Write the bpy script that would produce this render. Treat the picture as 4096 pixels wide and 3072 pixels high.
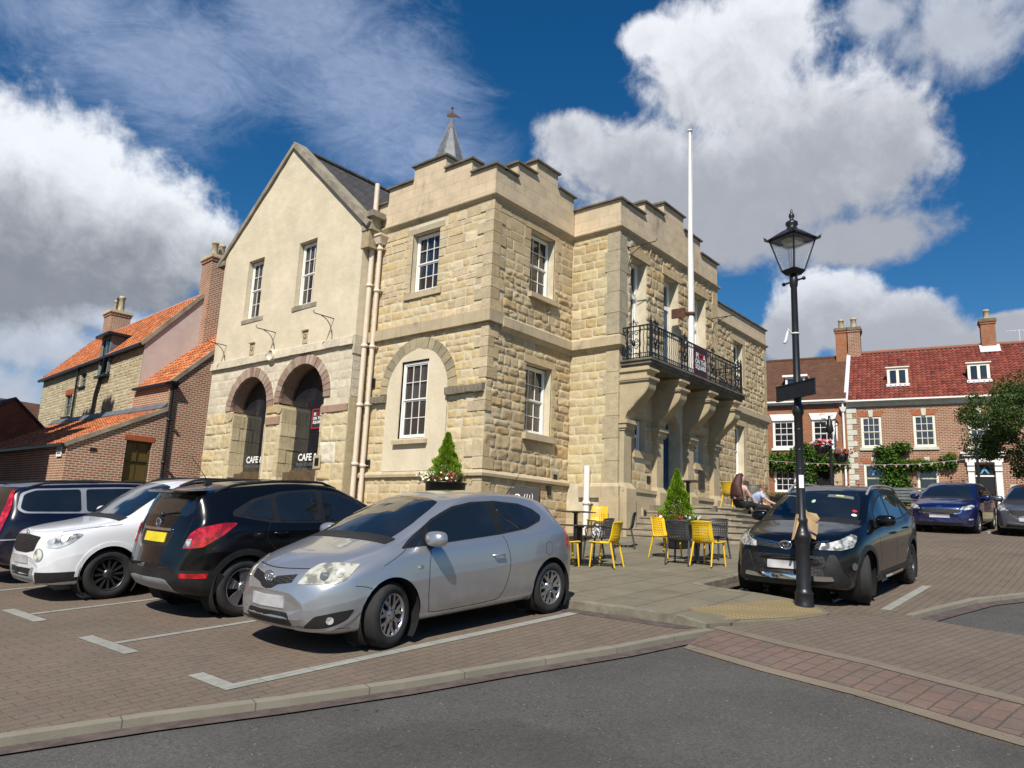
import bpy, math, random
import numpy as np
from mathutils import Vector, Matrix, noise
from mathutils.geometry import tessellate_polygon, delaunay_2d_cdt
from mathutils.bvhtree import BVHTree

for _o in list(bpy.data.objects): bpy.data.objects.remove(_o)
SC = bpy.context.scene
COL = SC.collection
rad = math.radians

# ------------------------------------------------------------------ camera, sky, sun, exposure
cam_d = bpy.data.cameras.new('camera'); cam = bpy.data.objects.new('camera', cam_d); COL.objects.link(cam)
SC.camera = cam
cam_d.sensor_width = 36.0; cam_d.lens = 3000.0 / 4096.0 * 36.0; cam_d.clip_start = .05; cam_d.clip_end = 4000
_p, _r, _h = rad(11.12), rad(2.37), rad(39.7)
_fwd = Vector((math.cos(_h) * math.cos(_p), math.sin(_h) * math.cos(_p), math.sin(_p)))
_rt0 = Vector((math.sin(_h), -math.cos(_h), 0)); _up0 = _rt0.cross(_fwd)
_rt = _rt0 * math.cos(_r) + _up0 * math.sin(_r); _up = _up0 * math.cos(_r) - _rt0 * math.sin(_r)
_m = Matrix((_rt, _up, -_fwd)).transposed().to_4x4(); _m.translation = Vector((0, 0, 1.6))
cam.matrix_world = _m

SUN_EL = 47.0
SUN_DIR = Vector((-.89 * math.cos(rad(SUN_EL)), -.456 * math.cos(rad(SUN_EL)), math.sin(rad(SUN_EL)))).normalized()
W = bpy.data.worlds.new('World'); SC.world = W; W.use_nodes = True
def build_world():
    nt = W.node_tree; nt.nodes.clear(); N = nt.nodes; L = nt.links
    out = N.new('ShaderNodeOutputWorld'); bg = N.new('ShaderNodeBackground'); L.new(bg.outputs[0], out.inputs[0])
    bg.inputs[1].default_value = 0.1
    sky = N.new('ShaderNodeTexSky'); sky.sky_type = 'NISHITA'; sky.sun_disc = False
    sky.sun_elevation = rad(SUN_EL); sky.sun_rotation = math.atan2(SUN_DIR.x, SUN_DIR.y)
    sky.altitude = 100; sky.air_density = 1.0; sky.dust_density = .35; sky.ozone_density = 3.5
    tc = N.new('ShaderNodeTexCoord')
    def M(op, a, b=None, c=None, clamp=False):
        n = N.new('ShaderNodeMath'); n.operation = op; n.use_clamp = clamp
        for i, v in enumerate((a, b, c)):
            if v is None: continue
            if isinstance(v, (int, float)): n.inputs[i].default_value = v
            else: L.new(v, n.inputs[i])
        return n.outputs[0]
    sep = N.new('ShaderNodeSeparateXYZ'); L.new(tc.outputs['Generated'], sep.inputs[0])
    x, y, z = sep.outputs
    az = M('MULTIPLY', M('SUBTRACT', M('ARCTAN2', y, x), rad(39.7)), -57.2958)      # degrees, to the right of the square's axis
    el = M('MULTIPLY', M('ARCSINE', z), 57.2958)
    comb = N.new('ShaderNodeCombineXYZ'); L.new(az, comb.inputs[0]); L.new(el, comb.inputs[1])
    def noise_(scale, det, rough, off=(0, 0, 0), dist=0., sx=1., sy=1.):
        mp = N.new('ShaderNodeMapping'); L.new(comb.outputs[0], mp.inputs[0]); mp.inputs['Location'].default_value = off
        mp.inputs['Scale'].default_value = (sx, sy, 1)
        n = N.new('ShaderNodeTexNoise'); n.inputs['Scale'].default_value = scale; n.inputs['Detail'].default_value = det
        n.inputs['Roughness'].default_value = rough; n.inputs['Distortion'].default_value = dist
        L.new(mp.outputs[0], n.inputs['Vector']); return n.outputs[0]
    def lobes(lst):
        acc = None
        for (ca, ce, ra, re) in lst:
            u = M('DIVIDE', M('SUBTRACT', az, ca), ra); v = M('DIVIDE', M('SUBTRACT', el, ce), re)
            d = M('SUBTRACT', 1.0, M('SQRT', M('ADD', M('MULTIPLY', u, u), M('MULTIPLY', v, v))))
            acc = d if acc is None else M('SMOOTH_MAX', acc, d, .25)
        return acc
    def sstep(v, a, b):
        n = N.new('ShaderNodeMapRange'); n.interpolation_type = 'SMOOTHSTEP'
        n.inputs['From Min'].default_value = a; n.inputs['From Max'].default_value = b; L.new(v, n.inputs['Value']); return n.outputs[0]
    def rgbmix(f, a, b):
        n = N.new('ShaderNodeMix'); n.data_type = 'RGBA'
        for s, v in ((n.inputs['Factor'], f), (n.inputs['A'], a), (n.inputs['B'], b)):
            if isinstance(v, tuple): s.default_value = v
            elif isinstance(v, (int, float)): s.default_value = v
            else: L.new(v, s)
        return n.outputs['Result']
    hs = N.new('ShaderNodeHueSaturation'); hs.inputs['Saturation'].default_value = SKY_SAT; hs.inputs['Value'].default_value = SKY_VAL
    L.new(sky.outputs[0], hs.inputs['Color']); col = hs.outputs[0]
    big = noise_(.16, 8, .58, (3, 7, 0), .3); fine = noise_(.55, 6, .62, (11, 2, 0))
    mid = noise_(.30, 7, .60, (5, 13, 0), .6)
    nz = M('ADD', M('ADD', M('MULTIPLY', M('SUBTRACT', big, .5), 1.9), M('MULTIPLY', M('SUBTRACT', mid, .5), 1.5)), M('MULTIPLY', M('SUBTRACT', fine, .5), 1.0))
    # thin high veil
    veil = lobes(VEIL); wisp = noise_(.09, 9, .7, (20, 5, 0), 1.2, 1.0, 2.2); wf = noise_(.8, 5, .6, (1, 1, 0), .8, 1.0, 2.0)
    vm = M('MULTIPLY', sstep(M('ADD', veil, M('MULTIPLY', M('SUBTRACT', wisp, .5), 1.6)), -.05, .9), M('ADD', .45, M('MULTIPLY', wf, .55)), clamp=True)
    col = rgbmix(M('MULTIPLY', vm, .62), col, CLOUD_VEIL)
    for (ls, base, hgt, lo, hi, soft, amp) in CLOUDS:
        f = lobes(ls); F = M('ADD', f, M('MULTIPLY', nz, amp))
        m = sstep(F, 0.0, soft)
        sh = M('ADD', M('DIVIDE', M('SUBTRACT', el, base), hgt), M('ADD', M('MULTIPLY', M('SUBTRACT', mid, .5), .7), M('MULTIPLY', M('SUBTRACT', fine, .5), .35)))
        shd = sstep(M('SUBTRACT', sh, M('MULTIPLY', f, .35)), .0, .95)
        shd = M('ADD', M('MULTIPLY', shd, .85), M('MULTIPLY', fine, .12), clamp=True)
        cc = rgbmix(shd, lo, hi)
        col = rgbmix(m, col, cc)
    L.new(col, bg.inputs[0])
SKY_SAT, SKY_VAL = 1.36, .74
CLOUD_VEIL = (4.6, 5.4, 7.2, 1)
VEIL = [(-22, 40, 14, 10), (-10, 34, 14, 9), (2, 26, 10, 8), (-16, 24, 12, 5)]
CLOUDS = []
def px_azel(px, py):
    u, v = (px - 2048) / 3000.0, (1536 - py) / 3000.0
    d = (_fwd + _rt * u + _up * v).normalized()
    return -(math.degrees(math.atan2(d.y, d.x)) - 39.7), math.degrees(math.asin(d.z))
# cumulus lobes: (azimuth right of the square's axis, elevation, radii) in degrees, read off the sky
def LB(lst): return [(*px_azel(x, y), rx / 52., ry / 52.) for (x, y, rx, ry) in lst]
VEIL[:] = LB([(700, 250, 620, 330), (1500, 350, 600, 380), (1200, 60, 500, 300), (1750, 620, 420, 240), (300, 60, 420, 200)])
CLOUDS.append((LB([(3850, 120, 440, 200), (3500, 60, 240, 130)]), 20, 24, (3.6, 3.9, 4.6, 1), (5.2, 5.7, 6.6, 1), .8, .6))
CLOUDS.append((LB([(100, 820, 520, 430), (560, 960, 380, 300), (-200, 900, 600, 520), (850, 1010, 170, 150)]), px_azel(300, 1240)[1], 9.0, (1.9, 2.1, 2.5, 1), (7.9, 8.2, 8.7, 1), .36, .40))
CLOUDS.append((LB([(2780, 760, 620, 280), (2500, 640, 400, 190), (3200, 620, 520, 390), (2880, 280, 420, 300), (2600, 150, 170, 90), (3050, 140, 360, 230), (3540, 560, 220, 290), (2900, 930, 380, 150), (3450, 960, 330, 130), (2300, 540, 200, 110)]), px_azel(3000, 1060)[1], 17., (3.1, 3.3, 3.8, 1), (7.6, 7.8, 8.3, 1), .46, .46))
CLOUDS.append((LB([(3330, 1240, 240, 170), (3180, 1330, 150, 130), (3600, 1330, 260, 170), (3850, 1400, 200, 70), (4040, 1310, 120, 70)]), px_azel(3400, 1420)[1], 6.5, (3.3, 3.5, 4.0, 1), (7.0, 7.3, 7.9, 1), .26, .34))
CLOUDS.append((LB([(150, 1390, 420, 120), (-100, 1560, 420, 160), (520, 1300, 200, 60)]), px_azel(150, 1600)[1], 7, (4.0, 4.4, 5.2, 1), (5.6, 6.1, 7.0, 1), .9, .6))
build_world()
sd = bpy.data.lights.new('sun', 'SUN'); sd.energy = 5.0; sd.angle = rad(.53); sd.color = (1.0, .94, .84)
sun = bpy.data.objects.new('sun', sd); COL.objects.link(sun)
sun.rotation_euler = (-SUN_DIR).to_track_quat('-Z', 'Y').to_euler()
SC.view_settings.view_transform = 'Standard'; SC.view_settings.look = 'None'
SC.view_settings.exposure = 0.28; SC.view_settings.gamma = 1.0
SC.render.engine = 'CYCLES'

# ------------------------------------------------------------------ helpers
RND = random.Random(7)
def tag(o, label=None, cat=None, group=None, kind=None):
    if label: o['label'] = label
    if cat: o['category'] = cat
    if group: o['group'] = group
    if kind: o['kind'] = kind
    return o
def thing(name, label, cat, loc=(0, 0, 0), rz=0., group=None, rot=None):
    o = bpy.data.objects.new(name, None); COL.objects.link(o); o.empty_display_size = .3
    o.location = loc; o.rotation_euler = rot if rot is not None else (0, 0, rz)
    return tag(o, label, cat, group)
def copy_tree(o, parent=None):
    c = o.copy(); COL.objects.link(c)
    if parent is not None: c.parent = parent
    for ch in list(o.children): copy_tree(ch, c)
    return c
class MB:
    def __init__(s): s.v = []; s.f = []; s.m = []; s.sm = []; s.c = []; s.col = (1, 1, 1)
    def add(s, vs, fs, smooth=False, mi=0, col=None):
        b = len(s.v); s.v.extend([tuple(v) for v in vs]); c = col or s.col
        for f in fs:
            s.f.append([i + b for i in f]); s.sm.append(smooth); s.m.append(mi); s.c.append(c)
        return s
    def box(s, a, b, mi=0, col=None):
        x0, y0, z0 = [min(p, q) for p, q in zip(a, b)]; x1, y1, z1 = [max(p, q) for p, q in zip(a, b)]
        return s.add([(x0, y0, z0), (x1, y0, z0), (x1, y1, z0), (x0, y1, z0), (x0, y0, z1), (x1, y0, z1), (x1, y1, z1), (x0, y1, z1)],
                     [(0, 3, 2, 1), (4, 5, 6, 7), (0, 1, 5, 4), (1, 2, 6, 5), (2, 3, 7, 6), (3, 0, 4, 7)], mi=mi, col=col)
    def hexa(s, p, mi=0, col=None):   # 8 points, bottom ring then top ring
        return s.add(p, [(0, 3, 2, 1), (4, 5, 6, 7), (0, 1, 5, 4), (1, 2, 6, 5), (2, 3, 7, 6), (3, 0, 4, 7)], mi=mi, col=col)
    def prism(s, poly, fr, d0, d1, mi=0, col=None, smooth=False):   # poly in (u,z) extruded between depths
        n = len(poly); vs = [fr(u, z, d0) for u, z in poly] + [fr(u, z, d1) for u, z in poly]
        s.add(vs, [tuple(range(n)), tuple(range(2 * n - 1, n - 1, -1))], mi=mi, col=col)
        s.add(vs, [(i, i + n, (i + 1) % n + n, (i + 1) % n) for i in range(n)], smooth, mi, col); return s
    def cyl(s, p0, p1, r0, r1=None, n=12, caps=True, smooth=True, mi=0, col=None):
        r1 = r0 if r1 is None else r1; p0, p1 = Vector(p0), Vector(p1); d = (p1 - p0).normalized()
        a = d.orthogonal().normalized(); b = d.cross(a)
        vs = []
        for p, r in ((p0, r0), (p1, r1)):
            for i in range(n):
                t = 2 * math.pi * i / n; vs.append(p + (a * math.cos(t) + b * math.sin(t)) * r)
        s.add(vs, [(i, (i + 1) % n, (i + 1) % n + n, i + n) for i in range(n)], smooth, mi, col)
        if caps: s.add(vs, [tuple(range(n - 1, -1, -1)), tuple(range(n, 2 * n))], False, mi, col)
        return s
    def tube(s, pts, r, n=6, mi=0, col=None):
        pts = [Vector(p) for p in pts]; rs = r if isinstance(r, (list, tuple)) else [r] * len(pts)
        rings = []; a = None
        for i, p in enumerate(pts):
            d = (pts[min(i + 1, len(pts) - 1)] - pts[max(i - 1, 0)])
            d = d.normalized() if d.length > 1e-9 else Vector((0, 0, 1))
            if a is None: a = d.orthogonal().normalized()
            else:
                a = a - d * a.dot(d); a = a.normalized() if a.length > 1e-6 else d.orthogonal().normalized()
            b = d.cross(a); rings.append([p + (a * math.cos(2 * math.pi * k / n) + b * math.sin(2 * math.pi * k / n)) * rs[i] for k in range(n)])
        vs = [q for rg in rings for q in rg]; fs = []
        for i in range(len(pts) - 1):
            for k in range(n): fs.append((i * n + k, i * n + (k + 1) % n, (i + 1) * n + (k + 1) % n, (i + 1) * n + k))
        s.add(vs, fs, True, mi, col); m = len(pts) - 1
        s.add(vs, [tuple(range(n - 1, -1, -1)), tuple(m * n + k for k in range(n))], False, mi, col); return s
    def lathe(s, prof, c=(0, 0, 0), n=20, ax='z', mi=0, col=None, smooth=True, caps=True):   # prof: (r, h)
        vs = []
        for r, h in prof:
            for i in range(n):
                t = 2 * math.pi * i / n; ct, st = math.cos(t) * r, math.sin(t) * r
                vs.append((c[0] + ct, c[1] + st, c[2] + h) if ax == 'z' else ((c[0] + ct, c[1] + h, c[2] + st) if ax == 'y' else (c[0] + h, c[1] + ct, c[2] + st)))
        fs = [(j * n + i, j * n + (i + 1) % n, (j + 1) * n + (i + 1) % n, (j + 1) * n + i) for j in range(len(prof) - 1) for i in range(n)]
        s.add(vs, fs, smooth, mi, col)
        if caps: s.add(vs, [tuple(range(n - 1, -1, -1)), tuple((len(prof) - 1) * n + i for i in range(n))], False, mi, col)
        return s
    def ball(s, c, r, n=10, mi=0, col=None, sc=(1, 1, 1)):
        vs = []; fs = []; m = max(4, n // 2 + 1)
        for j in range(m + 1):
            p = math.pi * j / m
            for i in range(n):
                t = 2 * math.pi * i / n
                vs.append((c[0] + r * sc[0] * math.sin(p) * math.cos(t), c[1] + r * sc[1] * math.sin(p) * math.sin(t), c[2] + r * sc[2] * math.cos(p)))
        for j in range(m):
            for i in range(n): fs.append((j * n + i, (j + 1) * n + i, (j + 1) * n + (i + 1) % n, j * n + (i + 1) % n))
        return s.add(vs, fs, True, mi, col)
    def openrev(s, line, fr, d0, d1, col=None):
        n = len(line); vs = [fr(u, z, d0) for u, z in line] + [fr(u, z, d1) for u, z in line]
        return s.add(vs, [(i, i + 1, i + 1 + n, i + n) for i in range(n - 1)], True, 0, col)
    def polyf(s, outer, holes, fr, d=0., mi=0, col=None):   # flat face with holes in (u,z)
        loops = [outer] + list(holes); pts = [p for l in loops for p in l]
        tris = tessellate_polygon([[Vector((u, z, 0)) for u, z in l] for l in loops])
        vs = [fr(u, z, d) for u, z in pts]; fs = []
        nrm = Vector(fr(0, 0, -1)) - Vector(fr(0, 0, 0))
        for t in tris:
            t = tuple(t); a, b, c = [Vector(vs[i]) for i in t]
            if (b - a).cross(c - a).dot(nrm) < 0: t = t[::-1]
            fs.append(t)
        return s.add(vs, fs, mi=mi, col=col)
    def reveal(s, loop, fr, d0, d1, mi=0, col=None, smooth=False):
        n = len(loop); vs = [fr(u, z, d0) for u, z in loop] + [fr(u, z, d1) for u, z in loop]
        return s.add(vs, [(i, (i + 1) % n, (i + 1) % n + n, i + n) for i in range(n)], smooth, mi, col)
    def build(s, name, mats, parent=None, off=None, link=True):
        me = bpy.data.meshes.new(name); vs = s.v
        if off is not None: vs = [(v[0] - off[0], v[1] - off[1], v[2] - off[2]) for v in vs]
        me.from_pydata(vs, [], s.f); me.polygons.foreach_set('use_smooth', s.sm)
        mats = mats if isinstance(mats, (list, tuple)) else [mats]
        for m in mats: me.materials.append(m)
        if any(s.m): me.polygons.foreach_set('material_index', s.m)
        if any(c != (1, 1, 1) for c in s.c):
            at = me.color_attributes.new('Col', 'FLOAT_COLOR', 'CORNER'); buf = []
            for f, c in zip(s.f, s.c): buf.extend([c[0], c[1], c[2], 1.0] * len(f))
            at.data.foreach_set('color', buf)
        me.update(); o = bpy.data.objects.new(name, me)
        if link: COL.objects.link(o)
        if parent is not None: o.parent = parent
        return o
def build_split(mb, name, mats, parent=None, off=None, tol=.04):
    """one object per separate cluster of a collected mesh"""
    n = len(mb.v); par = list(range(n))
    def find(a):
        while par[a] != a: par[a] = par[par[a]]; a = par[a]
        return a
    for f in mb.f:
        r = find(f[0])
        for i in f[1:]: par[find(i)] = r
    comp = {}
    for k, f in enumerate(mb.f): comp.setdefault(find(f[0]), []).append(k)
    boxes = []
    for fs in comp.values():
        P = [mb.v[i] for k in fs for i in mb.f[k]]; boxes.append([[min(p[a] for p in P) for a in range(3)], [max(p[a] for p in P) for a in range(3)], fs])
    ch = True
    while ch:
        ch = False; out = []
        for b in boxes:
            for o in out:
                if all(b[0][a] - tol <= o[1][a] and o[0][a] - tol <= b[1][a] for a in range(3)):
                    o[0] = [min(x, y) for x, y in zip(o[0], b[0])]; o[1] = [max(x, y) for x, y in zip(o[1], b[1])]; o[2] = o[2] + b[2]; ch = True; break
            else: out.append(b)
        boxes = out
    res = []
    for b in boxes:
        q = MB(); idx = {}
        for k in sorted(b[2]):
            f = []
            for i in mb.f[k]:
                if i not in idx: idx[i] = len(q.v); q.v.append(mb.v[i])
                f.append(idx[i])
            q.f.append(f); q.sm.append(mb.sm[k]); q.m.append(mb.m[k]); q.c.append(mb.c[k])
        res.append(q.build(name, mats, parent, off))
    return res
def rect(u0, u1, z0, z1): return [(u0, z0), (u1, z0), (u1, z1), (u0, z1)]
def arcpts(cu, cz, r, a0, a1, n): return [(cu + r * math.cos(a0 + (a1 - a0) * i / n), cz + r * math.sin(a0 + (a1 - a0) * i / n)) for i in range(n + 1)]
def bez(p, n=16):
    out = []
    for i in range(n + 1):
        t = i / n; q = [Vector(a) for a in p]
        while len(q) > 1: q = [q[k].lerp(q[k + 1], t) for k in range(len(q) - 1)]
        out.append(tuple(q[0]))
    return out
def catmull(p, k=6, closed=False):
    n = len(p); out = []; P = [Vector(a) for a in p]
    rng = range(n) if closed else range(n - 1)
    for i in rng:
        if closed: a, b, c, d = P[i - 1], P[i], P[(i + 1) % n], P[(i + 2) % n]
        else: a, b, c, d = P[max(i - 1, 0)], P[i], P[i + 1], P[min(i + 2, n - 1)]
        for j in range(k):
            t = j / k; out.append(tuple(.5 * ((2 * b) + (c - a) * t + (2 * a - 5 * b + 4 * c - d) * t * t + (3 * b - a - 3 * c + d) * t ** 3)))
    if not closed: out.append(tuple(P[-1]))
    return out
def text_mesh(txt, size, fr, u, z, d=-.004, align='CENTER', bold=.0, thick=.003):
    """letters as flat shapes with thickness laid on a frame fr(u,z,d); returns (verts, faces)"""
    cu = bpy.data.curves.new('lettering', 'FONT'); cu.body = txt; cu.size = size; cu.align_x = align; cu.offset = bold; cu.resolution_u = 3
    ob = bpy.data.objects.new('lettering', cu); COL.objects.link(ob)
    dg = bpy.context.evaluated_depsgraph_get(); me = ob.evaluated_get(dg).to_mesh()
    vs = [fr(u + v.co.x, z + v.co.y, d) for v in me.vertices]; fs = [tuple(p.vertices) for p in me.polygons]
    ob.evaluated_get(dg).to_mesh_clear(); bpy.data.objects.remove(ob); bpy.data.curves.remove(cu)
    return vs, fs
def G(x, y):
    x = min(max(x, -6), 46); y = min(max(y, -25), 60)
    t = min(max((x - 15) / 7, 0), 1)
    return -.2077 + .0774 * x + .0236 * y + .30 * t * t * (3 - 2 * t)

# ------------------------------------------------------------------ materials
MATS = {}
def newmat(name):
    m = bpy.data.materials.new(name); m.use_nodes = True; nt = m.node_tree
    b = nt.nodes['Principled BSDF']; MATS[name] = m; return m, nt, b
def setp(b, **k):
    names = {'rough': 'Roughness', 'metal': 'Metallic', 'spec': 'Specular IOR Level', 'coat': 'Coat Weight', 'coatr': 'Coat Roughness', 'trans': 'Transmission Weight', 'ior': 'IOR', 'alpha': 'Alpha'}
    for a, v in k.items():
        if a == 'col': b.inputs['Base Color'].default_value = (*v, 1)
        elif a == 'emit': b.inputs['Emission Color'].default_value = (*v[:3], 1); b.inputs['Emission Strength'].default_value = v[3]
        else: b.inputs[names[a]].default_value = v
class NT:
    """tiny node-graph writer"""
    def __init__(s, nt): s.nt = nt; s.N = nt.nodes; s.L = nt.links
    def lk(s, sock, v):
        if v is None: return
        if isinstance(v, (int, float)): sock.default_value = v
        elif isinstance(v, tuple): sock.default_value = v if len(v) == len(sock.default_value) else (*v, 1)
        else: s.L.new(v, sock)
    def math(s, op, a, b=None, c=None, clamp=False):
        n = s.N.new('ShaderNodeMath'); n.operation = op; n.use_clamp = clamp
        for i, v in enumerate((a, b, c)): s.lk(n.inputs[i], v)
        return n.outputs[0]
    def mix(s, f, a, b, mode='MIX'):
        n = s.N.new('ShaderNodeMix'); n.data_type = 'RGBA'; n.blend_type = mode
        s.lk(n.inputs['Factor'], f); s.lk(n.inputs['A'], a); s.lk(n.inputs['B'], b); return n.outputs['Result']
    def noise(s, scale, det=4, rough=.55, vec=None, dist=0., out=0):
        n = s.N.new('ShaderNodeTexNoise'); n.inputs['Scale'].default_value = scale; n.inputs['Detail'].default_value = det
        n.inputs['Roughness'].default_value = rough; n.inputs['Distortion'].default_value = dist
        if vec is not None: s.L.new(vec, n.inputs['Vector'])
        return n.outputs[out]
    def vor(s, scale, vec=None, feat='F1', out=0, rnd=1.):
        n = s.N.new('ShaderNodeTexVoronoi'); n.feature = feat; n.inputs['Scale'].default_value = scale; n.inputs['Randomness'].default_value = rnd
        if vec is not None: s.L.new(vec, n.inputs['Vector'])
        return n.outputs[out]
    def ramp(s, v, stops):
        n = s.N.new('ShaderNodeValToRGB'); e = n.color_ramp.elements
        while len(e) < len(stops): e.new(.5)
        for i, (p, c) in enumerate(stops): e[i].position = p; e[i].color = (*c, 1) if len(c) == 3 else c
        s.L.new(v, n.inputs[0]); return n.outputs[0]
    def rng(s, v, a, b, c=0., d=1., sm=True):
        n = s.N.new('ShaderNodeMapRange'); n.interpolation_type = 'SMOOTHSTEP' if sm else 'LINEAR'
        for k, q in zip(('From Min', 'From Max', 'To Min', 'To Max'), (a, b, c, d)): n.inputs[k].default_value = q
        s.L.new(v, n.inputs['Value']); return n.outputs[0]
    def obj(s): return s.N.new('ShaderNodeTexCoord').outputs['Object']
    def mapping(s, vec, loc=(0, 0, 0), rot=(0, 0, 0), sc=(1, 1, 1)):
        n = s.N.new('ShaderNodeMapping'); s.L.new(vec, n.inputs[0]); n.inputs['Location'].default_value = loc
        n.inputs['Rotation'].default_value = rot; n.inputs['Scale'].default_value = sc; return n.outputs[0]
    def sep(s, v): n = s.N.new('ShaderNodeSeparateXYZ'); s.L.new(v, n.inputs[0]); return n.outputs
    def comb(s, x, y, z=0.):
        n = s.N.new('ShaderNodeCombineXYZ')
        for i, v in enumerate((x, y, z)): s.lk(n.inputs[i], v)
        return n.outputs[0]
    def bump(s, h, strength=.5, dist=.02, nrm=None):
        n = s.N.new('ShaderNodeBump'); n.inputs['Strength'].default_value = strength; n.inputs['Distance'].default_value = dist
        s.L.new(h, n.inputs['Height'])
        if nrm is not None: s.L.new(nrm, n.inputs['Normal'])
        return n.outputs[0]
    def walluv(s):   # (horizontal, vertical) coordinates on any upright or sloping face, in the object's own axes
        tcn = s.N.new('ShaderNodeTexCoord'); p = s.sep(tcn.outputs['Object']); q = s.sep(tcn.outputs['Normal'])
        t = s.math('GREATER_THAN', s.math('ABSOLUTE', q[0]), s.math('ABSOLUTE', q[1]))
        u = s.math('ADD', s.math('MULTIPLY', p[1], t), s.math('MULTIPLY', p[0], s.math('SUBTRACT', 1., t)))
        return s.comb(u, p[2], 0.)
    def brick(s, vec, c1, c2, mortar, w, h, ms=.012, off=.5, smooth=.1, bias=0.):
        n = s.N.new('ShaderNodeTexBrick'); s.L.new(vec, n.inputs['Vector']); n.offset = off
        s.lk(n.inputs['Color1'], c1); s.lk(n.inputs['Color2'], c2); s.lk(n.inputs['Mortar'], mortar)
        n.inputs['Scale'].default_value = 1.; n.inputs['Mortar Size'].default_value = ms; n.inputs['Mortar Smooth'].default_value = smooth
        n.inputs['Bias'].default_value = bias; n.inputs['Brick Width'].default_value = w; n.inputs['Row Height'].default_value = h
        return n.outputs
def plain(name, col, rough=.5, var=.15, scale=6., bump=0., bscale=60., **k):
    m, nt, b = newmat(name); g = NT(nt); setp(b, rough=rough, **k)
    v = g.noise(scale, 5, .6, g.obj())
    c = g.mix(g.math('MULTIPLY', g.rng(v, .3, .7), 1.), tuple(x * (1 - var) for x in col), tuple(min(1, x * (1 + var)) for x in col))
    g.lk(b.inputs['Base Color'], c)
    if bump: g.lk(b.inputs['Normal'], g.bump(g.noise(bscale, 4, .6, g.obj()), .6, bump))
    return m
def m_colattr(name, rough=.9, var=.25, scale=5., bump=.012, bscale=22., stain=0., spec=.25, hue=None):
    m, nt, b = newmat(name); g = NT(nt); setp(b, rough=rough, spec=spec)
    at = g.N.new('ShaderNodeAttribute'); at.attribute_name = 'Col'; o = g.obj()
    v = g.noise(scale, 6, .65, o); f = g.noise(scale * 9, 4, .6, o)
    c = g.mix(1., at.outputs['Color'], g.ramp(v, [(.25, (1 - var,) * 3), (.75, (1 + var * .6,) * 3)]), 'MULTIPLY')
    c = g.mix(1., c, g.ramp(f, [(.3, (.9,) * 3), (.7, (1.06,) * 3)]), 'MULTIPLY')
    if stain:
        sv = g.rng(g.noise(.55, 6, .7, o), .55, .75)
        c = g.mix(g.math('MULTIPLY', sv, stain), c, (.12, .11, .085), 'MIX')
    g.lk(b.inputs['Base Color'], c)
    if bump: g.lk(b.inputs['Normal'], g.bump(g.noise(bscale, 5, .65, o), .8, bump))
    return m
M_STONE = m_colattr('facing_stone', bump=.02, stain=.12)
M_ROOFT = m_colattr('roof_tile', rough=.75, var=.3, scale=7, bump=.004, spec=.3)
M_MORTAR = plain('lime_mortar', (.55, .49, .36), .95, .12, 3, .006)
def m_ashlar(name, c1, c2, mo, w=.62, h=.29, stain=.5, sc=(.13, .12, .10)):
    m, nt, b = newmat(name); g = NT(nt); setp(b, rough=.9, spec=.2); uv = g.walluv(); o = g.obj()
    br = g.brick(uv, c1, c2, mo, w, h, .006, smooth=.3); v = g.noise(2.2, 7, .7, o)
    c = g.mix(1., br[0], g.ramp(v, [(.25, (.8,) * 3), (.75, (1.12,) * 3)]), 'MULTIPLY')
    sv = g.math('MULTIPLY', g.rng(g.noise(1.1, 8, .75, g.mapping(o, (5, 1, 2), (0, 0, 0), (1, 1, .6))), .52, .72), stain)
    c = g.mix(sv, c, sc); g.lk(b.inputs['Base Color'], c)
    hgt = g.math('ADD', g.math('MULTIPLY', br[1], -1.), g.math('MULTIPLY', g.noise(30, 4, .6, o), .5))
    g.lk(b.inputs['Normal'], g.bump(hgt, .6, .01)); return m
M_PARAPET = m_ashlar('parapet_ashlar', (.60, .485, .335), (.53, .43, .295), (.44, .36, .25), stain=.75)
M_DRESSED = m_ashlar('dressed_stone', (.47, .385, .25), (.42, .345, .22), (.42, .36, .25), 1.1, .42, .3)
M_STRING = m_ashlar('weathered_string_stone', (.49, .405, .27), (.44, .36, .24), (.30, .25, .17), .8, 5., .6, (.12, .115, .075))
M_COPING = plain('weathered_coping', (.13, .115, .088), .9, .35, 3, .01, 25)
M_GCOPE = plain('gable_coping_stone', (.25, .22, .165), .9, .3, 2, .01, 25)
M_WPLAST = None
def m_render(name, col, dirt, bumpd=.02):
    m, nt, b = newmat(name); g = NT(nt); setp(b, rough=.95, spec=.15); o = g.obj()
    v = g.noise(.9, 8, .65, o); c = g.mix(g.rng(v, .35, .75), tuple(x * .9 for x in col), tuple(x * 1.07 for x in col))
    d = g.rng(g.noise(1.7, 8, .75, g.mapping(o, (4, 4, 1), (0, 0, 0), (1, 1, .45))), .58, .8)
    c = g.mix(g.math('MULTIPLY', d, .45), c, dirt)
    g.lk(b.inputs['Base Color'], c)
    h = g.math('ADD', g.noise(3.5, 5, .55, o), g.math('MULTIPLY', g.noise(40, 3, .6, o), .12))
    g.lk(b.inputs['Normal'], g.bump(h, .5, bumpd)); return m
M_RENDER = m_render('lime_render', (.64, .56, .41), (.40, .34, .235), .035)
M_PINKREND = m_render('pink_grey_render', (.52, .44, .40), (.40, .34, .30), .02)
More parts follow.
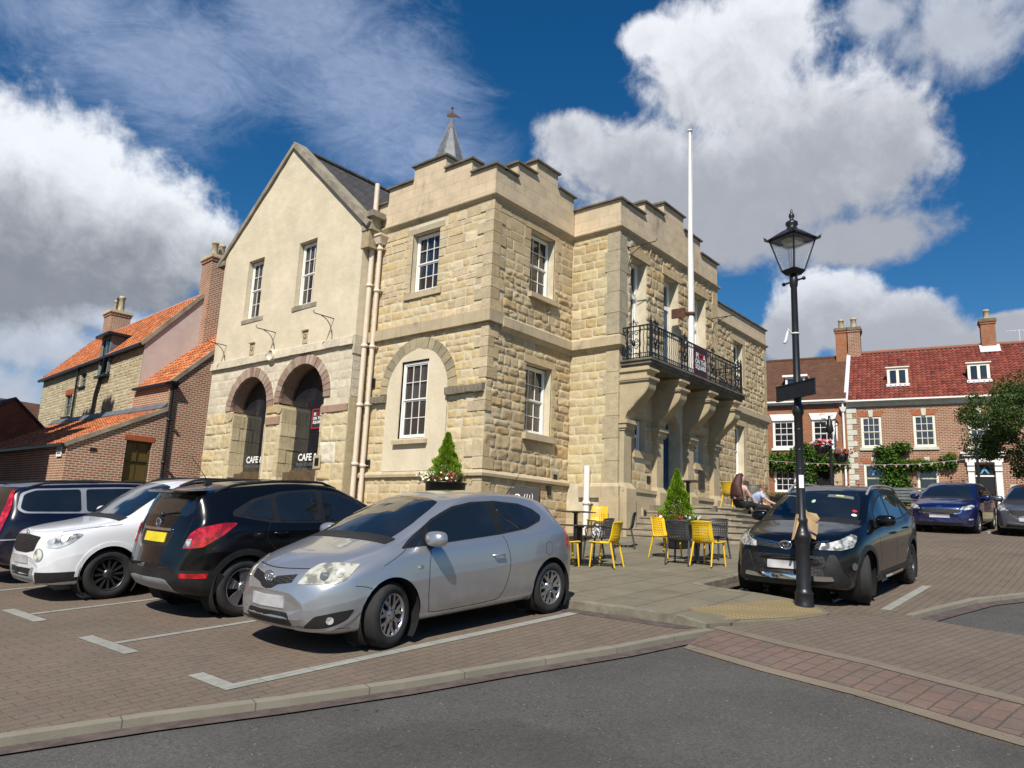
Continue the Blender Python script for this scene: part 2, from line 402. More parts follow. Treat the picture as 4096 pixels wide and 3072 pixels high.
def m_brick(name, c1, c2, c3, mo, w=.225, h=.075, dirt=.2, ms=.011):
    m, nt, b = newmat(name); g = NT(nt); setp(b, rough=.92, spec=.2); uv = g.walluv(); o = g.obj()
    wob = g.mix(.012, uv, g.noise(1.3, 3, .5, uv, out=1), 'ADD')
    br = g.brick(wob, c1, c2, mo, w, h, ms, smooth=.15, bias=-.1)
    # a second per-brick tone
    b2 = g.brick(wob, (0, 0, 0), (1, 1, 1), (.5, .5, .5), w, h, .0, bias=.1)
    cell = g.vor(4.6, g.mapping(wob, (.3, .1, 0), (0, 0, 0), (1, 3., 1)), 'F1', 1)
    s = g.sep(cell); c = g.mix(g.math('MULTIPLY', g.rng(s[0], .45, .6), .65), br[0], c3)
    c = g.mix(br[1], c, mo)
    c = g.mix(1., c, g.ramp(g.noise(1.2, 6, .7, o), [(.25, (.74,) * 3), (.75, (1.14,) * 3)]), 'MULTIPLY')
    if dirt: c = g.mix(g.math('MULTIPLY', g.rng(g.noise(.6, 6, .7, o), .5, .75), dirt), c, (.30, .25, .2))
    g.lk(b.inputs['Base Color'], c)
    hh = g.math('ADD', g.math('MULTIPLY', br[1], -1.), g.math('MULTIPLY', g.noise(50, 3, .6, o), .4))
    g.lk(b.inputs['Normal'], g.bump(hh, .7, .01)); return m
M_BRICK_OLD = m_brick('old_red_brick', (.28, .105, .06), (.19, .08, .052), (.27, .15, .095), (.52, .40, .29), .25, .09, .15, .014)
M_BRICK_HAND = m_brick('handmade_brick', (.36, .135, .08), (.25, .10, .06), (.26, .18, .12), (.60, .46, .34), .24, .085, .12, .015)  # handmade brick in its own red with pale mortar
M_BRICK_PLAIN = m_brick('smooth_red_brick', (.36, .125, .06), (.28, .10, .05), (.30, .17, .10), (.26, .15, .09), .24, .085)
M_BRICK_SHADE = m_brick('shaded_red_brick', (.25, .07, .04), (.2, .06, .035), (.15, .05, .03), (.22, .13, .1))  # red brick with the gable's shade put into its colour
M_STONEBLK = m_ashlar('coursed_rubble', (.50, .43, .28), (.42, .36, .235), (.30, .26, .18), .34, .15, .35, (.25, .22, .15))
M_WHITE = plain('white_paint', (.80, .79, .74), .45, .04, 3)
M_CREAM = plain('cream_paint', (.74, .72, .60), .5, .05, 3)
M_SAGE = plain('pale_sage_paint', (.52, .52, .43), .6, .08, 3)
M_PIPE = plain('blush_cream_pipe_paint', (.66, .56, .44), .45, .06, 5)
M_IRON = plain('black_iron', (.012, .012, .013), .38, .2, 9)
M_DARKM = plain('dark_brown_metal', (.045, .036, .03), .5, .25, 9)
M_LEAD = plain('lead_sheet', (.12, .13, .145), .5, .25, 4, .004, 20)
M_BLUEDOOR = plain('blue_door_paint', (.012, .06, .13), .35, .12, 3)
M_TERRA = plain('buff_clay_pot', (.42, .35, .22), .9, .3, 8)
M_TERRAD = plain('sooty_clay_pot', (.05, .045, .04), .9, .3, 8)
M_PINKST = m_ashlar('pink_sandstone', (.33, .235, .185), (.28, .20, .16), (.36, .28, .22), 5., 5., .25)
M_SLATE = m_brick('blue_grey_slate', (.075, .072, .075), (.10, .092, .09), (.055, .053, .055), (.03, .03, .03), .3, .12, 0)
M_PLAINTILE = m_brick('brown_plain_tile', (.155, .072, .043), (.12, .058, .036), (.19, .095, .06), (.035, .02, .015), .17, .068, 0)
M_TARMAC = None
def m_glass(name='window_glass', tint=(.012, .014, .018), rough=.04, vary=.25):
    m, nt, b = newmat(name); g = NT(nt); setp(b, rough=rough, spec=.8, coat=.6, coatr=.02); o = g.obj()
    v = g.noise(1.4, 3, .5, o); g.lk(b.inputs['Base Color'], g.mix(g.math('MULTIPLY', g.rng(v, .45, .8), vary), tint, (.09, .10, .11)))
    g.lk(b.inputs['Normal'], g.bump(g.noise(2.2, 2, .5, o), .12, .012)); return m
M_GLASS = m_glass()
M_CURTAIN = m_glass('curtained_window_glass', (.035, .03, .03), .12, .5)
M_CARGLASS = m_glass('car_glass', (.008, .010, .011), .02, .1)
M_CLEAR, _nt, _b = newmat('clear_glass'); setp(_b, col=(.9, .95, .95), rough=.03, trans=1.0, ior=1.45, alpha=.35)
# ------------------------------------------------------------------ walls laid stone by stone
def FX(c): return lambda u, z, d=0.: (c + d, u, z)
def FY(c): return lambda u, z, d=0.: (u, c + d, z)
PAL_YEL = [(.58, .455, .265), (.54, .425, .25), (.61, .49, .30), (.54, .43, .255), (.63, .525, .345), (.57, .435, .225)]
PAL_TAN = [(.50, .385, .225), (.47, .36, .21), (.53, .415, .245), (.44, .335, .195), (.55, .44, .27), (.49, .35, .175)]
PAL_GREY = [(.53, .435, .285), (.50, .41, .27), (.56, .46, .305)]
def stones(mb, fr, u0, u1, z0, z1, ch=.22, cw=.42, opens=(), cuts=(), rough=.022, bulge=.02, pal=PAL_YEL, seed=1, circ=(), pr=None, palS=PAL_GREY, wob=.012, jit=.25, rgb=1.):
    """opens: rectangles the courses line up with; cuts: rectangles only left out; circ: (cu,cz,r) arches pushed clear"""
    R = random.Random(seed); zs = [z0]
    while zs[-1] < z1 - ch * .6: zs.append(zs[-1] + ch * R.uniform(1 - jit, 1 + jit))
    zs[-1] = z1
    for o in opens:
        for e in (o[2], o[3]):
            if z0 < e < z1:
                k = min(range(1, len(zs) - 1), key=lambda i: abs(zs[i] - e)) if len(zs) > 2 else None
                if k is not None: zs[k] = e
    zs = sorted(set(round(v, 4) for v in zs))
    for a, b in zip(zs[:-1], zs[1:]):
        if b - a < .03: continue
        zm = (a + b) / 2; iv = [(u0, u1)]
        for o in list(opens) + list(cuts):
            if o[2] - .005 < zm < o[3] + .005:
                nv = []
                for p, q in iv:
                    if o[1] <= p or o[0] >= q: nv.append((p, q))
                    else:
                        if o[0] - p > .05: nv.append((p, o[0]))
                        if q - o[1] > .05: nv.append((o[1], q))
                iv = nv
        for p, q in iv:
            us = [p - 0.]; w = cw * R.uniform(.5, 1.1)
            while us[-1] + w < q - cw * .4: us.append(us[-1] + w); w = cw * R.uniform(.6, 1.45)
            us.append(q)
            for s, t in zip(us[:-1], us[1:]):
                if t - s < .04: continue
                smooth_s = pr is not None and R.random() < pr((s + t) / 2, zm)
                rg = .002 if smooth_s else rough * .78; bl = .012 if smooth_s else bulge * R.uniform(.25, .72)
                c = R.choice(palS if smooth_s else pal); k = R.uniform(.91, 1.08) * rgb; col = (c[0] * k, c[1] * k, c[2] * k)
                g = .006; e = .012 if smooth_s else min(.03, (t - s) * .2, (b - a) * .2); S, T, A, B = s + g, t - g, a + g, b - g
                nx = 1 if smooth_s else max(1, int(round((T - S) / .085))); nz = 1 if smooth_s else max(1, int(round((B - A) / .075)))
                gu = [S, S + e] + [S + e + (T - S - 2 * e) * i / nx for i in range(1, nx)] + [T - e, T]
                gz = [A, A + e] + [A + e + (B - A - 2 * e) * i / nz for i in range(1, nz)] + [B - e, B]
                off = Vector((R.uniform(-99, 99), 0, R.uniform(-99, 99))); ri = [R.uniform(-1, 1) * wob * (0.2 if smooth_s else 1) for _ in range(8)]
                tu, tz = R.uniform(-.5, .5) * bl, R.uniform(-.6, .6) * bl
                vs = []; ins = []
                for j, z in enumerate(gz):
                    for i, u in enumerate(gu):
                        fu, fz = (u - S) / (T - S), (z - A) / (B - A)
                        U = u + (ri[0] * (1 - fu) * (1 - fz) + ri[1] * fu * (1 - fz) + ri[2] * (1 - fu) * fz + ri[3] * fu * fz) * .9
                        Z = z + (ri[4] * (1 - fu) * (1 - fz) + ri[5] * fu * (1 - fz) + ri[6] * (1 - fu) * fz + ri[7] * fu * fz) * .9
                        edge = i in (0, len(gu) - 1) or j in (0, len(gz) - 1)
                        if edge: d = .002
                        else:
                            n = noise.noise(Vector((u * 7, 0, z * 7)) + off) + .6 * noise.noise(Vector((u * 19, 3, z * 19)) + off)
                            d = -(bl + n * rg + tu * (fu - .5) * 2 + tz * (fz - .5) * 2)
                            d = min(d, -.002)
                        inside = False
                        for cu, cz, rr in circ:
                            du, dz = U - cu, Z - cz
                            if dz > -.001:
                                r = math.hypot(du, dz)
                                if r < rr: inside = True; U, Z = (cu + du / r * rr, cz + dz / r * rr) if r > 1e-4 else (cu + rr, cz)
                            elif abs(du) < rr:
                                inside = True; U = cu + math.copysign(rr, du)
                        ins.append(inside); vs.append(fr(U, Z, d))
                n1 = len(gu); fs = []
                for j in range(len(gz) - 1):
                    for i in range(n1 - 1):
                        f = (j * n1 + i, j * n1 + i + 1, (j + 1) * n1 + i + 1, (j + 1) * n1 + i)
                        if not all(ins[k] for k in f): fs.append(f)
                if fs: mb.add(vs, fs, not smooth_s, 0, col)
    return mb
def sash(parent, fr, u0, u1, z0, z1, d, nx=3, nt=2, nb=2, mat=None, glass=None, sill=None, sillmat=None, fw=.055, bar=.018, name='window', label=None, base=(0, 0, 0), horns=True):
    """a box sash: outer frame, two sliding sashes with glazing bars, pane behind, optional sill"""
    mat = mat or M_WHITE; glass = glass or M_GLASS; b = MB(); zm = z0 + (z1 - z0) * nb / (nt + nb) if nt + nb else (z0 + z1) / 2
    def bx(ua, ub, za, zb, da, db): b.hexa([fr(ua, za, da), fr(ub, za, da), fr(ub, za, db), fr(ua, za, db), fr(ua, zb, da), fr(ub, zb, da), fr(ub, zb, db), fr(ua, zb, db)])
    bx(u0, u0 + fw, z0, z1, d, d + .09); bx(u1 - fw, u1, z0, z1, d, d + .09); bx(u0 + fw, u1 - fw, z1 - fw, z1, d, d + .09); bx(u0 + fw, u1 - fw, z0, z0 + fw * 1.1, d - .01, d + .09)
    a, c = u0 + fw, u1 - fw
    for (za, zb, rows, dd) in ((zm, z1 - fw, nt, d + .02), (z0 + fw * 1.1, zm, nb, d + .045)):
        s = .035
        bx(a, a + s, za, zb, dd, dd + .03); bx(c - s, c, za, zb, dd, dd + .03); bx(a + s, c - s, zb - s, zb, dd, dd + .03); bx(a + s, c - s, za, za + s * (1.0 if dd > d + .03 else 1.), dd, dd + .03)
        for i in range(1, nx):
            u = a + s + (c - a - 2 * s) * i / nx; bx(u - bar / 2, u + bar / 2, za + s, zb - s, dd + .004, dd + .026)
        for j in range(1, rows):
            z = za + s + (zb - za - 2 * s) * j / rows; bx(a + s, c - s, z - bar / 2, z + bar / 2, dd + .002, dd + .024)
    o = b.build(name, mat, parent, base)
    if label: o['label'] = label
    g = MB(); g.add([fr(a, z0 + fw, d + .068), fr(c, z0 + fw, d + .068), fr(c, z1 - fw, d + .068), fr(a, z1 - fw, d + .068)], [(0, 1, 2, 3)]); p = g.build('pane', glass, o, base)
    if sill:
        su0, su1, sz0, sz1, pr = sill; q = MB()
        q.hexa([fr(su0, sz0, -pr), fr(su1, sz0, -pr), fr(su1, sz0, d + .02), fr(su0, sz0, d + .02), fr(su0, sz1 - .03, -pr), fr(su1, sz1 - .03, -pr), fr(su1, sz1, d + .02), fr(su0, sz1, d + .02)])
        q.build('sill', sillmat or M_STRING, o, base)
    return o

# ------------------------------------------------------------------ the town hall
BX, BY, GX, CX, CY = 13.85, 12.35, 13.40, 17.50, 10.72       # bay corner, gable plane, centre block corner
HB = (BX, BY, 1.2)
hall = thing('town_hall', 'yellow stone town hall with stepped parapets, cream gable over two arches and an iron balcony', 'town hall', HB)
def hp(name, mb, mats, parent=None, label=None):
    o = mb.build(name, mats, parent or hall, HB)
    if label: o['label'] = label
    return o
fB, fR, fG, fC, fCl = FX(BX), FY(BY), FX(GX), FY(CY), FX(CX)
ZC, ZS0, ZS1, ZP = 10.25, 6.86, 7.17, 2.95                    # cornice, string course, plinth string
WU = (14.34, 15.42, 8.14, 9.90); WL = (14.42, 15.50, 3.96, 6.12)       # bay left face windows
RU = (15.45, 16.58, 8.12, 9.95); RL = (15.45, 16.60, 4.22, 6.12)       # bay right face windows
ARC = (14.86, 5.25, 1.20, 1.50)                               # blind arch: centre, springing, inner, outer radius
def loop(r): return rect(*r)
# --- bay, face with the blind arch
m = MB()
m.polyf(rect(BY, 17.15, .6, 11.15), [loop(WU), loop(WL)], fB, .0)
m.reveal(loop(WU), fB, 0, .30); m.reveal(loop(WL), fB, 0, .30)
m.polyf(rect(BX, CX, .6, 11.15), [loop(RU), loop(RL)], fR, .0)
m.reveal(loop(RU), fR, 0, .36); m.reveal(loop(RL), fR, 0, .36)
def quoin_cuts(z0, z1, h, a, b, u0, side, seed):
    out = []; z = z0; k = 0; R = random.Random(seed)
    while z < z1 - .05:
        w = (a if k % 2 else b) * R.uniform(.9, 1.1); t = min(z + h, z1)
        out.append((u0, u0 + w, z, t) if side > 0 else (u0 - w, u0, z, t)); z = t; k += 1
    return out
S = MB()
qL = quoin_cuts(ZS1 + .02, 10.2, .305, .52, .30, BY, 1, 1) + quoin_cuts(1.0, 2.9, .30, .5, .3, BY, 1, 2) + quoin_cuts(3.1, 3.7, .30, .62, .34, BY, 1, 3) + quoin_cuts(5.4, 6.84, .27, .5, .26, BY, 1, 4) + quoin_cuts(4.55, 5.1, .27, .42, .6, BY, 1, 7)
qR = quoin_cuts(ZS1 + .02, 10.2, .305, .30, .50, BX, 1, 1) + quoin_cuts(1.0, 2.9, .30, .3, .45, BX, 1, 2) + quoin_cuts(3.1, 3.7, .30, .2, .42, BX, 1, 3) + quoin_cuts(5.4, 6.84, .27, .22, .4, BX, 1, 4) + quoin_cuts(4.55, 5.1, .27, .22, .22, BX, 1, 7)
surU = (WU[0] - .16, WU[1] + .16, WU[2] - .2, WU[3] + .3)
stones(S, fB, BY, 17.1, 8.75, 10.22, .245, .55, [WU], qL + [(WU[0] - .3, WU[1] + .18, WU[3], WU[3] + .17)], .01, .012, PAL_YEL, 11, pr=lambda u, z: .72, palS=PAL_GREY + PAL_YEL[:2], jit=.05)
stones(S, fB, BY, 17.1, ZS1 + .01, 8.75, .235, .42, [(WU[0] - .2, WU[1] + .2, 7.93, 8.14), WU], qL, .035, .022, PAL_YEL, 12, pr=lambda u, z: .32 if z > 7.9 else .15)
stones(S, fB, BY, 17.1, 5.25, ZS0, .215, .40, [], qL, .03, .02, PAL_YEL, 13, circ=[(ARC[0], ARC[1], ARC[3])])
stones(S, fB, BY, ARC[0] - ARC[2] - .02, 3.08, 5.25, .26, .46, [], qL + [(BY, 13.66, 5.02, 5.26)], .03, .02, PAL_YEL, 14)
stones(S, fB, ARC[0] + ARC[2] + .02, 17.1, 3.08, 5.25, .25, .42, [], [(ARC[0] + ARC[2], 16.85, 5.0, 5.26)], .03, .02, PAL_YEL, 15)
stones(S, fB, BY, 17.1, .9, ZP - .02, .27, .48, [], qL, .03, .02, [(c[0] * .98, c[1] * .95, c[2] * .9) for c in PAL_YEL], 16)
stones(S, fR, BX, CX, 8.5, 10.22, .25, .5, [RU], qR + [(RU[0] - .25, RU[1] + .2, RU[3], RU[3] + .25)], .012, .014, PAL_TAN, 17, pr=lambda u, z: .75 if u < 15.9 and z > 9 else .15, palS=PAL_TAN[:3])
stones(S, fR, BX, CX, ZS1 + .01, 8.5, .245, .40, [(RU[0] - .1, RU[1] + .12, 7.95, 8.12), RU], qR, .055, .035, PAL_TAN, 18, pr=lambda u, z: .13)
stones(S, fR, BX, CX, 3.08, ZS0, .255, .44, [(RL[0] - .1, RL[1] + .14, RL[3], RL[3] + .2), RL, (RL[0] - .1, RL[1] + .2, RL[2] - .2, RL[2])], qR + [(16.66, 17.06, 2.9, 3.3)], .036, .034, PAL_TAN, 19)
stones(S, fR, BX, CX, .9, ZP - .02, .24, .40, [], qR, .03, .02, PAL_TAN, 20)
Q = MB()
for lst, fr, pl in ((qL, fB, PAL_GREY), (qR, fR, PAL_TAN)):
    for i, (a, b, c, d) in enumerate(lst):
        k = RND.uniform(.9, 1.08); cc = pl[i % 3]; e = .012; col = tuple(x * k for x in cc); g = .006
        p = -.03; a0 = a if a in (BY, BX) else a + g; aa = a + p if a in (BY, BX) else a0
        Q.add([fr(aa, c + g, p), fr(b - g, c + g, p), fr(b - g, d - g, p), fr(aa, d - g, p), fr(a0, c, .01), fr(b, c, .01), fr(b, d, .01), fr(a0, d, .01)],
              [(0, 1, 2, 3), (4, 5, 1, 0), (5, 6, 2, 1), (6, 7, 3, 2), (7, 4, 0, 3)], col=col)
# --- arch rings of voussoirs
def voussoirs(mb, fr, cu, cz, r0, r1, n, d0, d1, pal, seed=3, a0=0., a1=math.pi):
    R = random.Random(seed)
    for i in range(n):
        t0 = a0 + (a1 - a0) * i / n + .008; t1 = a0 + (a1 - a0) * (i + 1) / n - .008; k = R.uniform(.88, 1.1); c = tuple(x * k for x in R.choice(pal))
        P = [(cu + r * math.cos(t), cz + r * math.sin(t)) for r, t in ((r0, t0), (r1 + R.uniform(-.012, .012), t0), (r1, t1), (r0, t1))]; dd = d0 + R.uniform(-.006, .006)
        mb.prism(P, fr, dd, d1, col=c)
voussoirs(Q, fB, ARC[0], ARC[1], ARC[2] - .01, ARC[3] + .01, 17, -.035, .02, [(.36, .31, .21), (.30, .26, .175), (.40, .33, .20)], 5)
# --- central block
CW = [(18.12, 19.02, 6.45, 9.68), (20.12, 21.06, 6.45, 9.68), (22.18, 23.08, 6.45, 9.68)]          # french windows
CL = [(18.42, 19.02, 3.98, 4.92), (22.22, 22.86, 3.98, 4.92)]
DOOR = [(19.98, 2.5)] + [(21.22, 2.5), (21.22, 4.75)] + arcpts(20.6, 4.75, .62, 0, math.pi, 12)[1:-1] + [(19.98, 4.75)]
CR = 23.98
m.polyf(rect(CX, CR, .8, 11.0), [loop(r) for r in CW + CL] + [DOOR], fC, 0.)
for r in CW: m.reveal(loop(r), fC, 0, .42)
for r in CL: m.reveal(loop(r), fC, 0, .28)
m.reveal(DOOR, fC, 0, .5)
m.polyf(rect(CY, BY, .8, 11.0), [], fCl, 0.)
pC1 = PAL_TAN
cutC = [(CX, CX + .52, 2.9, 11)] + [(CR - .45, CR, 2.9, 11)]
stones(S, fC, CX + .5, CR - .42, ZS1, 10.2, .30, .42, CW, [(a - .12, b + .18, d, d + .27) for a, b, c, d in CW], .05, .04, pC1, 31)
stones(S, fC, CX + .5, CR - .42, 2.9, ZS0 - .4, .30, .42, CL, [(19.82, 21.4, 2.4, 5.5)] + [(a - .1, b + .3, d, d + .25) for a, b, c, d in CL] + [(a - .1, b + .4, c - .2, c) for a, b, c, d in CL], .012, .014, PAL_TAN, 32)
stones(S, fCl, CY + .42, BY, ZS1, 10.2, .27, .42, [], [], .03, .026, [(.52, .43, .25), (.49, .40, .24), (.45, .36, .21), (.55, .46, .28), (.47, .36, .18)], 33)
stones(S, fCl, CY + .40, BY, 2.98, ZS0, .262, .42, [], [], .02, .02, [(.53, .445, .27), (.50, .415, .255), (.55, .46, .285), (.52, .42, .23)], 34, jit=.1)
stones(S, fCl, CY + .5, BY, 1.0, 2.2, .26, .5, [], [], .02, .018, [(.45, .37, .22), (.42, .34, .2)], 35)
D = MB()
def cbx(a, b, col=None): D.box(a, b, col=col or PAL_GREY[1])
z = 2.98; k = 0
while z < 10.2:                                                # long-and-short pilaster strip on the centre block corner
    h = min(.62, 10.2 - z); w = .40 if k % 2 else .48; v = RND.uniform(.9, 1.08); cc = (.40, .335, .22) if z < ZS0 else (.335, .29, .205)
    if z < ZS0 < z + h: h = ZS0 - z
    D.hexa([(CX - .03, CY - .03, z + .006), (CX + .42 - (k % 2) * .08, CY - .03, z + .006), (CX + .42, CY + .02, z + .006), (CX - .03, CY + w, z + .006),
            (CX - .03, CY - .03, z + h - .006), (CX + .42 - (k % 2) * .08, CY - .03, z + h - .006), (CX + .42, CY + .02, z + h - .006), (CX - .03, CY + w, z + h - .006)], col=tuple(x * v * 1.15 for x in cc))
    D.box((CR - (.36 if k % 2 else .44), CY - .03, z + .006), (CR + .03, CY + .3, z + h - .006), col=tuple(x * v for x in PAL_TAN[2])); z += h; k += 1
    if abs(z - ZS0) < .02: z = ZS1
# --- wing beyond
WX1 = 32.8; VU = (29.25, 30.25, 8.05, 9.85); VL = (29.28, 30.22, 4.25, 6.3)
m.polyf(rect(CR, WX1, 1.2, 11.0), [loop(VU), loop(VL)], fR, 0.); m.reveal(loop(VU), fR, 0, .36); m.reveal(loop(VL), fR, 0, .36)
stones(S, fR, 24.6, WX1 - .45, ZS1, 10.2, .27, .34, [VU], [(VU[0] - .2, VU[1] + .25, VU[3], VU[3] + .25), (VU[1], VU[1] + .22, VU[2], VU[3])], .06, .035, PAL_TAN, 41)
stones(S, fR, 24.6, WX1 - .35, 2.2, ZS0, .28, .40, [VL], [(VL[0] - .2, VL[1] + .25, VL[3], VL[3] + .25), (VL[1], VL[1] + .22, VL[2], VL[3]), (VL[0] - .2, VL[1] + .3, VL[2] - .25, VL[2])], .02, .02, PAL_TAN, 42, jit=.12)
z = 2.2; k = 0
while z < 10.2:
    v = RND.uniform(.9, 1.08); D.box((WX1 - (.3 if k % 2 else .48), BY - .03, z), (WX1 + .02, BY + .3, min(z + .3, 10.2) - .008), col=tuple(x * v for x in PAL_TAN[2])); z += .31; k += 1
# lintels, surrounds, sills, impost blocks
def lintel(fr, a, b, z0, z1, col, d0=-.02, d1=.02): D.hexa([fr(a, z0, d0), fr(b, z0, d0), fr(b, z0, d1), fr(a, z0, d1), fr(a, z1, d0), fr(b, z1, d0), fr(b, z1, d1), fr(a, z1, d1)], col=col)
lintel(fB, WU[0] - .18, WU[1] + .26, WU[3], WU[3] + .17, (.42, .36, .25))
lintel(fR, RU[0] - .25, RU[1] + .2, RU[3], RU[3] + .25, PAL_TAN[1]); lintel(fR, RL[0] - .12, RL[1] + .14, RL[3], RL[3] + .2, PAL_TAN[2])
for i, (a, b, c, d) in enumerate(CW): lintel(fC, a - .12, b + .2, d, d + .27, PAL_TAN[0], -.035)
for a, b, c, d in CL: lintel(fC, a - .1, b + .3, d, d + .25, PAL_TAN[2]); lintel(fC, a - .1, b + .4, c - .2, c, PAL_TAN[2], -.06)
for r in (VU, VL): lintel(fR, r[0] - .2, r[1] + .25, r[3], r[3] + .25, PAL_TAN[2]); lintel(fR, r[1], r[1] + .22, r[2], r[3], PAL_TAN[4], -.012)
z = RU[2]                                                      # toothed dressed jambs of the right-hand openings
for (r, zz) in ((RU, 6), (RL, 7)):
    h = (r[3] - r[2]) / zz
    for i in range(zz): lintel(fR, r[1], r[1] + (.26 if i % 2 else .16), r[2] + h * i + .005, r[2] + h * (i + 1) - .005, tuple(x * RND.uniform(.92, 1.08) for x in PAL_TAN[4]), -.024)
for (r, zz) in ((WU, 6),):
    h = (r[3] - r[2]) / zz
    for i in range(zz):
        lintel(fB, r[1], r[1] + (.2 if i % 2 else .12), r[2] + h * i + .005, r[2] + h * (i + 1) - .005, PAL_GREY[0], -.016)
IMP = MB()                                                     # rough impost blocks beside the blind arch
for (a, b, c, d) in ((ARC[0] + ARC[2] - .02, 16.86, 5.0, 5.25), (BY + .02, ARC[0] - ARC[2] + .02, 5.02, 5.27)):
    n = 9
    for i in range(n):
        u, v = a + (b - a) * i / n, a + (b - a) * (i + 1) / n; q = RND.uniform(.0, .035)
        IMP.hexa([fB(u, c + q, -.16 + q), fB(v, c + q, -.15 + q), fB(v, c, .02), fB(u, c, .02), fB(u, d - .05, -.15 + q), fB(v, d - .05, -.16 + q), fB(v, d, .02), fB(u, d, .02)], col=(.21, .18, .13))
# blind arch infill of cream render with its window
blind = [(ARC[0] - ARC[2], 3.08), (ARC[0] + ARC[2], 3.08)] + arcpts(ARC[0], ARC[1], ARC[2], 0, math.pi, 20)
I = MB(); I.polyf(blind, [loop(WL)], fB, -.03); I.reveal(loop(WL), fB, -.03, .06)
# cornices, strings, copings as moulded runs
def run_moulding(mb, path, prof, mi=0, col=None, closed=False):
    """sweep a profile (out, z) along a horizontal path of (x,y); 'out' is to the right of travel"""
    n = len(path); P = [Vector((p[0], p[1])) for p in path]; offs = []
    for i in range(n):
        d0 = (P[i] - P[i - 1]).normalized() if i > 0 else None; d1 = (P[i + 1] - P[i]).normalized() if i < n - 1 else None
        d0 = d0 or d1; d1 = d1 or d0
        n0, n1 = Vector((d0.y, -d0.x)), Vector((d1.y, -d1.x)); b = (n0 + n1); b = b / max(b.dot(n0), .2) if b.length > 1e-6 else n0
        offs.append(b)
    vs = [(P[i].x + offs[i].x * o, P[i].y + offs[i].y * o, z) for i in range(n) for (o, z) in prof]; k = len(prof)
    fs = [(i * k + j, (i + 1) * k + j, (i + 1) * k + j + 1, i * k + j + 1) for i in range(n - 1) for j in range(k - 1)]
    mb.add(vs, fs, mi=mi, col=col)
    mb.add(vs, [tuple(range(k)), tuple((n - 1) * k + j for j in range(k - 1, -1, -1))], mi=mi, col=col)
# travel direction chosen so that 'right of travel' points out of the building:  along -Y on the X faces, along +X on the Y faces
OUT = [(BX, 17.1), (BX, BY), (CX, BY), (CX, CY), (CR, CY), (CR, BY), (WX1, BY), (WX1, 20)]
CORN = MB(); run_moulding(CORN, OUT, [(-.02, 10.19), (.02, 10.20), (.03, 10.23), (.03, 10.25), (.075, 10.27), (.11, 10.31), (.12, 10.33), (.12, 10.36), (-.02, 10.42)])
STR = MB()
if True:
    run_moulding(STR, [OUT[0], OUT[1], (BX + .45 * 1, BY)], [(-.02, 6.85), (.12, 6.86), (.14, 7.16), (-.02, 7.19)])
run_moulding(STR, [(BX + .42, BY), (CX, BY), (CX, CY), (CX + .1, CY)], [(-.02, 6.68), (.03, 6.7), (.10, 6.80), (.15, 6.82), (.15, 7.07), (-.02, 7.17)])
run_moulding(STR, [(CR - .1, CY), (CR, CY), (CR, BY), (WX1, BY), (WX1, 20)], [(-.02, 6.7), (.03, 6.7), (.10, 6.80), (.15, 6.82), (.15, 7.07), (-.02, 7.17)])
PLN = MB(); run_moulding(PLN, [(BX, 17.1), (BX, BY), (CX, BY)], [(-.02, 2.90), (.09, 2.92), (.10, 2.99), (.05, 3.05), (-.02, 3.10)])
run_moulding(PLN, [(CX, 11.9), (CX, CY), (CX + .05, CY)], [(-.02, 2.6), (.10, 2.6), (.12, 2.9), (.08, 2.97), (-.02, 3.02)])
# --- parapets: stepped front walls of real thickness with weathered copings
PAR = MB(); COP = MB()
def stepped(fr, u0, steps, z0, th=.38, sgn=1, front=-.0):
    """steps: (u_end, top)"""
    a = u0
    poly = [(u0, z0)]
    for (b, t) in steps: poly += [(a, t), (b, t)]; a = b
    poly += [(a, z0)]
    PAR.prism(poly, fr, front, th)
    a = u0; prev = None
    for i, (b, t) in enumerate(steps):
        pt = steps[i - 1][1] if i else -9; ntp = steps[i + 1][1] if i < len(steps) - 1 else -9
        oa = .07 if t > pt else -.003; ob = .07 if t > ntp else -.003; e = sgn
        c = MB(); lo, hi = a - oa, b + ob
        pts = [fr(lo, t + .002, front - .08), fr(hi, t + .002, front - .08), fr(hi, t + .002, th + .06), fr(lo, t + .002, th + .06), fr(lo, t + .05, front - .08), fr(hi, t + .05, front - .08), fr(hi, t + .05, th + .06), fr(lo, t + .05, th + .06)]
        COP.hexa(pts)
        COP.hexa(pts[4:] + [fr(lo + .02, t + .085, front + .08), fr(hi - .02, t + .085, front + .08), fr(hi - .02, t + .085, th - .1), fr(lo + .02, t + .085, th - .1)])
        a = b
stepped(FX(BX - .03), BY - .03, [(13.22, 11.18), (14.25, 11.60), (15.54, 12.02), (16.6, 11.60), (17.2, 11.17)], 10.40)
stepped(FY(BY - .03), BX + .36, [(14.72, 11.18), (15.55, 11.60), (16.58, 12.02), (17.42, 11.60), (CX + .2, 11.17)], 10.40)
stepped(FX(CX - .03), CY - .03, [(BY - .05, 11.18)], 10.40)
stepped(FY(CY - .03), CX + .36, [(18.85, 11.18), (20.05, 11.60), (21.4, 12.02), (22.65, 11.60), (CR + .02, 11.18)], 10.40)
stepped(FY(BY - .03), CR + .1, [(WX1 + .02, 11.05)], 10.40)
stepped(FX(CR), CY + .3, [(BY - .05, 11.18)], 10.40)
# back faces and flat roof so that the hall has depth
m.box((BX + .45, BY + .45, 10.2), (CX + .5, 17.1, 10.6)); m.box((CX, BY, 10.2), (WX1, 20, 10.6)); m.box((CX + .45, CY + .4, 10.2), (CR - .1, BY + .2, 10.6))
m.box((WX1 - .02, BY + .1, 1.5), (WX1, 20, 10.9)); m.box((BX + 2.8, 17.05, 1), (WX1, 20.2, 10.5))
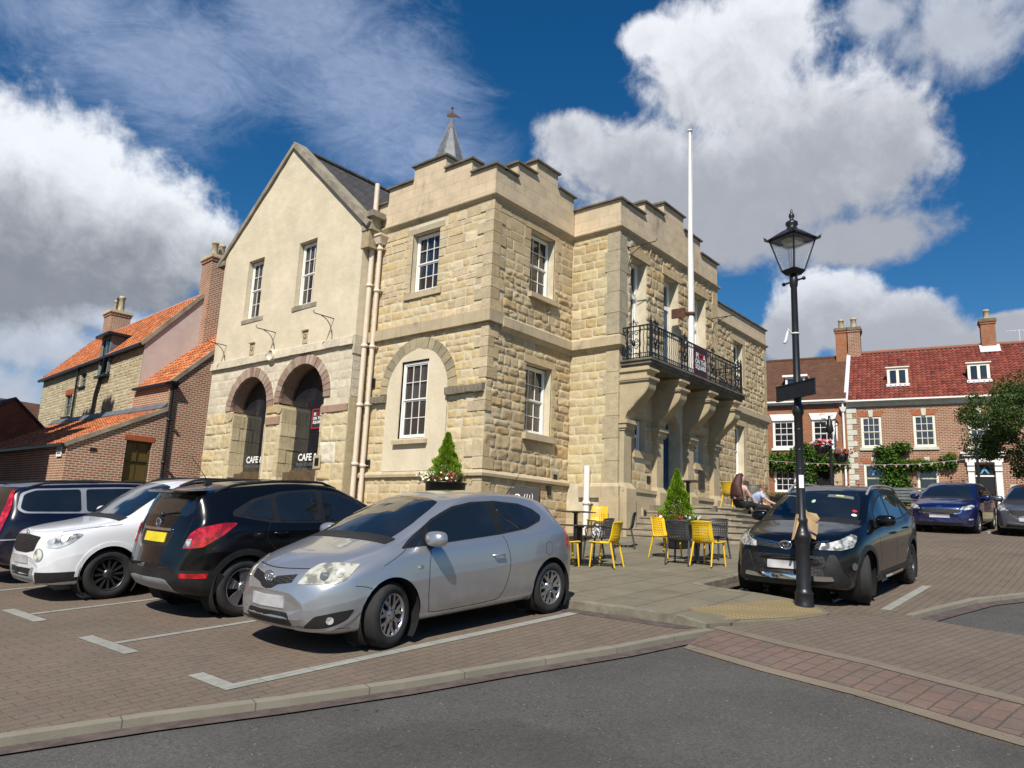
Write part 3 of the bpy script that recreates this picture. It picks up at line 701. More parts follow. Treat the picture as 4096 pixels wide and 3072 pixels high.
# --- buttress base under the centre block and its steps side
BS = MB()
BS.box((CX - .10, CY - .12, .8), (CX + .62, CY + .5, 2.62)); BS.box((CX - .02, CY + .5, 1), (CX + .05, BY, 2.2)); BS.box((CX - .06, CY - .2, .8), (CX + .5, CY - .1, 2.0))
# --- gable with two arches
GL, GR = 25.06, 17.14; AP = (21.22, 14.30)                     # far corner, near corner, apex
ARL = (22.42, 5.22, 1.10, 1.40); ARR = (19.52, 5.30, 1.15, 1.44)
GWL = (22.40, 23.36, 8.42, 10.55); GWR = (19.42, 20.38, 8.42, 10.58)
up = [(GR, 7.03), (GL, 7.03), (GL, 11.05), AP, (GR, 10.55)]
RG = MB()
def sub_gable():
    """rendered upper wall on a fine grid so that it undulates like hand-laid render"""
    def top(u): return AP[1] - (u - AP[0]) * (AP[1] - 11.05) / (GL - AP[0]) if u > AP[0] else AP[1] - (AP[0] - u) * (AP[1] - 10.62) / (AP[0] - GR)
    pts = []; n = 34
    us = sorted(set([GR + (GL - GR) * i / n for i in range(n + 1)] + [AP[0], GWL[0], GWL[1], GWR[0], GWR[1]]))
    zs = sorted(set([7.03 + .24 * i for i in range(31)] + [8.42, 10.55, 10.58]))
    def dd(u, z): 
        if u < GR + .05 or u > GL - .05: return 0
        return -.02 - .022 * noise.noise(Vector((u * .8, 1, z * .8))) - .01 * noise.noise(Vector((u * 2.6, 4, z * 2.6)))
    for a, b in zip(us[:-1], us[1:]):
        for c, d in zip(zs[:-1], zs[1:]):
            um, zm = (a + b) / 2, (c + d) / 2
            if any(w[0] < um < w[1] and w[2] < zm < w[3] for w in (GWL, GWR)): continue
            ta, tb = top(a), top(b)
            if c >= max(ta, tb): continue
            q = [(a, min(c, ta)), (b, min(c, tb)), (b, min(d, tb)), (a, min(d, ta))]
            RG.add([fG(u, z, dd(u, z)) for u, z in q], [(0, 1, 2, 3)], True)
sub_gable()
for w in (GWL, GWR):
    n = [(w[0], w[2]), (w[1], w[2]), (w[1], w[3]), (w[0], w[3])]
    RG.reveal(n, fG, -.03, .34)
RG.add([fG(GR, 5.0, 0), fG(GR, 10.62, 0), (BX + .3, GR, 10.62), (BX + .3, GR, 5.0)], [(0, 1, 2, 3)]); Q.box((GX - .03, GR - .02, 1.2), (BX + .1, GR + .03, 5.22), col=(.44, .37, .23))
# lower gable: white-washed ashlar over yellow piers
arch_loops = []
for (cu, cz, r, R_) in (ARL, ARR): arch_loops.append([(cu - r, 1.2), (cu + r, 1.2)] + arcpts(cu, cz, r, 0, math.pi, 22))
LW = MB(); LW.polyf(rect(GR, GL, 1.15, 7.03), arch_loops, fG, 0.)
PALW = [(.62, .55, .42), (.64, .575, .45), (.60, .53, .40), (.62, .555, .43)]
stones(S, fG, GR + .02, GL - .02, 5.22, 6.80, .285, .58, [], [], .012, .010, PALW, 51, circ=[(ARL[0], ARL[1] - .02, ARL[3]), (ARR[0], ARR[1] - .02, ARR[3])], jit=.12)
PALP = [(.58, .48, .30), (.55, .455, .28), (.60, .51, .33), (.57, .45, .26), (.59, .49, .31)]
stones(S, fG, 23.30, GL - .02, 1.3, 5.2, .42, .62, [], [], .05, .035, PALP, 52)
stones(S, fG, 20.50, 21.24, 1.3, 5.0, .42, .5, [], [], .028, .03, PALP + [(.36, .25, .17)], 53)
stones(S, fG, GR + .02, 18.38, 1.3, 4.98, .5, .66, [], [], .055, .035, PALP + [(.62, .56, .44)], 54)
for (cu, cz, r, R_) in (ARL, ARR):
    voussoirs(Q, fG, cu, cz, r - .01, R_ + .01, 21, -.045, .06, [(.33, .225, .175), (.36, .26, .205), (.30, .20, .15), (.42, .33, .26)], int(cu))
    loopin = arcpts(cu, cz, r, 0, math.pi, 22)
    Q.openrev(loopin, fG, -.03, .52, col=(.27, .185, .145))
    for s_ in (-1, 1):
        u = cu + s_ * r; jw = {(ARL[0], -1): -.03, (ARL[0], 1): .22, (ARR[0], -1): .0, (ARR[0], 1): .20}[(cu, s_)]
        z = 1.3
        while z < cz - .3:                                    # jamb stones running back into the arch
            h = min(.42, cz - z); k_ = RND.uniform(.85, 1.1); cc = RND.choice(PALP); dd = RND.uniform(0, .03)
            nn = 4
            for q_ in range(nn):
                a_, b_ = -.03 + .55 * q_ / nn, -.03 + .55 * (q_ + 1) / nn; pz = RND.uniform(0, .02) + jw
                Q.box(fG(u, z + .006, a_ + .005), fG(u - s_ * (.03 + dd + pz) * 1, z + h - .006, b_ - .005), col=tuple(x * k_ for x in cc))
            z += h
for (u, z) in ((23.42, 5.02), (20.58, 5.08)):          # rounded springers
    Q.cyl(fG(u, z, -.06), fG(u, z, .50), .14, n=12, col=(.44, .36, .22)); Q.box(fG(u - .1, z - .02, -.04), fG(u + .25, z + .14, .50), col=(.48, .39, .24))
Q.box(fG(GR + .05, 4.82, -.05), fG(18.44, 5.02, .02), col=(.36, .245, .18)); Q.box(fG(20.52, 4.62, -.055), fG(21.28, 4.86, .02), col=(.36, .235, .165)); 
Q.box(fG(20.6, 5.0, -.05), fG(21.3, 5.22, .02), col=(.48, .36, .18))
for a in np.arange(GR, GL - .3, .62):                          # whitewashed string at the foot of the render
    k_ = RND.uniform(.9, 1.05); b_ = min(a + .62, GL)
    Q.hexa([fG(a + .004, 6.76 + RND.uniform(0, .02), -.11), fG(b_ - .004, 6.76 + RND.uniform(0, .02), -.11), fG(b_ - .004, 6.78, .02), fG(a + .004, 6.78, .02), fG(a + .004, 7.02, -.08), fG(b_ - .004, 7.02, -.08), fG(b_ - .004, 7.08, .02), fG(a + .004, 7.08, .02)], col=tuple(x * k_ for x in (.60, .535, .41)))
Q.box(fG(GR - .05, 6.5, -.04), fG(GR + .05, 7.06, .4), col=(.5, .44, .34))
for i in range(5): Q.box((GX + .0, GR - .02, 5.25 + i * .26), (BX, GR + .02, 5.25 + i * .26 + .25), col=(.55, .50, .40))
# coping of the gable, roof slopes
GC = MB()
def slope_slab(mb, a, b, x0, x1, th, lift=0.):
    (u0, z0), (u1, z1) = a, b; d = Vector((u1 - u0, z1 - z0)).normalized(); n = Vector((-d.y, d.x)); n = n if n.y > 0 else -n
    P = [(u0 + n.x * lift, z0 + n.y * lift), (u1 + n.x * lift, z1 + n.y * lift), (u1 + n.x * (lift + th), z1 + n.y * (lift + th)), (u0 + n.x * (lift + th), z0 + n.y * (lift + th))]
    vs = [(x0, u, z) for u, z in P] + [(x1, u, z) for u, z in P]
    mb.add(vs, [(0, 1, 2, 3), (7, 6, 5, 4), (0, 4, 5, 1), (1, 5, 6, 2), (2, 6, 7, 3), (3, 7, 4, 0)])
slope_slab(GC, (AP[0] + .02, AP[1] - .02), (16.86, 10.33), GX - .16, GX + .34, .17)
slope_slab(GC, (25.42, 10.72), (AP[0] - .02, AP[1] - .02), GX - .10, GX + .34, .15)
GC.box((GX - .14, 16.62, 10.62), (GX + .36, 17.25, 10.80)); GC.box((GX - .06, 16.75, 10.25), (GX + .3, 17.2, 10.63)); GC.box((GX - .08, 25.0, 10.75), (GX + .34, 25.5, 10.92))
Q.box((GX - .03, 16.85, 9.72), (BX, 17.2, 10.28), col=(.40, .33, .2))
SL = MB(); slope_slab(SL, (AP[0], AP[1] - .1), (16.95, 10.42), GX + .34, 21.0, .06); slope_slab(SL, (25.3, 10.75), (AP[0], AP[1] - .1), GX + .34, 21.0, .06)
for i in range(16): SL.cyl((GX + .36 + i * .45, AP[0], AP[1] + .0), (GX + .36 + i * .45 + .43, AP[0], AP[1] - .0), .11, .10, n=8)
m.box((GX + .5, 17.2, 1.2), (21, 17.3, 10.5)); m.box((GX + .4, 24.95, 1.2), (21, 25.05, 10.9)); m.box((20.9, 17.2, 1.2), (21, 25, 10.6))
m.prism([(17.2, 10.5), (25.0, 10.5), AP], FX(20.9), 0, .1)
# assemble hall
o = S.build('wall_facing', M_STONE, hall, HB)
hp('wall', m, M_MORTAR); hp('wall_facing_lower', LW, M_MORTAR); o.name = 'stone_facing'
build_split(Q, 'dressed_stonework', M_STONE, hall, HB); build_split(D, 'dressed_stonework', M_STONE, hall, HB, .01); build_split(IMP, 'impost', M_STONE, hall, HB)
hp('arch_infill', I, M_RENDER); hp('rendered_gable', RG, M_RENDER)
hp('cornice', CORN, M_STRING); build_split(STR, 'string_course', M_STRING, hall, HB); hp('plinth_string', PLN, M_STRING)
par = hp('parapet', PAR, M_PARAPET); COP.build('coping', M_COPING, par, HB); hp('buttress_base', BS, M_DRESSED)
GC.build('coping', M_GCOPE, hall, HB).name = 'gable_coping'; hp('slate_roof', SL, M_SLATE)
def hsash(fr, r, d, **k): return sash(hall, fr, r[0] + .03, r[1] - .03, r[2] + .02, r[3] - .04, d, base=HB, **k)
for fr, r, d, k in ((fB, WU, .16, dict(sill=(WU[0] - .2, WU[1] + .2, 7.93, 8.14, .07))), (fB, WL, .03, dict(sill=(WL[0] - .12, WL[1] + .1, 3.80, 3.94, .14), glass=M_CURTAIN, nt=2, nb=2)),
                    (fR, RU, .22, dict(sill=(RU[0] - .05, RU[1] + .12, 7.95, 8.12, .13))), (fR, RL, .22, dict(sill=(RL[0] - .1, RL[1] + .14, RL[2] - .2, RL[2], .14), glass=M_CURTAIN)),
                    (fG, GWL, .14, dict(sill=(22.1, 23.42, 8.25, 8.42, .05), sillmat=M_GCOPE, glass=M_CURTAIN)), (fG, GWR, .14, dict(sill=(19.15, 20.45, 8.25, 8.42, .05), sillmat=M_GCOPE, glass=M_CURTAIN)),
                    (fR, VU, .25, dict(nx=1, nt=1, nb=1)), (fR, VL, .25, dict(nx=1, nt=1, nb=1, sill=(VL[0] - .15, VL[1] + .2, VL[2] - .22, VL[2], .12))),
                    (fC, CL[0], .18, dict(nx=1, nt=1, nb=1)), (fC, CL[1], .18, dict(nx=1, nt=1, nb=1))):
    hsash(fr, r, d, **k)
for i, r in enumerate(CW):                                     # french windows: fanlight over two tall leaves, the middle one a blue door
    a, b, c, d_ = r; F = MB(); dd = .30
    def bx(ua, ub, za, zb, da=dd, db=dd + .1, mb=F): mb.hexa([fC(ua, za, da), fC(ub, za, da), fC(ub, za, db), fC(ua, za, db), fC(ua, zb, da), fC(ub, zb, da), fC(ub, zb, db), fC(ua, zb, db)])
    bx(a, a + .13, c, d_ - .02); bx(b - .13, b, c, d_ - .02); bx(a + .13, b - .13, d_ - .14, d_ - .02); tz = 8.55 if i != 1 else 8.72
    bx(a + .13, b - .13, tz, tz + .12, dd - .03)
    bx((a + b) / 2 - .03, (a + b) / 2 + .03, tz + .12, d_ - .14, dd + .02)
    if i != 1: bx(a + .13, a + .2, c, tz, dd + .02); bx(b - .2, b - .13, c, tz, dd + .02); bx(a + .2, b - .2, c, c + .3, dd + .02); bx((a + b) / 2 - .05, (a + b) / 2 + .05, c + .3, tz, dd + .02)
    o = F.build('window' if i != 1 else 'door_frame', M_WHITE, hall, HB)
    g = MB(); z0_ = tz if i == 1 else c; g.add([fC(a + .12, z0_, dd + .06), fC(b - .12, z0_, dd + .06), fC(b - .12, d_ - .1, dd + .06), fC(a + .12, d_ - .1, dd + .06)], [(0, 1, 2, 3)]); g.build('pane', M_GLASS, o, HB)
    if i == 1:
        dm = MB(); bx(a + .13, a + .42, c, tz, dd + .01, dd + .06, dm); bx(b - .42, b - .13, c, tz, dd + .01, dd + .06, dm); bx(a + .42, b - .42, c, c + .9, dd + .02, dd + .05, dm); dm.build('door', M_BLUEDOOR, hall, HB)
# entrance door, recessed and planked
dm = MB(); dm.polyf(DOOR, [], fC, .42)
for i in range(9): u = 20.0 + i * .135; dm.box(fC(u, 2.52, .40), fC(u + .12, 5.1, .425))
dm.build('door', M_BLUEDOOR, hall, HB)
# --- balcony: slab, scrolled consoles on pilasters, iron railing
BF = 9.74; SLB = MB()
SLB.box((17.56, BF, 6.24), (23.96, CY + .02, 6.33)); SLB.box((17.62, BF + .06, 6.16), (23.9, CY + .02, 6.24)); SLB.box((17.52, BF - .04, 6.33), (24.0, CY + .02, 6.38))
hp('balcony_slab', SLB, M_COPING)
PX = [(17.52, 18.02), (19.36, 19.86), (21.34, 21.84), (23.20, 23.70)]
for (a, b) in PX:
    c = MB(); fx = FX(a)
    # side profile (y, z) of the big S-shaped console
    prof = [(CY + .02, 6.16), (BF + .10, 6.16), (BF + .04, 6.10), (BF + .04, 6.02), (BF + .12, 5.98), (BF + .12, 5.80)]
    s_ = bez([(BF + .10, 5.78), (BF + .02, 5.42), (BF + .45, 5.28), (CY - .42, 5.08)], 9) + bez([(CY - .42, 5.08), (CY - .28, 4.98), (CY - .22, 4.86), (CY - .20, 4.72)], 6)[1:]
    prof += list(s_) + [(CY + .02, 4.72)]
    c.prism(prof, FX(a + .03), 0, b - a - .06)
    c.box((a - .02, BF + .03, 5.76), (b + .02, CY, 5.80)); c.box((a - .04, BF - .0, 5.80), (b + .04, CY, 5.86)); c.box((a - .02, BF + .0, 6.04), (b + .02, CY, 6.1))
    co = hp('console', c, M_DRESSED)
    rib = MB()
    for k in range(7):                                        # reeded front of the scroll
        x = a + .06 + (b - a - .12) * k / 6
        rib.tube([(x, y - .012, z) for y, z in s_[:12]], .026, 5)
    rib.build('reeding', M_DRESSED, co, HB)
    p = MB(); p.box((a + .05, CY - .17, 3.02), (b - .07, CY, 4.44)); p.box((a + .02, CY - .22, 4.44), (b - .03, CY, 4.5)); p.box((a - .01, CY - .26, 4.50), (b, CY, 4.62)); p.box((a - .04, CY - .31, 4.62), (b + .04, CY, 4.72))
    p.hexa([(a, CY - .3, 1.3), (b, CY - .3, 1.3), (b, CY, 1.3), (a, CY, 1.3), (a, CY - .3, 2.86), (b, CY - .3, 2.86), (b, CY, 2.86), (a, CY, 2.86)])
    p.hexa([(a, CY - .3, 2.86), (b, CY - .3, 2.86), (b, CY, 2.86), (a, CY, 2.86), (a + .05, CY - .17, 3.02), (b - .07, CY - .17, 3.02), (b - .07, CY, 3.02), (a + .05, CY, 3.02)])
    hp('pilaster', p, M_DRESSED)
bs = MB()                                                     # plinth between the pilasters
for a, b in ((CX, 19.4), (21.8, 23.98)): bs.box((a, CY - .16, 1.3), (b, CY + .02, 2.80)); bs.box((a, CY - .20, 2.80), (b, CY + .02, 2.90))
bs.box((18.55, CY - .2, 2.05), (18.95, CY - .1, 2.4)); build_split(bs, 'plinth', M_DRESSED, hall, HB)
v = MB(); v.box((18.62, CY - .21, 2.13), (18.86, CY - .19, 2.33)); v.box((19.1, CY - .03, 3.12), (19.3, CY - .01, 3.32)); v.box((BX + 2.92, BY - .05, 2.98), (BX + 3.1, BY - .03, 3.2)); v.box((BX + 2.66, BY - .05, 2.62), (BX + 2.84, BY - .03, 2.86))
v.box((BX - .05, 16.6, 5.5), (BX - .03, 16.82, 5.78)); v.box((BX - .05, 16.55, 3.2), (BX - .03, 16.8, 3.42)); v.box((GX - .07, 18.28, 3.25), (GX - .05, 18.46, 3.48))
build_split(v, 'air_vent', M_IRON, hall, HB)
vf = MB()
for u, z in ((22.57, 7.28), (19.58, 7.30)): vf.box((GX - .04, u - .13, z - .2), (GX - .01, u + .13, z + .2)); vf.box((GX - .09, u - .16, z + .2), (GX - .01, u + .16, z + .24)); vf.lathe([(.075, -.052), (.055, -.052), (.05, -.042)], (GX, u, z + .02), 12, 'x'); 
vf.box((GX - .062, 18.2, 3.17), (GX - .045, 18.54, 3.56)); vf.box((BX + 2.84, BY - .045, 2.9), (BX + 3.18, BY - .03, 3.28))
build_split(vf, 'vent_stone', M_DRESSED, hall, HB)
vh = MB()
for u, z in ((22.57, 7.28), (19.58, 7.30)): vh.cyl((GX - .045, u, z + .02), (GX - .035, u, z + .02), .05, n=12)
build_split(vh, 'vent_hole', M_IRON, hall, HB)
md = MB(); md.lathe([(.20, 0), (.20, -.14), (.16, -.17), (.15, -.13), (.0, -.13)], (GX, 21.26, 6.9), 20, 'x'); hp('medallion', md, plain('whitewashed_stone', (.58, .53, .42), .9, .1, 4, .01, 20))
pq = MB(); pq.prism([(22.42, 3.18), (22.82, 3.18), (22.82, 3.72), (22.70, 3.74)] + arcpts(22.62, 3.74, .10, 0, math.pi, 8) + [(22.42, 3.72)], fC, -.05, .0); hp('plaque', pq, M_DARKM)
rl = MB()
def bar(p, q, r=.011, n=4): rl.cyl(p, q, r * 1.35, n=n, smooth=False)
def scroll(c, ax, r, turns, sgn, th=.0125):
    pts = []
    for i in range(15):
        t = i / 14; a = sgn * turns * 2 * math.pi * t; q = r * (1 - .82 * t); pts.append((c[0] + (ax[0] * math.cos(a)) * q, c[1] + (ax[1] * math.cos(a)) * q, c[2] + math.sin(a) * q))
    rl.tube(pts, th, 4)
ZR, Z0 = 7.34, 6.42
def railing(p, q, panels, n):
    P, Q_ = Vector(p), Vector(q); L = (Q_ - P).length; d = (Q_ - P) / L
    for z, r in ((ZR, .018), (ZR - .13, .010), (Z0 + .02, .014), (Z0 + .14, .010)): bar((*(P.xy), z), (*(Q_.xy), z), r)
    for i in range(n + 1):
        u = L * i / n; c = P + d * u
        if any(abs(u - a) < w / 2 for a, w in panels): continue
        wv = [(c.x + d.x * .012 * math.sin(k * 2.4), c.y + d.y * .012 * math.sin(k * 2.4), Z0 + (ZR - Z0) * k / 7) for k in range(8)]
        rl.tube(wv, .012, 4)
        if i < n:
            cc = c + d * (L / n / 2)
            rl.tube([(cc.x + d.x * .045 * math.cos(t), cc.y + d.y * .045 * math.cos(t), ZR - .065 + .05 * math.sin(t)) for t in np.linspace(0, 6.28, 9)], .006, 4)
            bar((cc.x, cc.y, Z0 + .02), (cc.x, cc.y, Z0 + .14), .007)
    for a, w in panels:
        c = P + d * a
        for s_ in (-1, 1): bar((*(c + d * s_ * w / 2).xy, Z0), (*(c + d * s_ * w / 2).xy, ZR + .02), .014)
        for sx in (-1, 1):
            for z, r, sg in ((Z0 + .72, .09, 1), (Z0 + .52, .075, -1), (Z0 + .32, .085, 1), (Z0 + .12, .07, -1)):
                o = c + d * sx * w * .25; scroll((o.x, o.y, z), (d.x * sx, d.y * sx), r, 1.3, sg)
            o = c + d * sx * w * .22; scroll((o.x, o.y, ZR + .07), (d.x * sx, d.y * sx), .06, 1.1, 1)
        rl.lathe([(.005, -.1), (.05, -.04), (.055, 0), (.045, .05), (.005, .1)], (c.x, c.y, Z0 + .44), 8)
        bar((c.x, c.y, Z0), (c.x, c.y, ZR + .12), .01); rl.lathe([(.012, 0), (.03, .05), (.03, .08), (.006, .15)], (c.x, c.y, ZR + .08), 6)
railing((17.66, BF + .06, 0), (23.8, BF + .06, 0), [(.25, .36), (2.02, .36), (3.95, .36), (5.9, .36)], 52)
railing((17.66, CY - .04, 0), (17.66, BF + .06, 0), [(.34, .38)], 8); railing((23.8, CY - .04, 0), (23.8, BF + .06, 0), [(.34, .38)], 8)
for x in (17.66, 23.8): rl.box((x - .03, BF + .03, 6.38), (x + .03, BF + .09, ZR + .06)); rl.lathe([(.02, 0), (.045, .04), (.02, .08), (.03, .11), (.006, .2)], (x, BF + .06, ZR + .06), 8)
hp('balcony_railing', rl, M_IRON)
bn = thing('banner', 'black pizza banner with a red border hung on the balcony railing', 'banner', (20.62, BF + .02, 6.4))
q = MB(); q.box((-.46, -.012, .0), (.46, .0, .88)); q.build('cloth', plain('banner_black', (.022, .02, .022), .6, .1), bn)
q = MB(); [q.box(a, b) for a, b in (((-.46, -.016, .868), (.46, -.012, .88)), ((-.46, -.016, 0), (.46, -.012, .010)), ((-.46, -.016, .010), (-.448, -.012, .868)), ((.448, -.016, .010), (.46, -.012, .868)))]
M_RED = plain('banner_red', (.42, .02, .03), .6, .05); q.build('border', M_RED, bn)
M_LETW = plain('letter_white', (.80, .80, .80), .6, .02)
def fbn(u, z, d=0.): return (u, -.016 + d, z)
def lettering(parent, lines, fr, mat, name='lettering', off=None):
    q = MB()
    for (t, sz, u, z, b) in lines: vs, fs = text_mesh(t, sz, fr, u, z, -.004, 'CENTER', b); q.add(vs, fs)
    return q.build(name, mat, parent, off)
lettering(bn, [('PI', .25, -.235, .53, .006), ('A', .25, .245, .53, .006), ('ON THE', .2, 0, .37, .006), ('SQUARE', .19, 0, .21, .006)], fbn, M_LETW)
lettering(bn, [('ZZ', .25, .03, .53, .006)], fbn, M_RED)
# --- cafe glazing behind the arches
M_WOODF = plain('dark_oak_frame', (.10, .065, .035), .6, .3, 4)
def fcafe(u, z, d=0.): return (GX + .50 + d, -u, z)          # u runs the way one reads from the square
for (cu, cz, r, R_), txt in ((ARL, 0), (ARR, 1)):
    fr = MB(); c2 = cz; rr = r + .12
    lo = [(cu - rr, 3.12), (cu + rr, 3.12)] + arcpts(cu, c2, rr, 0, math.pi, 20); li = [(cu - rr + .14, 3.2), (cu + rr - .14, 3.2)] + arcpts(cu, c2, rr - .14, 0, math.pi, 20)
    n = len(lo); f3 = FX(GX + .44); vs = [f3(u, z) for u, z in lo] + [f3(u, z) for u, z in li]
    fr.add(vs, [(i, (i + 1) % n, (i + 1) % n + n, i + n) for i in range(n)]); fr.reveal(li, f3, 0, .1)
    fr.box((GX + .2, cu - r - .1, 2.6), (GX + .54, cu + r + .1, 3.12)); fr.box((GX + .46, cu - r - .1, 1.2), (GX + .54, cu + r + .1, 2.6))
    wo = hp('window', fr, M_WOODF); g = MB(); g.polyf(li, [], FX(GX + .505), 0.); g.build('pane', M_GLASS, wo, HB)
    w1 = -cu - r
    lx = {0: -23.06, 1: -20.13}[txt]
    lettering(wo, [('CAFE &', .30, lx + .50, 3.50, .008)], fcafe, M_LETW, off=HB)
    M_FAINT = MATS.get('faint_letter') or plain('faint_letter', (.13, .135, .14), .5, .02)
    if txt: lettering(wo, [('FRESH SOURDOUGH', .14, lx + .60, 3.33, .002), ('CRAFT BEER, CASK ALE', .14, lx + .55, 3.17, .002)], fcafe, M_FAINT, off=HB)
    else: lettering(wo, [('FRESH SOURDOUGH', .14, lx + .6, 3.33, .002)], fcafe, M_FAINT, off=HB)
ps = MB(); U, Zc = -19.27, 5.0
for a, b in (((U - .29, 4.47), (U + .31, 4.50)), ((U - .29, 5.06), (U + .31, 5.09)), ((U - .29, 4.50), (U - .26, 5.06)), ((U + .28, 4.50), (U + .31, 5.06))): ps.hexa([fcafe(a[0], a[1], -.02), fcafe(b[0], a[1], -.02), fcafe(b[0], a[1], -.005), fcafe(a[0], a[1], -.005), fcafe(a[0], b[1], -.02), fcafe(b[0], b[1], -.02), fcafe(b[0], b[1], -.005), fcafe(a[0], b[1], -.005)])
sg = thing('window_sign', 'red-framed pizza sign inside the right-hand cafe arch', 'sign', (GX + .45, 19.27, 4.6)); so = (GX + .45, 19.27, 4.6)
q = MB(); q.box(fcafe(U - .28, 4.48, -.012), fcafe(U + .30, 5.08, -.006)); q.build('panel', MATS['banner_black'], sg, so); ps.build('frame', M_RED, sg, so)
lettering(sg, [('PI', .15, U - .14, 4.87, .004), ('A', .15, U + .16, 4.87, .004), ('ON THE', .125, U + .01, 4.75, .004), ('SQUARE', .12, U + .01, 4.63, .004)], lambda u, z, d=0.: fcafe(u, z, d - .02), M_LETW, off=so)
lettering(sg, [('ZZ', .15, U + .02, 4.87, .004)], lambda u, z, d=0.: fcafe(u, z, d - .02), M_RED, off=so)
# --- sign brackets
def bracket(name_lab, fr, u, z, flip=1, L=.72):
    b = thing('sign_bracket', name_lab, 'bracket', fr(u, z, 0), group='wrought iron sign brackets on the hall'); base = fr(u, z, 0); q = MB()
    q.tube([fr(u, z, .02), fr(u, z, -L)], .016, 5); q.tube([fr(u, z, -L), fr(u, z + .05, -L - .05), fr(u, z + .09, -L - .01)], .012, 5)
    q.lathe([(.05, 0), (.05, .02)], fr(u, z, 0), 8, 'x') if fr(0, 0, 1)[0] != fr(0, 0, 0)[0] else q.lathe([(.05, 0), (.05, .02)], fr(u, z, -.02), 8, 'y')
    q.tube(catmull([fr(u, z - .02, -L * .65), fr(u, z - .08, -L * .4), fr(u, z - .25, -.12), fr(u, z - .55, -.02)], 5), .013, 5)
    q.tube(catmull([fr(u, z - .55, -.02), fr(u, z - .75, -.05), fr(u, z - .85, -.02)], 4), .01, 5)
    q.build('arm', M_DARKM, b, base); return b
bracket('curved iron sign bracket on the gable beside the brick outbuilding', fG, 24.25, 7.62); bracket('curved iron sign bracket on the gable between the two arches', fG, 21.25, 7.68); bracket('curved iron sign bracket on the gable, the one nearest the downpipes', fG, 18.22, 7.7)
bracket('iron sign bracket high on the balcony front, left of the tall windows', fC, 17.95, 9.85, L=.9); bracket('iron sign bracket on the balcony front, right of the tall windows', fC, 23.55, 9.1, L=.9)
# --- rainwater pipes (one of them with a hopper)
def pipe(lab, pts, r, clips, hop=None, mat=None, cat='downpipe'):
    b0 = pts[-1]; t = thing('downpipe', lab, cat, b0); q = MB(); q.tube(pts, r, 10)
    for z in clips:
        k = [i for i in range(len(pts) - 1) if min(pts[i][2], pts[i + 1][2]) <= z <= max(pts[i][2], pts[i + 1][2])]
        if not k: continue
        a, c = Vector(pts[k[0]]), Vector(pts[k[0] + 1]); f = (z - a.z) / (c.z - a.z); p = a.lerp(c, f); q.lathe([(r, -.05), (r + .022, -.045), (r + .022, .045), (r, .05)], p, 10); q.box((p.x, p.y - .13, z - .012), (p.x + r + .07, p.y - .04, z + .012))
    q.build('pipe', mat or M_PIPE, t, b0)
    if hop:
        h = MB(); x, y, z = hop; h.hexa([(x - .09, y - .10, z), (x + .12, y - .10, z), (x + .12, y + .10, z), (x - .09, y + .10, z), (x - .16, y - .17, z + .22), (x + .15, y - .17, z + .22), (x + .15, y + .17, z + .22), (x - .16, y + .17, z + .22)]); h.box((x - .18, y - .19, z + .22), (x + .16, y + .19, z + .28)); h.build('hopper', mat or M_PIPE, t, b0)
    return t
pipe('tall blush-cream downpipe rising above the eaves, left of the pair', [(13.66, 17.0, 11.85), (13.66, 17.02, 1.2)], .078, [10.75, 8.6, 6.75, 5.0, 3.3])
pipe('shorter blush-cream downpipe with a hopper head, right of the pair', [(13.70, 16.70, 9.85), (13.70, 16.72, 1.2)], .066, [9.7, 8.4, 6.7, 5.0, 3.25], hop=(13.70, 16.70, 9.85))
pipe('thick white pipe stub against the stone beside the yellow chairs', [(17.33, 11.58, 3.46), (17.33, 11.58, 1.5)], .085, [2.45], mat=M_WHITE)
# --- spire with weathervane
sp = MB(); sc_ = (20.74, 21.2); n = 8
def spz(r, z): return [(sc_[0] + r * math.cos(2 * math.pi * (i + .5) / n), sc_[1] + r * math.sin(2 * math.pi * (i + .5) / n), z) for i in range(n)]
rings = [spz(1.15, 15.2), spz(.82, 16.3), spz(.60, 17.05), spz(.42, 17.65), spz(.05, 18.75)]
for a, b in zip(rings[:-1], rings[1:]): sp.add(a + b, [(i, (i + 1) % n, (i + 1) % n + n, i + n) for i in range(n)])
for i in range(n): sp.tube([rg[i] for rg in rings], .03, 5)
sp.cyl((sc_[0], sc_[1], 10.2), (sc_[0], sc_[1], 15.3), 1.0, n=8, smooth=False)
spo = hp('spire', sp, M_LEAD)
cap = MB(); a, b = spz(.17, 18.42), spz(.02, 18.95); cap.add(a + b, [(i, (i + 1) % n, (i + 1) % n + n, i + n) for i in range(n)]); cap.build('spire_cap', M_COPING, spo, HB)
wv = MB(); x, y = sc_; wv.cyl((x, y, 18.7), (x, y, 19.4), .022, n=6); wv.ball((x, y, 19.42), .055)
dv = Vector((math.sin(rad(39.7)), -math.cos(rad(39.7)), 0)); 
fish = [(-.55, -.02), (-.42, .12), (-.28, .02), (-.18, .17), (.0, .2), (.12, .16), (.45, .04), (.78, -.1), (.98, -.18), (.8, -.16), (.4, -.1), (.1, -.14), (-.1, -.12), (-.3, -.16), (-.48, -.12)]
wv.prism([(u * .82, z) for u, z in fish], lambda u, z, d=0.: (x + dv.x * u * .5 + dv.y * d, y + dv.y * u * .5 - dv.x * d, 19.08 + z * .65), -.015, .015)
wv.build('weathervane', plain('rusty_iron', (.09, .035, .02), .8, .3, 8), spo, HB)
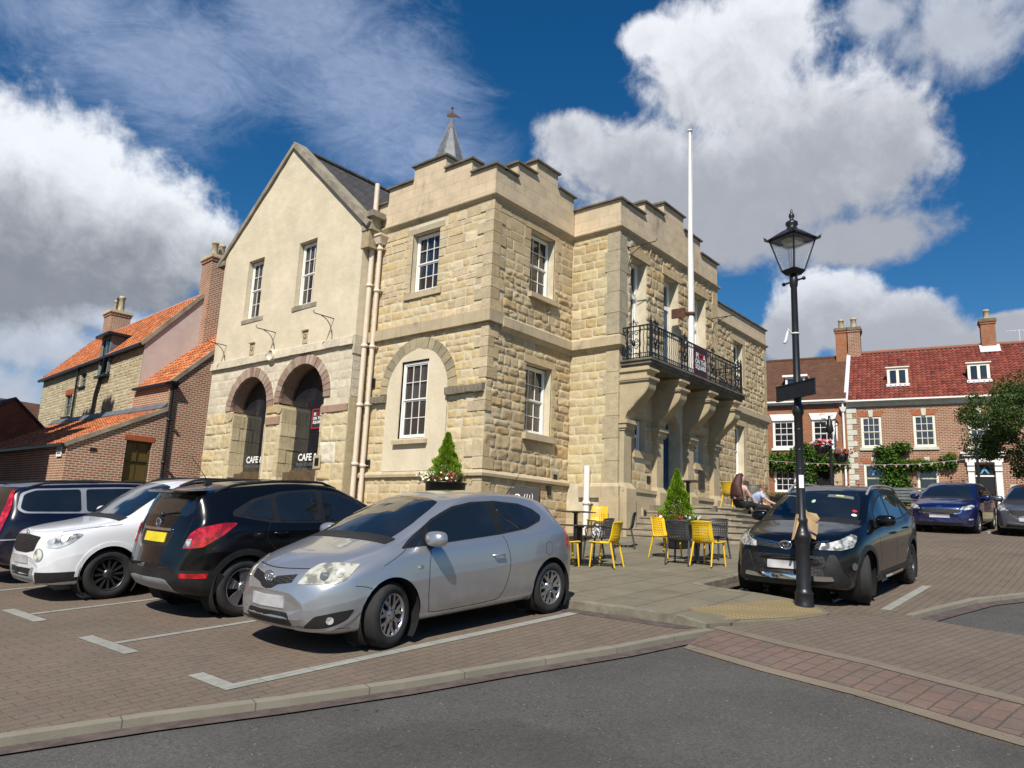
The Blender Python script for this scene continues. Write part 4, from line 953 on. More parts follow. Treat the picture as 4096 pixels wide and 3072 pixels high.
# --- flagpole fixed to the balcony front
fp = thing('flagpole', 'tall white flagpole standing on the balcony behind the banner', 'flagpole', (21.12, 10.30, 6.38)); q = MB()
q.tube([(0, 0, 0), (0, 0, 1.5), (0, 0, 4), (0, 0, 8.5)], [.105, .10, .085, .045], 12); q.lathe([(.045, 0), (.09, .02), (.09, .05), (.03, .09), (.0, .1)], (0, 0, 8.5), 10); q.build('pole', M_WHITE, fp)
q = MB(); q.tube([(.07, -.04, 8.4), (.06, -.05, 5), (.1, -.08, 1.6)], .006, 4); q.build('halyard', M_WHITE, fp)
q = MB(); q.lathe([(.115, -.05), (.125, -.05), (.125, .05), (.115, .05)], (0, 0, 2.2), 12); q.box((-.42, .0, 2.13), (-.02, .04, 2.2)); q.box((-.46, -.02, 2.0), (-.40, .44, 2.3)); q.build('bracket', MATS['rusty_iron'], fp)
# ------------------------------------------------------------------ ground
def gmat_base(name): return newmat(name)
def m_ground(name, fn, rough=.9, spec=.25):
    m, nt, b = newmat(name); g = NT(nt); setp(b, rough=rough, spec=spec); c, h, st, dist = fn(g, g.obj()); g.lk(b.inputs['Base Color'], c); g.lk(b.inputs['Normal'], g.bump(h, st, dist)); return m
def f_tar(g, o):
    sp = g.math('ADD', g.math('MULTIPLY', g.noise(120, 3, .8, o), .6), g.math('MULTIPLY', g.noise(34, 4, .75, o), .4)); v = g.noise(.6, 8, .72, o); wt = g.vor(55, o, 'F1', 0)
    c = g.mix(g.rng(sp, .38, .62), (.052, .050, .047), (.115, .111, .103)); c = g.mix(1., c, g.ramp(v, [(.3, (.76,) * 3), (.7, (1.16,) * 3)]), 'MULTIPLY')
    sel = g.noise(38, 2, .5, o); c = g.mix(g.rng(sel, .72, .75), c, (.30, .29, .26)); ck = g.vor(.55, g.mix(.35, o, g.noise(1.6, 5, .7, o, out=1), 'ADD'), 'DISTANCE_TO_EDGE'); cz = g.rng(g.noise(.35, 2, .5, g.mapping(o, (4, 9, 0))), .52, .6); c = g.mix(g.math('MULTIPLY', g.math('MULTIPLY', g.rng(ck, .0, .012, 1, 0), cz), .0), c, (.02, .02, .02)); pa = g.rng(g.noise(.22, 3, .5, g.mapping(o, (2, 7, 0))), .55, .57); c = g.mix(g.math('MULTIPLY', pa, .22), c, (.03, .03, .03))
    pt = g.rng(g.noise(11, 4, .7, g.mapping(o, (3, 3, 0))), .62, .68); zone = g.rng(g.noise(.5, 2, .5, g.mapping(o, (9, 1, 0))), .5, .62); c = g.mix(g.math('MULTIPLY', g.math('MULTIPLY', pt, zone), .7), c, (.02, .02, .02))
    return c, g.math('ADD', sp, g.math('MULTIPLY', wt, -.6)), .7, .006
M_TARMAC = m_ground('asphalt', f_tar)
def f_pav(rot=0., w=.2, h=.1, c1=(.175, .132, .098), c2=(.15, .122, .098), off=.5, mort=(.10, .085, .07), ms=.006, var=.3):
    def f(g, o):
        uv = g.mapping(o, (0, 0, 0), (0, 0, rot)); wob = g.mix(.055, uv, g.noise(1.9, 4, .6, o, out=1), 'ADD')
        br = g.brick(wob, c1, c2, mort, w, h, ms, off, .2); v = g.noise(.9, 8, .75, o)
        c = g.mix(1., br[0], g.ramp(v, [(.25, (1 - var,) * 3), (.75, (1 + var * .5,) * 3)]), 'MULTIPLY')
        cell = g.sep(g.vor(1 / w * 1.2, g.mapping(wob, (0, 0, 0), (0, 0, 0), (1, w / h, 1)), 'F1', 1)); c = g.mix(g.math('MULTIPLY', cell[0], .3), c, tuple(x * .75 for x in c1))
        f2 = g.noise(70, 3, .6, o); c = g.mix(1., c, g.ramp(f2, [(.3, (.86,) * 3), (.7, (1.1,) * 3)]), 'MULTIPLY')
        dk = g.rng(g.noise(16, 4, .75, g.mapping(o, (1, 2, 3), (0, 0, .3), (1, 2.4, 1))), .60, .70); c = g.mix(g.math('MULTIPLY', dk, .55), c, (.055, .045, .035)); ol = g.rng(g.noise(.8, 4, .6, g.mapping(o, (6, 2, 0))), .64, .72); c = g.mix(g.math('MULTIPLY', ol, .35), c, (.05, .042, .036)); gt = g.rng(g.noise(60, 2, .5, o), .68, .72); c = g.mix(g.math('MULTIPLY', gt, .5), c, (.34, .30, .25))
        return c, g.math('ADD', g.math('MULTIPLY', br[1], -1.), g.math('MULTIPLY', f2, .35)), .7, .008
    return f
M_PAVE = m_ground('block_paving', f_pav(rad(0), .24, .115))
M_SETT = m_ground('reddish_setts', f_pav(rad(9), .26, .17, (.185, .122, .098), (.155, .118, .102), .5, (.085, .075, .062), .008, .35))
M_PAVE2 = m_ground('crossing_paving', f_pav(rad(12), .21, .105, (.17, .13, .10), (.15, .122, .10)))
M_BORDER = m_ground('border_setts', f_pav(rad(9), .34, 5., (.20, .165, .125), (.185, .155, .12), .0, (.14, .12, .095), .006))
def f_flag(g, o):
    uv = g.mapping(o, (.2, .1, 0), (0, 0, rad(2))); wob = g.mix(.015, uv, g.noise(.8, 2, .5, o, out=1), 'ADD')
    br = g.brick(wob, (.20, .178, .128), (.165, .148, .108), (.08, .07, .055), .95, .62, .008, .37, .2); v = g.noise(1.1, 8, .75, o)
    c = g.mix(1., br[0], g.ramp(v, [(.25, (.68,) * 3), (.75, (1.16,) * 3)]), 'MULTIPLY'); st = g.rng(g.noise(1.6, 6, .7, g.mapping(o, (7, 3, 0), (0, 0, 0), (.5, 1.6, 1))), .55, .7)
    c = g.mix(g.math('MULTIPLY', st, .45), c, (.25, .20, .115))
    return c, g.math('ADD', g.math('MULTIPLY', br[1], -1.), g.math('MULTIPLY', g.noise(25, 5, .7, o), .5)), .7, .01
M_FLAG = m_ground('stone_flags', f_flag)
def f_kerb(g, o):
    u = g.mapping(o, (0, 0, 0), (0, 0, rad(17))); br = g.brick(u, (.225, .205, .16), (.20, .185, .145), (.11, .10, .08), .92, 50., .006, 0., .2); v = g.noise(3, 6, .7, o)
    c = g.mix(1., br[0], g.ramp(v, [(.25, (.8,) * 3), (.75, (1.1,) * 3)]), 'MULTIPLY'); return c, g.noise(60, 4, .7, o), .6, .004
M_KERB = m_ground('kerb_stone', f_kerb)
def f_line(g, o):
    br = g.brick(o, (.29, .29, .26), (.26, .26, .235), (.15, .15, .135), .5, .5, .006, 0.); v = g.noise(5, 6, .75, o); c = g.mix(1., br[0], g.ramp(v, [(.25, (.72,) * 3), (.7, (1.1,) * 3)]), 'MULTIPLY')
    return c, g.noise(70, 3, .6, o), .5, .003
M_LINE = m_ground('pale_grey_setts', f_line)
def f_tac(g, o):
    u = g.mapping(o, (0, 0, 0), (0, 0, rad(20)), (1, 1, 1)); d = g.vor(15.0, u, 'F1', 0, 0.); v = g.noise(1.5, 7, .7, o)
    c = g.mix(g.rng(v, .3, .7), (.25, .195, .10), (.32, .26, .14)); c = g.mix(g.rng(d, .28, .42), c, (.20, .155, .08)); return c, g.rng(d, .2, .42, 1, 0), .8, .012
M_TACT = m_ground('buff_tactile_paving', f_tac)
M_CHAN = plain('dark_channel_block', (.085, .062, .055), .85, .3, 8, .004)
M_CONC = plain('step_stone', (.27, .23, .165), .9, .25, 3, .01, 25)
def sheet(name, poly, dz, mat, label=None, kind='structure', step=1.2, cat=None, skirt=0.):
    """a polygon laid on the sloping ground; skirt gives it a real edge"""
    q = MB(); pts = [Vector((x, y)) for x, y in poly]; n = len(pts); V = []; E = []
    for i in range(n):
        a, b = pts[i], pts[(i + 1) % n]; k = max(1, int((b - a).length / step))
        for j in range(k): V.append(a.lerp(b, j / k))
    nb = len(V)
    E = [(i, (i + 1) % nb) for i in range(nb)]
    x0, x1 = min(p.x for p in V), max(p.x for p in V); y0, y1 = min(p.y for p in V), max(p.y for p in V)
    gs = 3. if step > 1 else .8
    for i in range(1, int((x1 - x0) / gs)):
        for j in range(1, int((y1 - y0) / gs)): V.append(Vector((x0 + gs * i, y0 + gs * j)))
    r = delaunay_2d_cdt(V, E, [list(range(nb))], 1, 1e-5)
    vs = [(v.x, v.y, G(v.x, v.y) + dz) for v in r[0]]; q.add(vs, [tuple(f) for f in r[2]])
    if skirt:
        ring = V[:nb]; q.add([(v.x, v.y, G(v.x, v.y) + dz) for v in ring] + [(v.x, v.y, G(v.x, v.y) + dz - skirt) for v in ring], [(i, (i + 1) % nb, (i + 1) % nb + nb, i + nb) for i in range(nb)])
    o = q.build(name, mat); tag(o, label, cat, kind=kind); return o
# one big sheet of asphalt to the horizon, 60 mm under the paved areas
q = MB(); xs = [-600, -200, -60, -20, -6] + [i * 2 for i in range(-2, 24)] + [60, 120, 300, 900]; ys = [-600, -200, -60, -25] + [i * 4 for i in range(-5, 16)] + [90, 200, 900]
q.add([(x, y, G(x, y) - .06) for y in ys for x in xs], [(j * len(xs) + i, j * len(xs) + i + 1, (j + 1) * len(xs) + i + 1, (j + 1) * len(xs) + i) for j in range(len(ys) - 1) for i in range(len(xs) - 1)])
tag(q.build('ground', M_TARMAC), kind='structure')
KL = [(-9, 10.4), (-4, 8.3), (-1, 7.2), (.6, 6.64), (2.08, 6.14), (2.98, 5.83), (3.87, 5.45), (4.78, 5.12), (5.8, 4.84), (7.17, 4.42), (8.11, 4.22), (8.68, 4.06)]
def offset(pl, d):
    out = []
    for i, p in enumerate(pl):
        a = Vector(pl[max(i - 1, 0)]); b = Vector(pl[min(i + 1, len(pl) - 1)]); t = (b - a).normalized(); out.append((p[0] + t.y * d, p[1] - t.x * d))
    return out
sheet('parking_paving', KL + [(8.6, 6.2), (8.6, 40), (-40, 40), (-40, 22)], 0., M_PAVE, skirt=.08)
k1 = offset(KL, .012); k2 = offset(KL, .125); k3 = offset(KL, .29)
sheet('kerb', k2 + list(reversed(k1)), .012, M_KERB, skirt=.09, step=.5)
sheet('channel', k3[:-1] + [(7.95, 3.93), (8.5, 3.99)] + list(reversed(offset(KL, .127))), -.045, M_CHAN)
# raised crossing of paviours between the two stretches of asphalt
XL = [(8.72, 3.98), (7.78, 3.90), (7.40, 2.91), (7.15, 1.99), (6.75, 1.06), (6.2, -.4), (5.6, -2.5), (4.6, -7), (3.5, -12)]
def shift(pl, d): return [(x + d, y + d * .12) for x, y in pl]
XR = [(4, -12), (9.7, -12), (10.5, -3), (10.72, 0), (10.86, 1.13), (10.98, 1.7), (11.22, 2.34), (11.52, 2.60), (11.0, 3.9), (10.9, 4.1), (8.9, 4.06)]
def xedge(y):
    P_ = sorted([(p[1], p[0]) for p in XL[1:]]); 
    for (a, u), (b, v) in zip(P_[:-1], P_[1:]):
        if a <= y <= b: return u + (v - u) * (y - a) / (b - a)
    return P_[0][1] if y < P_[0][0] else P_[-1][1]
def Gx(x, y): t = min(max((x - xedge(y)) / 1.5, 0), 1); return Gold(x, y) - .050 * (1 - t) ** 2
Gold = G
G = Gx; sheet('crossing', XL + XR, -.002, M_PAVE2, skirt=.07, step=.4)
body = XL[1:]
def band(name, d0, d1, mat, dz): sheet(name, shift(body, d0) + list(reversed(shift(body, d1))), dz + .004, mat, step=.4)
band('crossing_border', .0, .17, M_BORDER, .003); band('sett_band', .18, .98, M_SETT, .003); band('crossing_border', 1.0, 1.2, M_BORDER, .003); G = Gold
# parking beyond, right of the crossing
RK = [(11.35, 2.50), (11.99, 2.38), (13.51, 2.06), (14.82, 1.49), (17.5, .1), (21, -2.0), (28, -7)]
sheet('parking_paving', [(10.72, 3.3), (11.3, 2.56)] + RK[1:] + [(40, -14), (46, -10), (46, 30), (33, 30), (24, 20), (20.6, 9), (18, 4.9), (11.3, 4.95)], .0025, M_PAVE, skirt=.08)
sheet('kerb', offset(RK, .13) + list(reversed(offset(RK, .01))), .008, M_KERB, skirt=.08, step=.5)
sheet('channel', offset(RK, .36) + list(reversed(offset(RK, .14))), -.046, M_CHAN)
# flagged patio around the hall, 100 mm up
PT = [(8.72, 6.3), (8.74, 4.10), (9.98, 3.45), (10.70, 3.22), (11.12, 3.62), (11.18, 4.4), (11.30, 5.05), (11.42, 5.42), (13.5, 5.42), (18.0, 5.38), (24, 6.5), (24, 13), (9, 26), (8.66, 26)]
def patz(x, y):      # the patio dips flush with the crossing at the tactile paving
    t = min(max((y - 3.7 + (x - 9) * .25) / 1.1, 0), 1); s_ = min(max((9.3 - x) / .5, 0), 1); return .012 + .088 * max(t, s_ * min(max((y - 3.9) / .5, 0), 1))
Gold = G
def Gp(x, y): return Gold(x, y) + patz(x, y)
def psheet(name, poly, dz, mat, skirt=0.):
    global G
    G = Gp; o = sheet(name, poly, dz, mat, step=.35, skirt=skirt); G = Gold; return o
def psheet_fine(name, poly, dz, mat, skirt):
    return psheet(name, poly, dz, mat, skirt)
PK = offset(list(reversed(PT[:9])), 0.)
psheet('patio', PT, 0., M_FLAG, .15)
kk = [(8.72, 15), (8.72, 6.3), (8.74, 4.10)]
psheet('patio_kerb', [(8.70, 15), (8.70, 4.08), (8.87, 4.06), (8.88, 15)], .004, plain('mossy_kerb_stone', (.17, .155, .115), .9, .3, 5, .008, 30), .12)
psheet('patio_kerb', [(11.15, 4.4), (11.27, 5.05), (11.40, 5.40), (18.0, 5.36), (18.0, 5.52), (11.33, 5.55), (11.16, 5.15), (11.03, 4.4)], .004, MATS['mossy_kerb_stone'], .12)
sheet('channel', [(8.45, 15), (8.45, 4.3), (8.69, 4.15), (8.69, 15)], .004, M_CHAN); sheet('channel', [(11.45, 5.18), (18, 5.2), (18, 5.36), (11.4, 5.36)], .0065, M_CHAN)
psheet('tactile_paving', [(9.35, 4.62), (8.92, 4.14), (9.98, 3.52), (10.66, 3.30), (11.0, 3.62), (10.95, 3.98)], .005, M_TACT)
# bay markings in pale setts
def line(a, b, w=.145):
    a, b = Vector(a), Vector(b); t = (b - a).normalized(); n = Vector((-t.y, t.x)) * w / 2
    sheet('bay_marking', [tuple(a + n), tuple(b + n), tuple(b - n), tuple(a - n)], .0055, M_LINE, step=2)
line((3.63, 6.02), (8.45, 5.80)); line((3.70, 6.09), (3.72, 6.62))
for y in (8.39, 10.80, 13.2): line((3.78, y), (8.45, y), .10); line((3.70, y - .56), (3.70, y + .56), .15)
line((11.55, 2.77), (15.32, 2.82), .13); line((15.32, 2.9), (15.3, 3.6), .05); line((26.0, 3.35), (24.5, 3.1), .1); line((24.4, 4.3), (24.6, 1.8), .07)
# --- entrance steps climbing with the slope, and the terrace they reach
ST = MB(); nst = 6; zt = 2.48
for k in range(nst):
    x = 17.55 + .30 * k; y = 7.05 + .27 * k; z1_ = 1.52 + (zt - 1.52) * (k + 1) / nst - .0; lo = 1.2
    e = 21.5 + k * .0
    pts = [(x, CY - .12), (x, y + .5), (x + .15, y + .15), (x + .5, y)] + [(26 + k, y), (26 + k, CY - .12)]
    ST.prism(pts, lambda u, v, d=0.: (u, v, d), lo, z1_)
    ST.prism([(x - .02, CY - .12), (x - .03, y + .48), (x + .13, y + .12), (x + .48, y - .03), (26 + k, y - .03), (26 + k, y + .05), (x + .55, y + .05), (x + .2, y + .2), (x + .06, y + .53), (x + .06, CY - .12)], lambda u, v, d=0.: (u, v, d), z1_ - .045, z1_ + .004)
stp = ST.build('steps', M_CONC, None, (17.5, 9, 1.4)); stp.location = (17.5, 9, 1.4); tag(stp, 'wide worn stone steps rising from the patio to the hall terrace', 'steps')
tr = MB(); tr.prism([(19.0, CY - .05), (19.1, 8.6), (27, 8.6), (32.9, 9.2), (32.9, BY + .1), (CR, BY + .1), (CR, CY)], lambda u, v, d=0.: (u, v, d), 1.6, zt + .008); tag(tr.build('terrace', M_FLAG), kind='structure')
# ------------------------------------------------------------------ cars
def paint(name, col, metal=.0, rough=.35, flake=False, spec=.5, coat=1.):
    m, nt, b = newmat(name); g = NT(nt); setp(b, rough=rough, metal=metal, coat=coat, coatr=.03, spec=spec); o = g.obj()
    dz = g.rng(g.sep(o)[2], .15, .75, 1., 0.); n = g.noise(5, 5, .7, o)                       # road dust low on the body
    c = g.mix(g.math('MULTIPLY', g.math('MULTIPLY', dz, g.rng(n, .3, .7)), .35), col, (.16, .13, .10)); g.lk(b.inputs['Base Color'], c)
    if flake: g.lk(b.inputs['Normal'], g.bump(g.noise(900, 1, .5, o), .06, .002))
    return m
P_SILVER = paint('silver_paint', (.47, .485, .51), .75, .34, True); P_BLACK = paint('black_paint', (.003, .003, .0035), .0, .2, spec=.3, coat=.55); P_WHITEC = paint('white_car_paint', (.68, .69, .71), .0, .25)
P_NAVY = paint('navy_paint', (.004, .005, .017), .0, .25, spec=.3, coat=.6); P_BLUEC = paint('royal_blue_paint', (.005, .008, .065), .2, .25, coat=.7); P_GREY = paint('mid_grey_paint', (.16, .175, .21), .7, .32, True)
M_TYRE = plain('tyre_rubber', (.017, .0165, .016), .85, .3, 9, .002, 60); M_PLAST = plain('black_trim_plastic', (.011, .011, .0115), .5, .25, 12)
M_GREYPL = plain('grey_skid_plate', (.30, .32, .34), .45, .1, 8, metal=.4); M_ALLOY = plain('alloy_wheel', (.42, .42, .43), .28, .12, 9, metal=.85); M_DALLOY = plain('dark_alloy_wheel', (.10, .10, .105), .35, .15, 9, metal=.8)
M_CHROME = plain('chrome', (.75, .76, .78), .08, .03, 9, metal=1.); M_WELL = plain('wheel_well', (.004, .004, .004), .95, .1)
M_LAMP, nt_, b_ = newmat('headlamp_lens'); g_ = NT(nt_); setp(b_, rough=.08, metal=.25, coat=1., coatr=.02)
g_.lk(b_.inputs['Base Color'], g_.mix(g_.rng(g_.noise(9, 3, .5, g_.obj()), .38, .62), (.12, .125, .125), (.72, .72, .66)))
M_LAMPY, nt_, b_ = newmat('yellowed_headlamp_lens'); g_ = NT(nt_); setp(b_, rough=.14, metal=.2, coat=1., coatr=.03)
g_.lk(b_.inputs['Base Color'], g_.mix(g_.rng(g_.noise(12, 3, .5, g_.obj()), .38, .62), (.22, .215, .18), (.58, .57, .48)))
M_REDL, nt_, b_ = newmat('red_lamp_lens'); setp(b_, col=(.42, .006, .012), rough=.1, coat=1., coatr=.02)
g_ = NT(nt_); g_.lk(b_.inputs['Base Color'], g_.mix(g_.rng(g_.noise(14, 3, .5, g_.obj()), .4, .65), (.25, .003, .008), (.62, .015, .025)))
M_PLATEW = plain('white_number_plate', (.42, .41, .42), .4, .12, 9); M_PLATEY = plain('yellow_number_plate', (.62, .50, .02), .4, .15, 9)
M_MIRR, nt_, b_ = newmat('mesh_grille'); setp(b_, col=(.008, .008, .008), rough=.5)
g_ = NT(nt_); g_.lk(b_.inputs['Normal'], g_.bump(g_.vor(55, g_.obj(), 'F1', 0, .1), 1., .01))
M_LAMPC, nt_, b_ = newmat('clear_reflector'); setp(b_, col=(.62, .62, .60), rough=.35, metal=.6)
def pch(kn):
    xs = [k[0] for k in kn]; ys = [k[1] for k in kn]; n = len(xs); h = [xs[i + 1] - xs[i] for i in range(n - 1)]; d = [(ys[i + 1] - ys[i]) / h[i] for i in range(n - 1)]
    m = [d[0]] + [0 if d[i - 1] * d[i] <= 0 else 3 * (h[i - 1] + h[i]) / ((2 * h[i] + h[i - 1]) / d[i - 1] + (h[i] + 2 * h[i - 1]) / d[i]) for i in range(1, n - 1)] + [d[-1]]
    def f(x):
        if x <= xs[0]: return ys[0]
        if x >= xs[-1]: return ys[-1]
        i = max(j for j in range(n - 1) if xs[j] <= x); t = (x - xs[i]) / h[i]; a, b = ys[i], ys[i + 1]
        return (2 * t ** 3 - 3 * t * t + 1) * a + (t ** 3 - 2 * t * t + t) * h[i] * m[i] + (-2 * t ** 3 + 3 * t * t) * b + (t ** 3 - t * t) * h[i] * m[i + 1]
    return f
class Car:
    def __init__(s, spec, paintm, root):
        s.sp = spec; s.root = root; s.L = spec['L']; L = s.L
        top, bot, hw, belt, dz, pf = [pch(spec[k]) for k in ('top', 'bot', 'hw', 'belt', 'dz', 'pf')]
        n = 110; xs = []
        for i in range(n + 1):
            t = i / n; xs.append(L * (t - .155 * math.sin(2 * math.pi * t)))
        s.rows = []; 
        for x in xs:
            zb, zt, h, bl = bot(x), top(x), hw(x), belt(x); py, pz = h * pf(x), zt - dz(x); bl = min(bl, zt - .01); pz = max(pz, bl + .0)
            cz = spec.get('crease', .72); hh = bl - zb
            K = [(0, zb), (h * .5, zb), (h * .80, zb), (h * .925, zb + .05 * hh), (h * .972, zb + .17 * hh), (h * .99, zb + .36 * hh), (h, zb + .55 * hh), (h * .998, zb + cz * hh), (h * .975, zb + .88 * hh), (h * .93, bl)]
            gx = K[-1]; K += [(gx[0] + (py - gx[0]) * .45, bl + (pz - bl) * .48), (gx[0] + (py - gx[0]) * .9, bl + (pz - bl) * .92)]
            K += [(py - .03, pz + (zt - pz) * .30), (py * .72, pz + (zt - pz) * .68), (py * .38, pz + (zt - pz) * .93), (0, zt)]
            half = catmull(K, 4); ring = [(x, -y, z) for y, z in half] + [(x, y, z) for y, z in reversed(half[1:-1])]; s.rows.append(ring)
        # pull the ends round in plan so the bumpers bow outwards
        bow = spec.get('bow', .16)
        for k, (ring) in enumerate(s.rows):
            pass
        m = len(s.rows[0]); V = [p for r in s.rows for p in r]
        V = [(p[0] + bow * max(0, 1 - p[0] / .9) * (p[1] / .85) ** 2 * (1 if p[2] < 1.05 else .6) - bow * .9 * max(0, 1 - (L - p[0]) / .8) * (p[1] / .85) ** 2 + spec.get('rake', 0) * max(0, 1 - p[0] / .35) * max(0, p[2] - .5), p[1], p[2]) for p in V]
        F = [(i * m + j, i * m + (j + 1) % m, (i + 1) * m + (j + 1) % m, (i + 1) * m + j) for i in range(n) for j in range(m)]
        caps = [tuple(range(m - 1, -1, -1)), tuple(n * m + j for j in range(m))]
        s.bvh = BVHTree.FromPolygons([Vector(v) for v in V], F + caps)
        W = spec['wheels']; R = spec['arch']; inside = [False] * len(V); V2 = list(V)
        for i, p in enumerate(V):
            if abs(p[1]) < .45: continue
            for (wx, wr) in W:
                du, dv = p[0] - wx, p[2] - wr * .98; r = math.hypot(du, dv)
                if r < R and p[2] < .9:
                    inside[i] = True; k = R / max(r, 1e-3); V2[i] = (wx + du * k, p[1], wr * .98 + dv * k)
        F2 = [f for f in F if not all(inside[i] for i in f)]
        q = MB(); q.add(V2, F2, True); q.add(V2, caps); s.body = q.build('body', paintm, root)
        q = MB()
        for (wx, wr) in W:
            for sg in (-1, 1):
                y1, y0 = sg * (spec['W'] / 2 - .035), sg * (spec['W'] / 2 - .36); a = [(wx + (R + .004) * math.cos(t), wr * .98 + (R + .004) * math.sin(t)) for t in np.linspace(-.7, math.pi + .7, 26)]
                vs = [(x, y1, z) for x, z in a] + [(x, y0, z) for x, z in a]; k = len(a); q.add(vs, [(i, i + 1, i + 1 + k, i + k) for i in range(k - 1)], True); q.add(vs[k:], [tuple(range(k))])
        build_split(q, 'wheel_arch_liner', M_WELL, root)
        q = MB(); q.box((.5, -.62, .17), (L - .5, .62, .4)); q.build('underbody', M_WELL, root)
        for i, (wx, wr) in enumerate(W):
            for sg in (-1, 1): s.wheel(wx, sg, wr, spec['steer'] if i == 0 else 0)
    def frame(s, mode, sg=-1):
        V = Vector
        return {'S': (V((0, 0, 0)), V((1, 0, 0)), V((0, 0, 1)), V((0, sg, 0))), 'F': (V((0, 0, 0)), V((0, 1, 0)), V((0, 0, 1)), V((-1, 0, 0))), 'B': (V((0, 0, 0)), V((0, 1, 0)), V((0, 0, 1)), V((1, 0, 0))),
                'T': (V((0, 0, 0)), V((1, 0, 0)), V((0, 1, 0)), V((0, 0, 1))), 'DF': (V((0, 0, 0)), V((.66, .75 * sg, 0)), V((0, 0, 1)), V((-.75, .66 * sg, 0))),
                'DB': (V((s.L, 0, 0)), V((-.66, .75 * sg, 0)), V((0, 0, 1)), V((.75, .66 * sg, 0)))}[mode]
    def hit(s, a, b, fr, ztop=None):
        o, u, v, n = fr; p = o + u * a + v * b; r = s.bvh.ray_cast(p + n * 9, -n)
        if r[0] is None:
            r = s.bvh.find_nearest(p + n * .3)
        return r[0], r[1]
    def patch(s, name, poly, mode, mat, off=.003, sgs=(-1, 1), parent=None, grid=.045, dens=.03, skirt=.012, mirrorF=False, label=None):
        out = []
        for sg in (sgs if mode in ('S', 'DF', 'DB') else (0,)):
            fr = s.frame(mode, sg); P = [Vector(p) for p in poly]; n = len(P); B = []
            for i in range(n):
                a, b = P[i], P[(i + 1) % n]; k = max(1, int((b - a).length / dens))
                for j in range(k): B.append(a.lerp(b, j / k))
            nb = len(B); V = list(B); x0, x1 = min(p.x for p in B), max(p.x for p in B); y0, y1 = min(p.y for p in B), max(p.y for p in B)
            nx, ny = int((x1 - x0) / grid), int((y1 - y0) / grid)
            for i in range(1, nx + 1):
                for j in range(1, ny + 1):
                    c = Vector((x0 + grid * i - .003, y0 + grid * j - .002)); V.append(c)
            r = delaunay_2d_cdt(V, [(i, (i + 1) % nb) for i in range(nb)], [list(range(nb))], 1, 1e-6)
            vs = []; ok = []
            nn = fr[3]
            for v in r[0]:
                h, nr = s.hit(v.x, v.y, fr)
                nr = nr if nr.dot(nn) > 0 else -nr; vs.append(h + nr * off)
            q = MB(); fs = []
            for f in r[2]:
                a, b, c = [vs[i] for i in f[:3]]; f = tuple(f)
                if (b - a).cross(c - a).dot(nn) < 0: f = f[::-1]
                fs.append(f)
            q.add(vs, fs, True)
            if skirt:
                ec = {}
                for f in fs:
                    for i in range(len(f)):
                        e = (f[i], f[(i + 1) % len(f)]); k = tuple(sorted(e)); ec[k] = None if k in ec else e
                for k, e in ec.items():
                    if e: a, b = vs[e[0]], vs[e[1]]; q.add([a, b, b - nn * skirt, a - nn * skirt], [(0, 3, 2, 1)])
            o = q.build(name, mat, parent or s.root)
            if label: o['label'] = label
            out.append(o)
        return out
    def linep(s, name, pts, mode, mat, w=.007, off=.0015, sgs=(-1, 1), k=6, parent=None, smooth=True):
        """a shut line or trim strip following the body"""
        for sg in (sgs if mode in ('S', 'DF', 'DB') else (0,)):
            fr = s.frame(mode, sg); P = catmull([(p[0], p[1], 0) for p in pts], k) if smooth else [(p[0], p[1], 0) for p in pts]
            q = MB(); vs = []
            for i, p in enumerate(P):
                t = Vector(P[min(i + 1, len(P) - 1)]) - Vector(P[max(i - 1, 0)]); t = t.normalized(); nx, ny = -t.y * w / 2, t.x * w / 2
                for e in (1, -1):
                    h, nr = s.hit(p[0] + nx * e, p[1] + ny * e, fr); nr = nr if nr.dot(fr[3]) > 0 else -nr; vs.append(h + nr * off)
            q.add(vs, [(2 * i, 2 * i + 1, 2 * i + 3, 2 * i + 2) for i in range(len(P) - 1)], True); q.build(name, mat, parent or s.root)
    def wheel(s, wx, sg, wr, steer):
        sp = s.sp; tw = sp.get('tw', .205); rr = sp['rim']; yc = sg * (sp['W'] / 2 - tw / 2 - .03)
        q = MB(); h = tw / 2
        prof = [(rr - .01, -h * .8), (rr + .012, -h * .97), ((rr + wr) / 2, -h * 1.04), (wr - .03, -h * .95), (wr - .006, -h * .78), (wr, -h * .5), (wr + .001, 0), (wr, h * .5), (wr - .006, h * .78), (wr - .03, h * .95), ((rr + wr) / 2, h * 1.04), (rr + .012, h * .97), (rr - .01, h * .8)]
        q.lathe(prof, (0, 0, 0), 44, 'y', caps=False)
        for k in (-.45, 0, .45): q.lathe([(wr + .0015, k * h - .006), (wr + .0015, k * h + .006)], (0, 0, 0), 44, 'y', caps=False)
        w = q.build('wheel', M_TYRE, s.root); w.location = (wx, yc, wr * .985); w.rotation_euler = (0, 0, steer * 1)
        q = MB(); f = sg * 1.; yo = sg * h * .78
        def D(r, a, y): return (r * math.cos(a), y, r * math.sin(a))
        q.lathe([(rr, yo - sg * .10), (rr, yo + sg * .01), (rr - .006, yo + sg * .016), (rr - .016, yo + sg * .006), (rr - .022, yo - sg * .02), (rr - .03, yo - sg * .1)], (0, 0, 0), 40, 'y', caps=False)
        q.lathe([(.075, yo - sg * .06), (.07, yo - sg * .005), (.03, yo + sg * .004), (.0, yo + sg * .006)], (0, 0, 0), 20, 'y')
        st = sp['style']
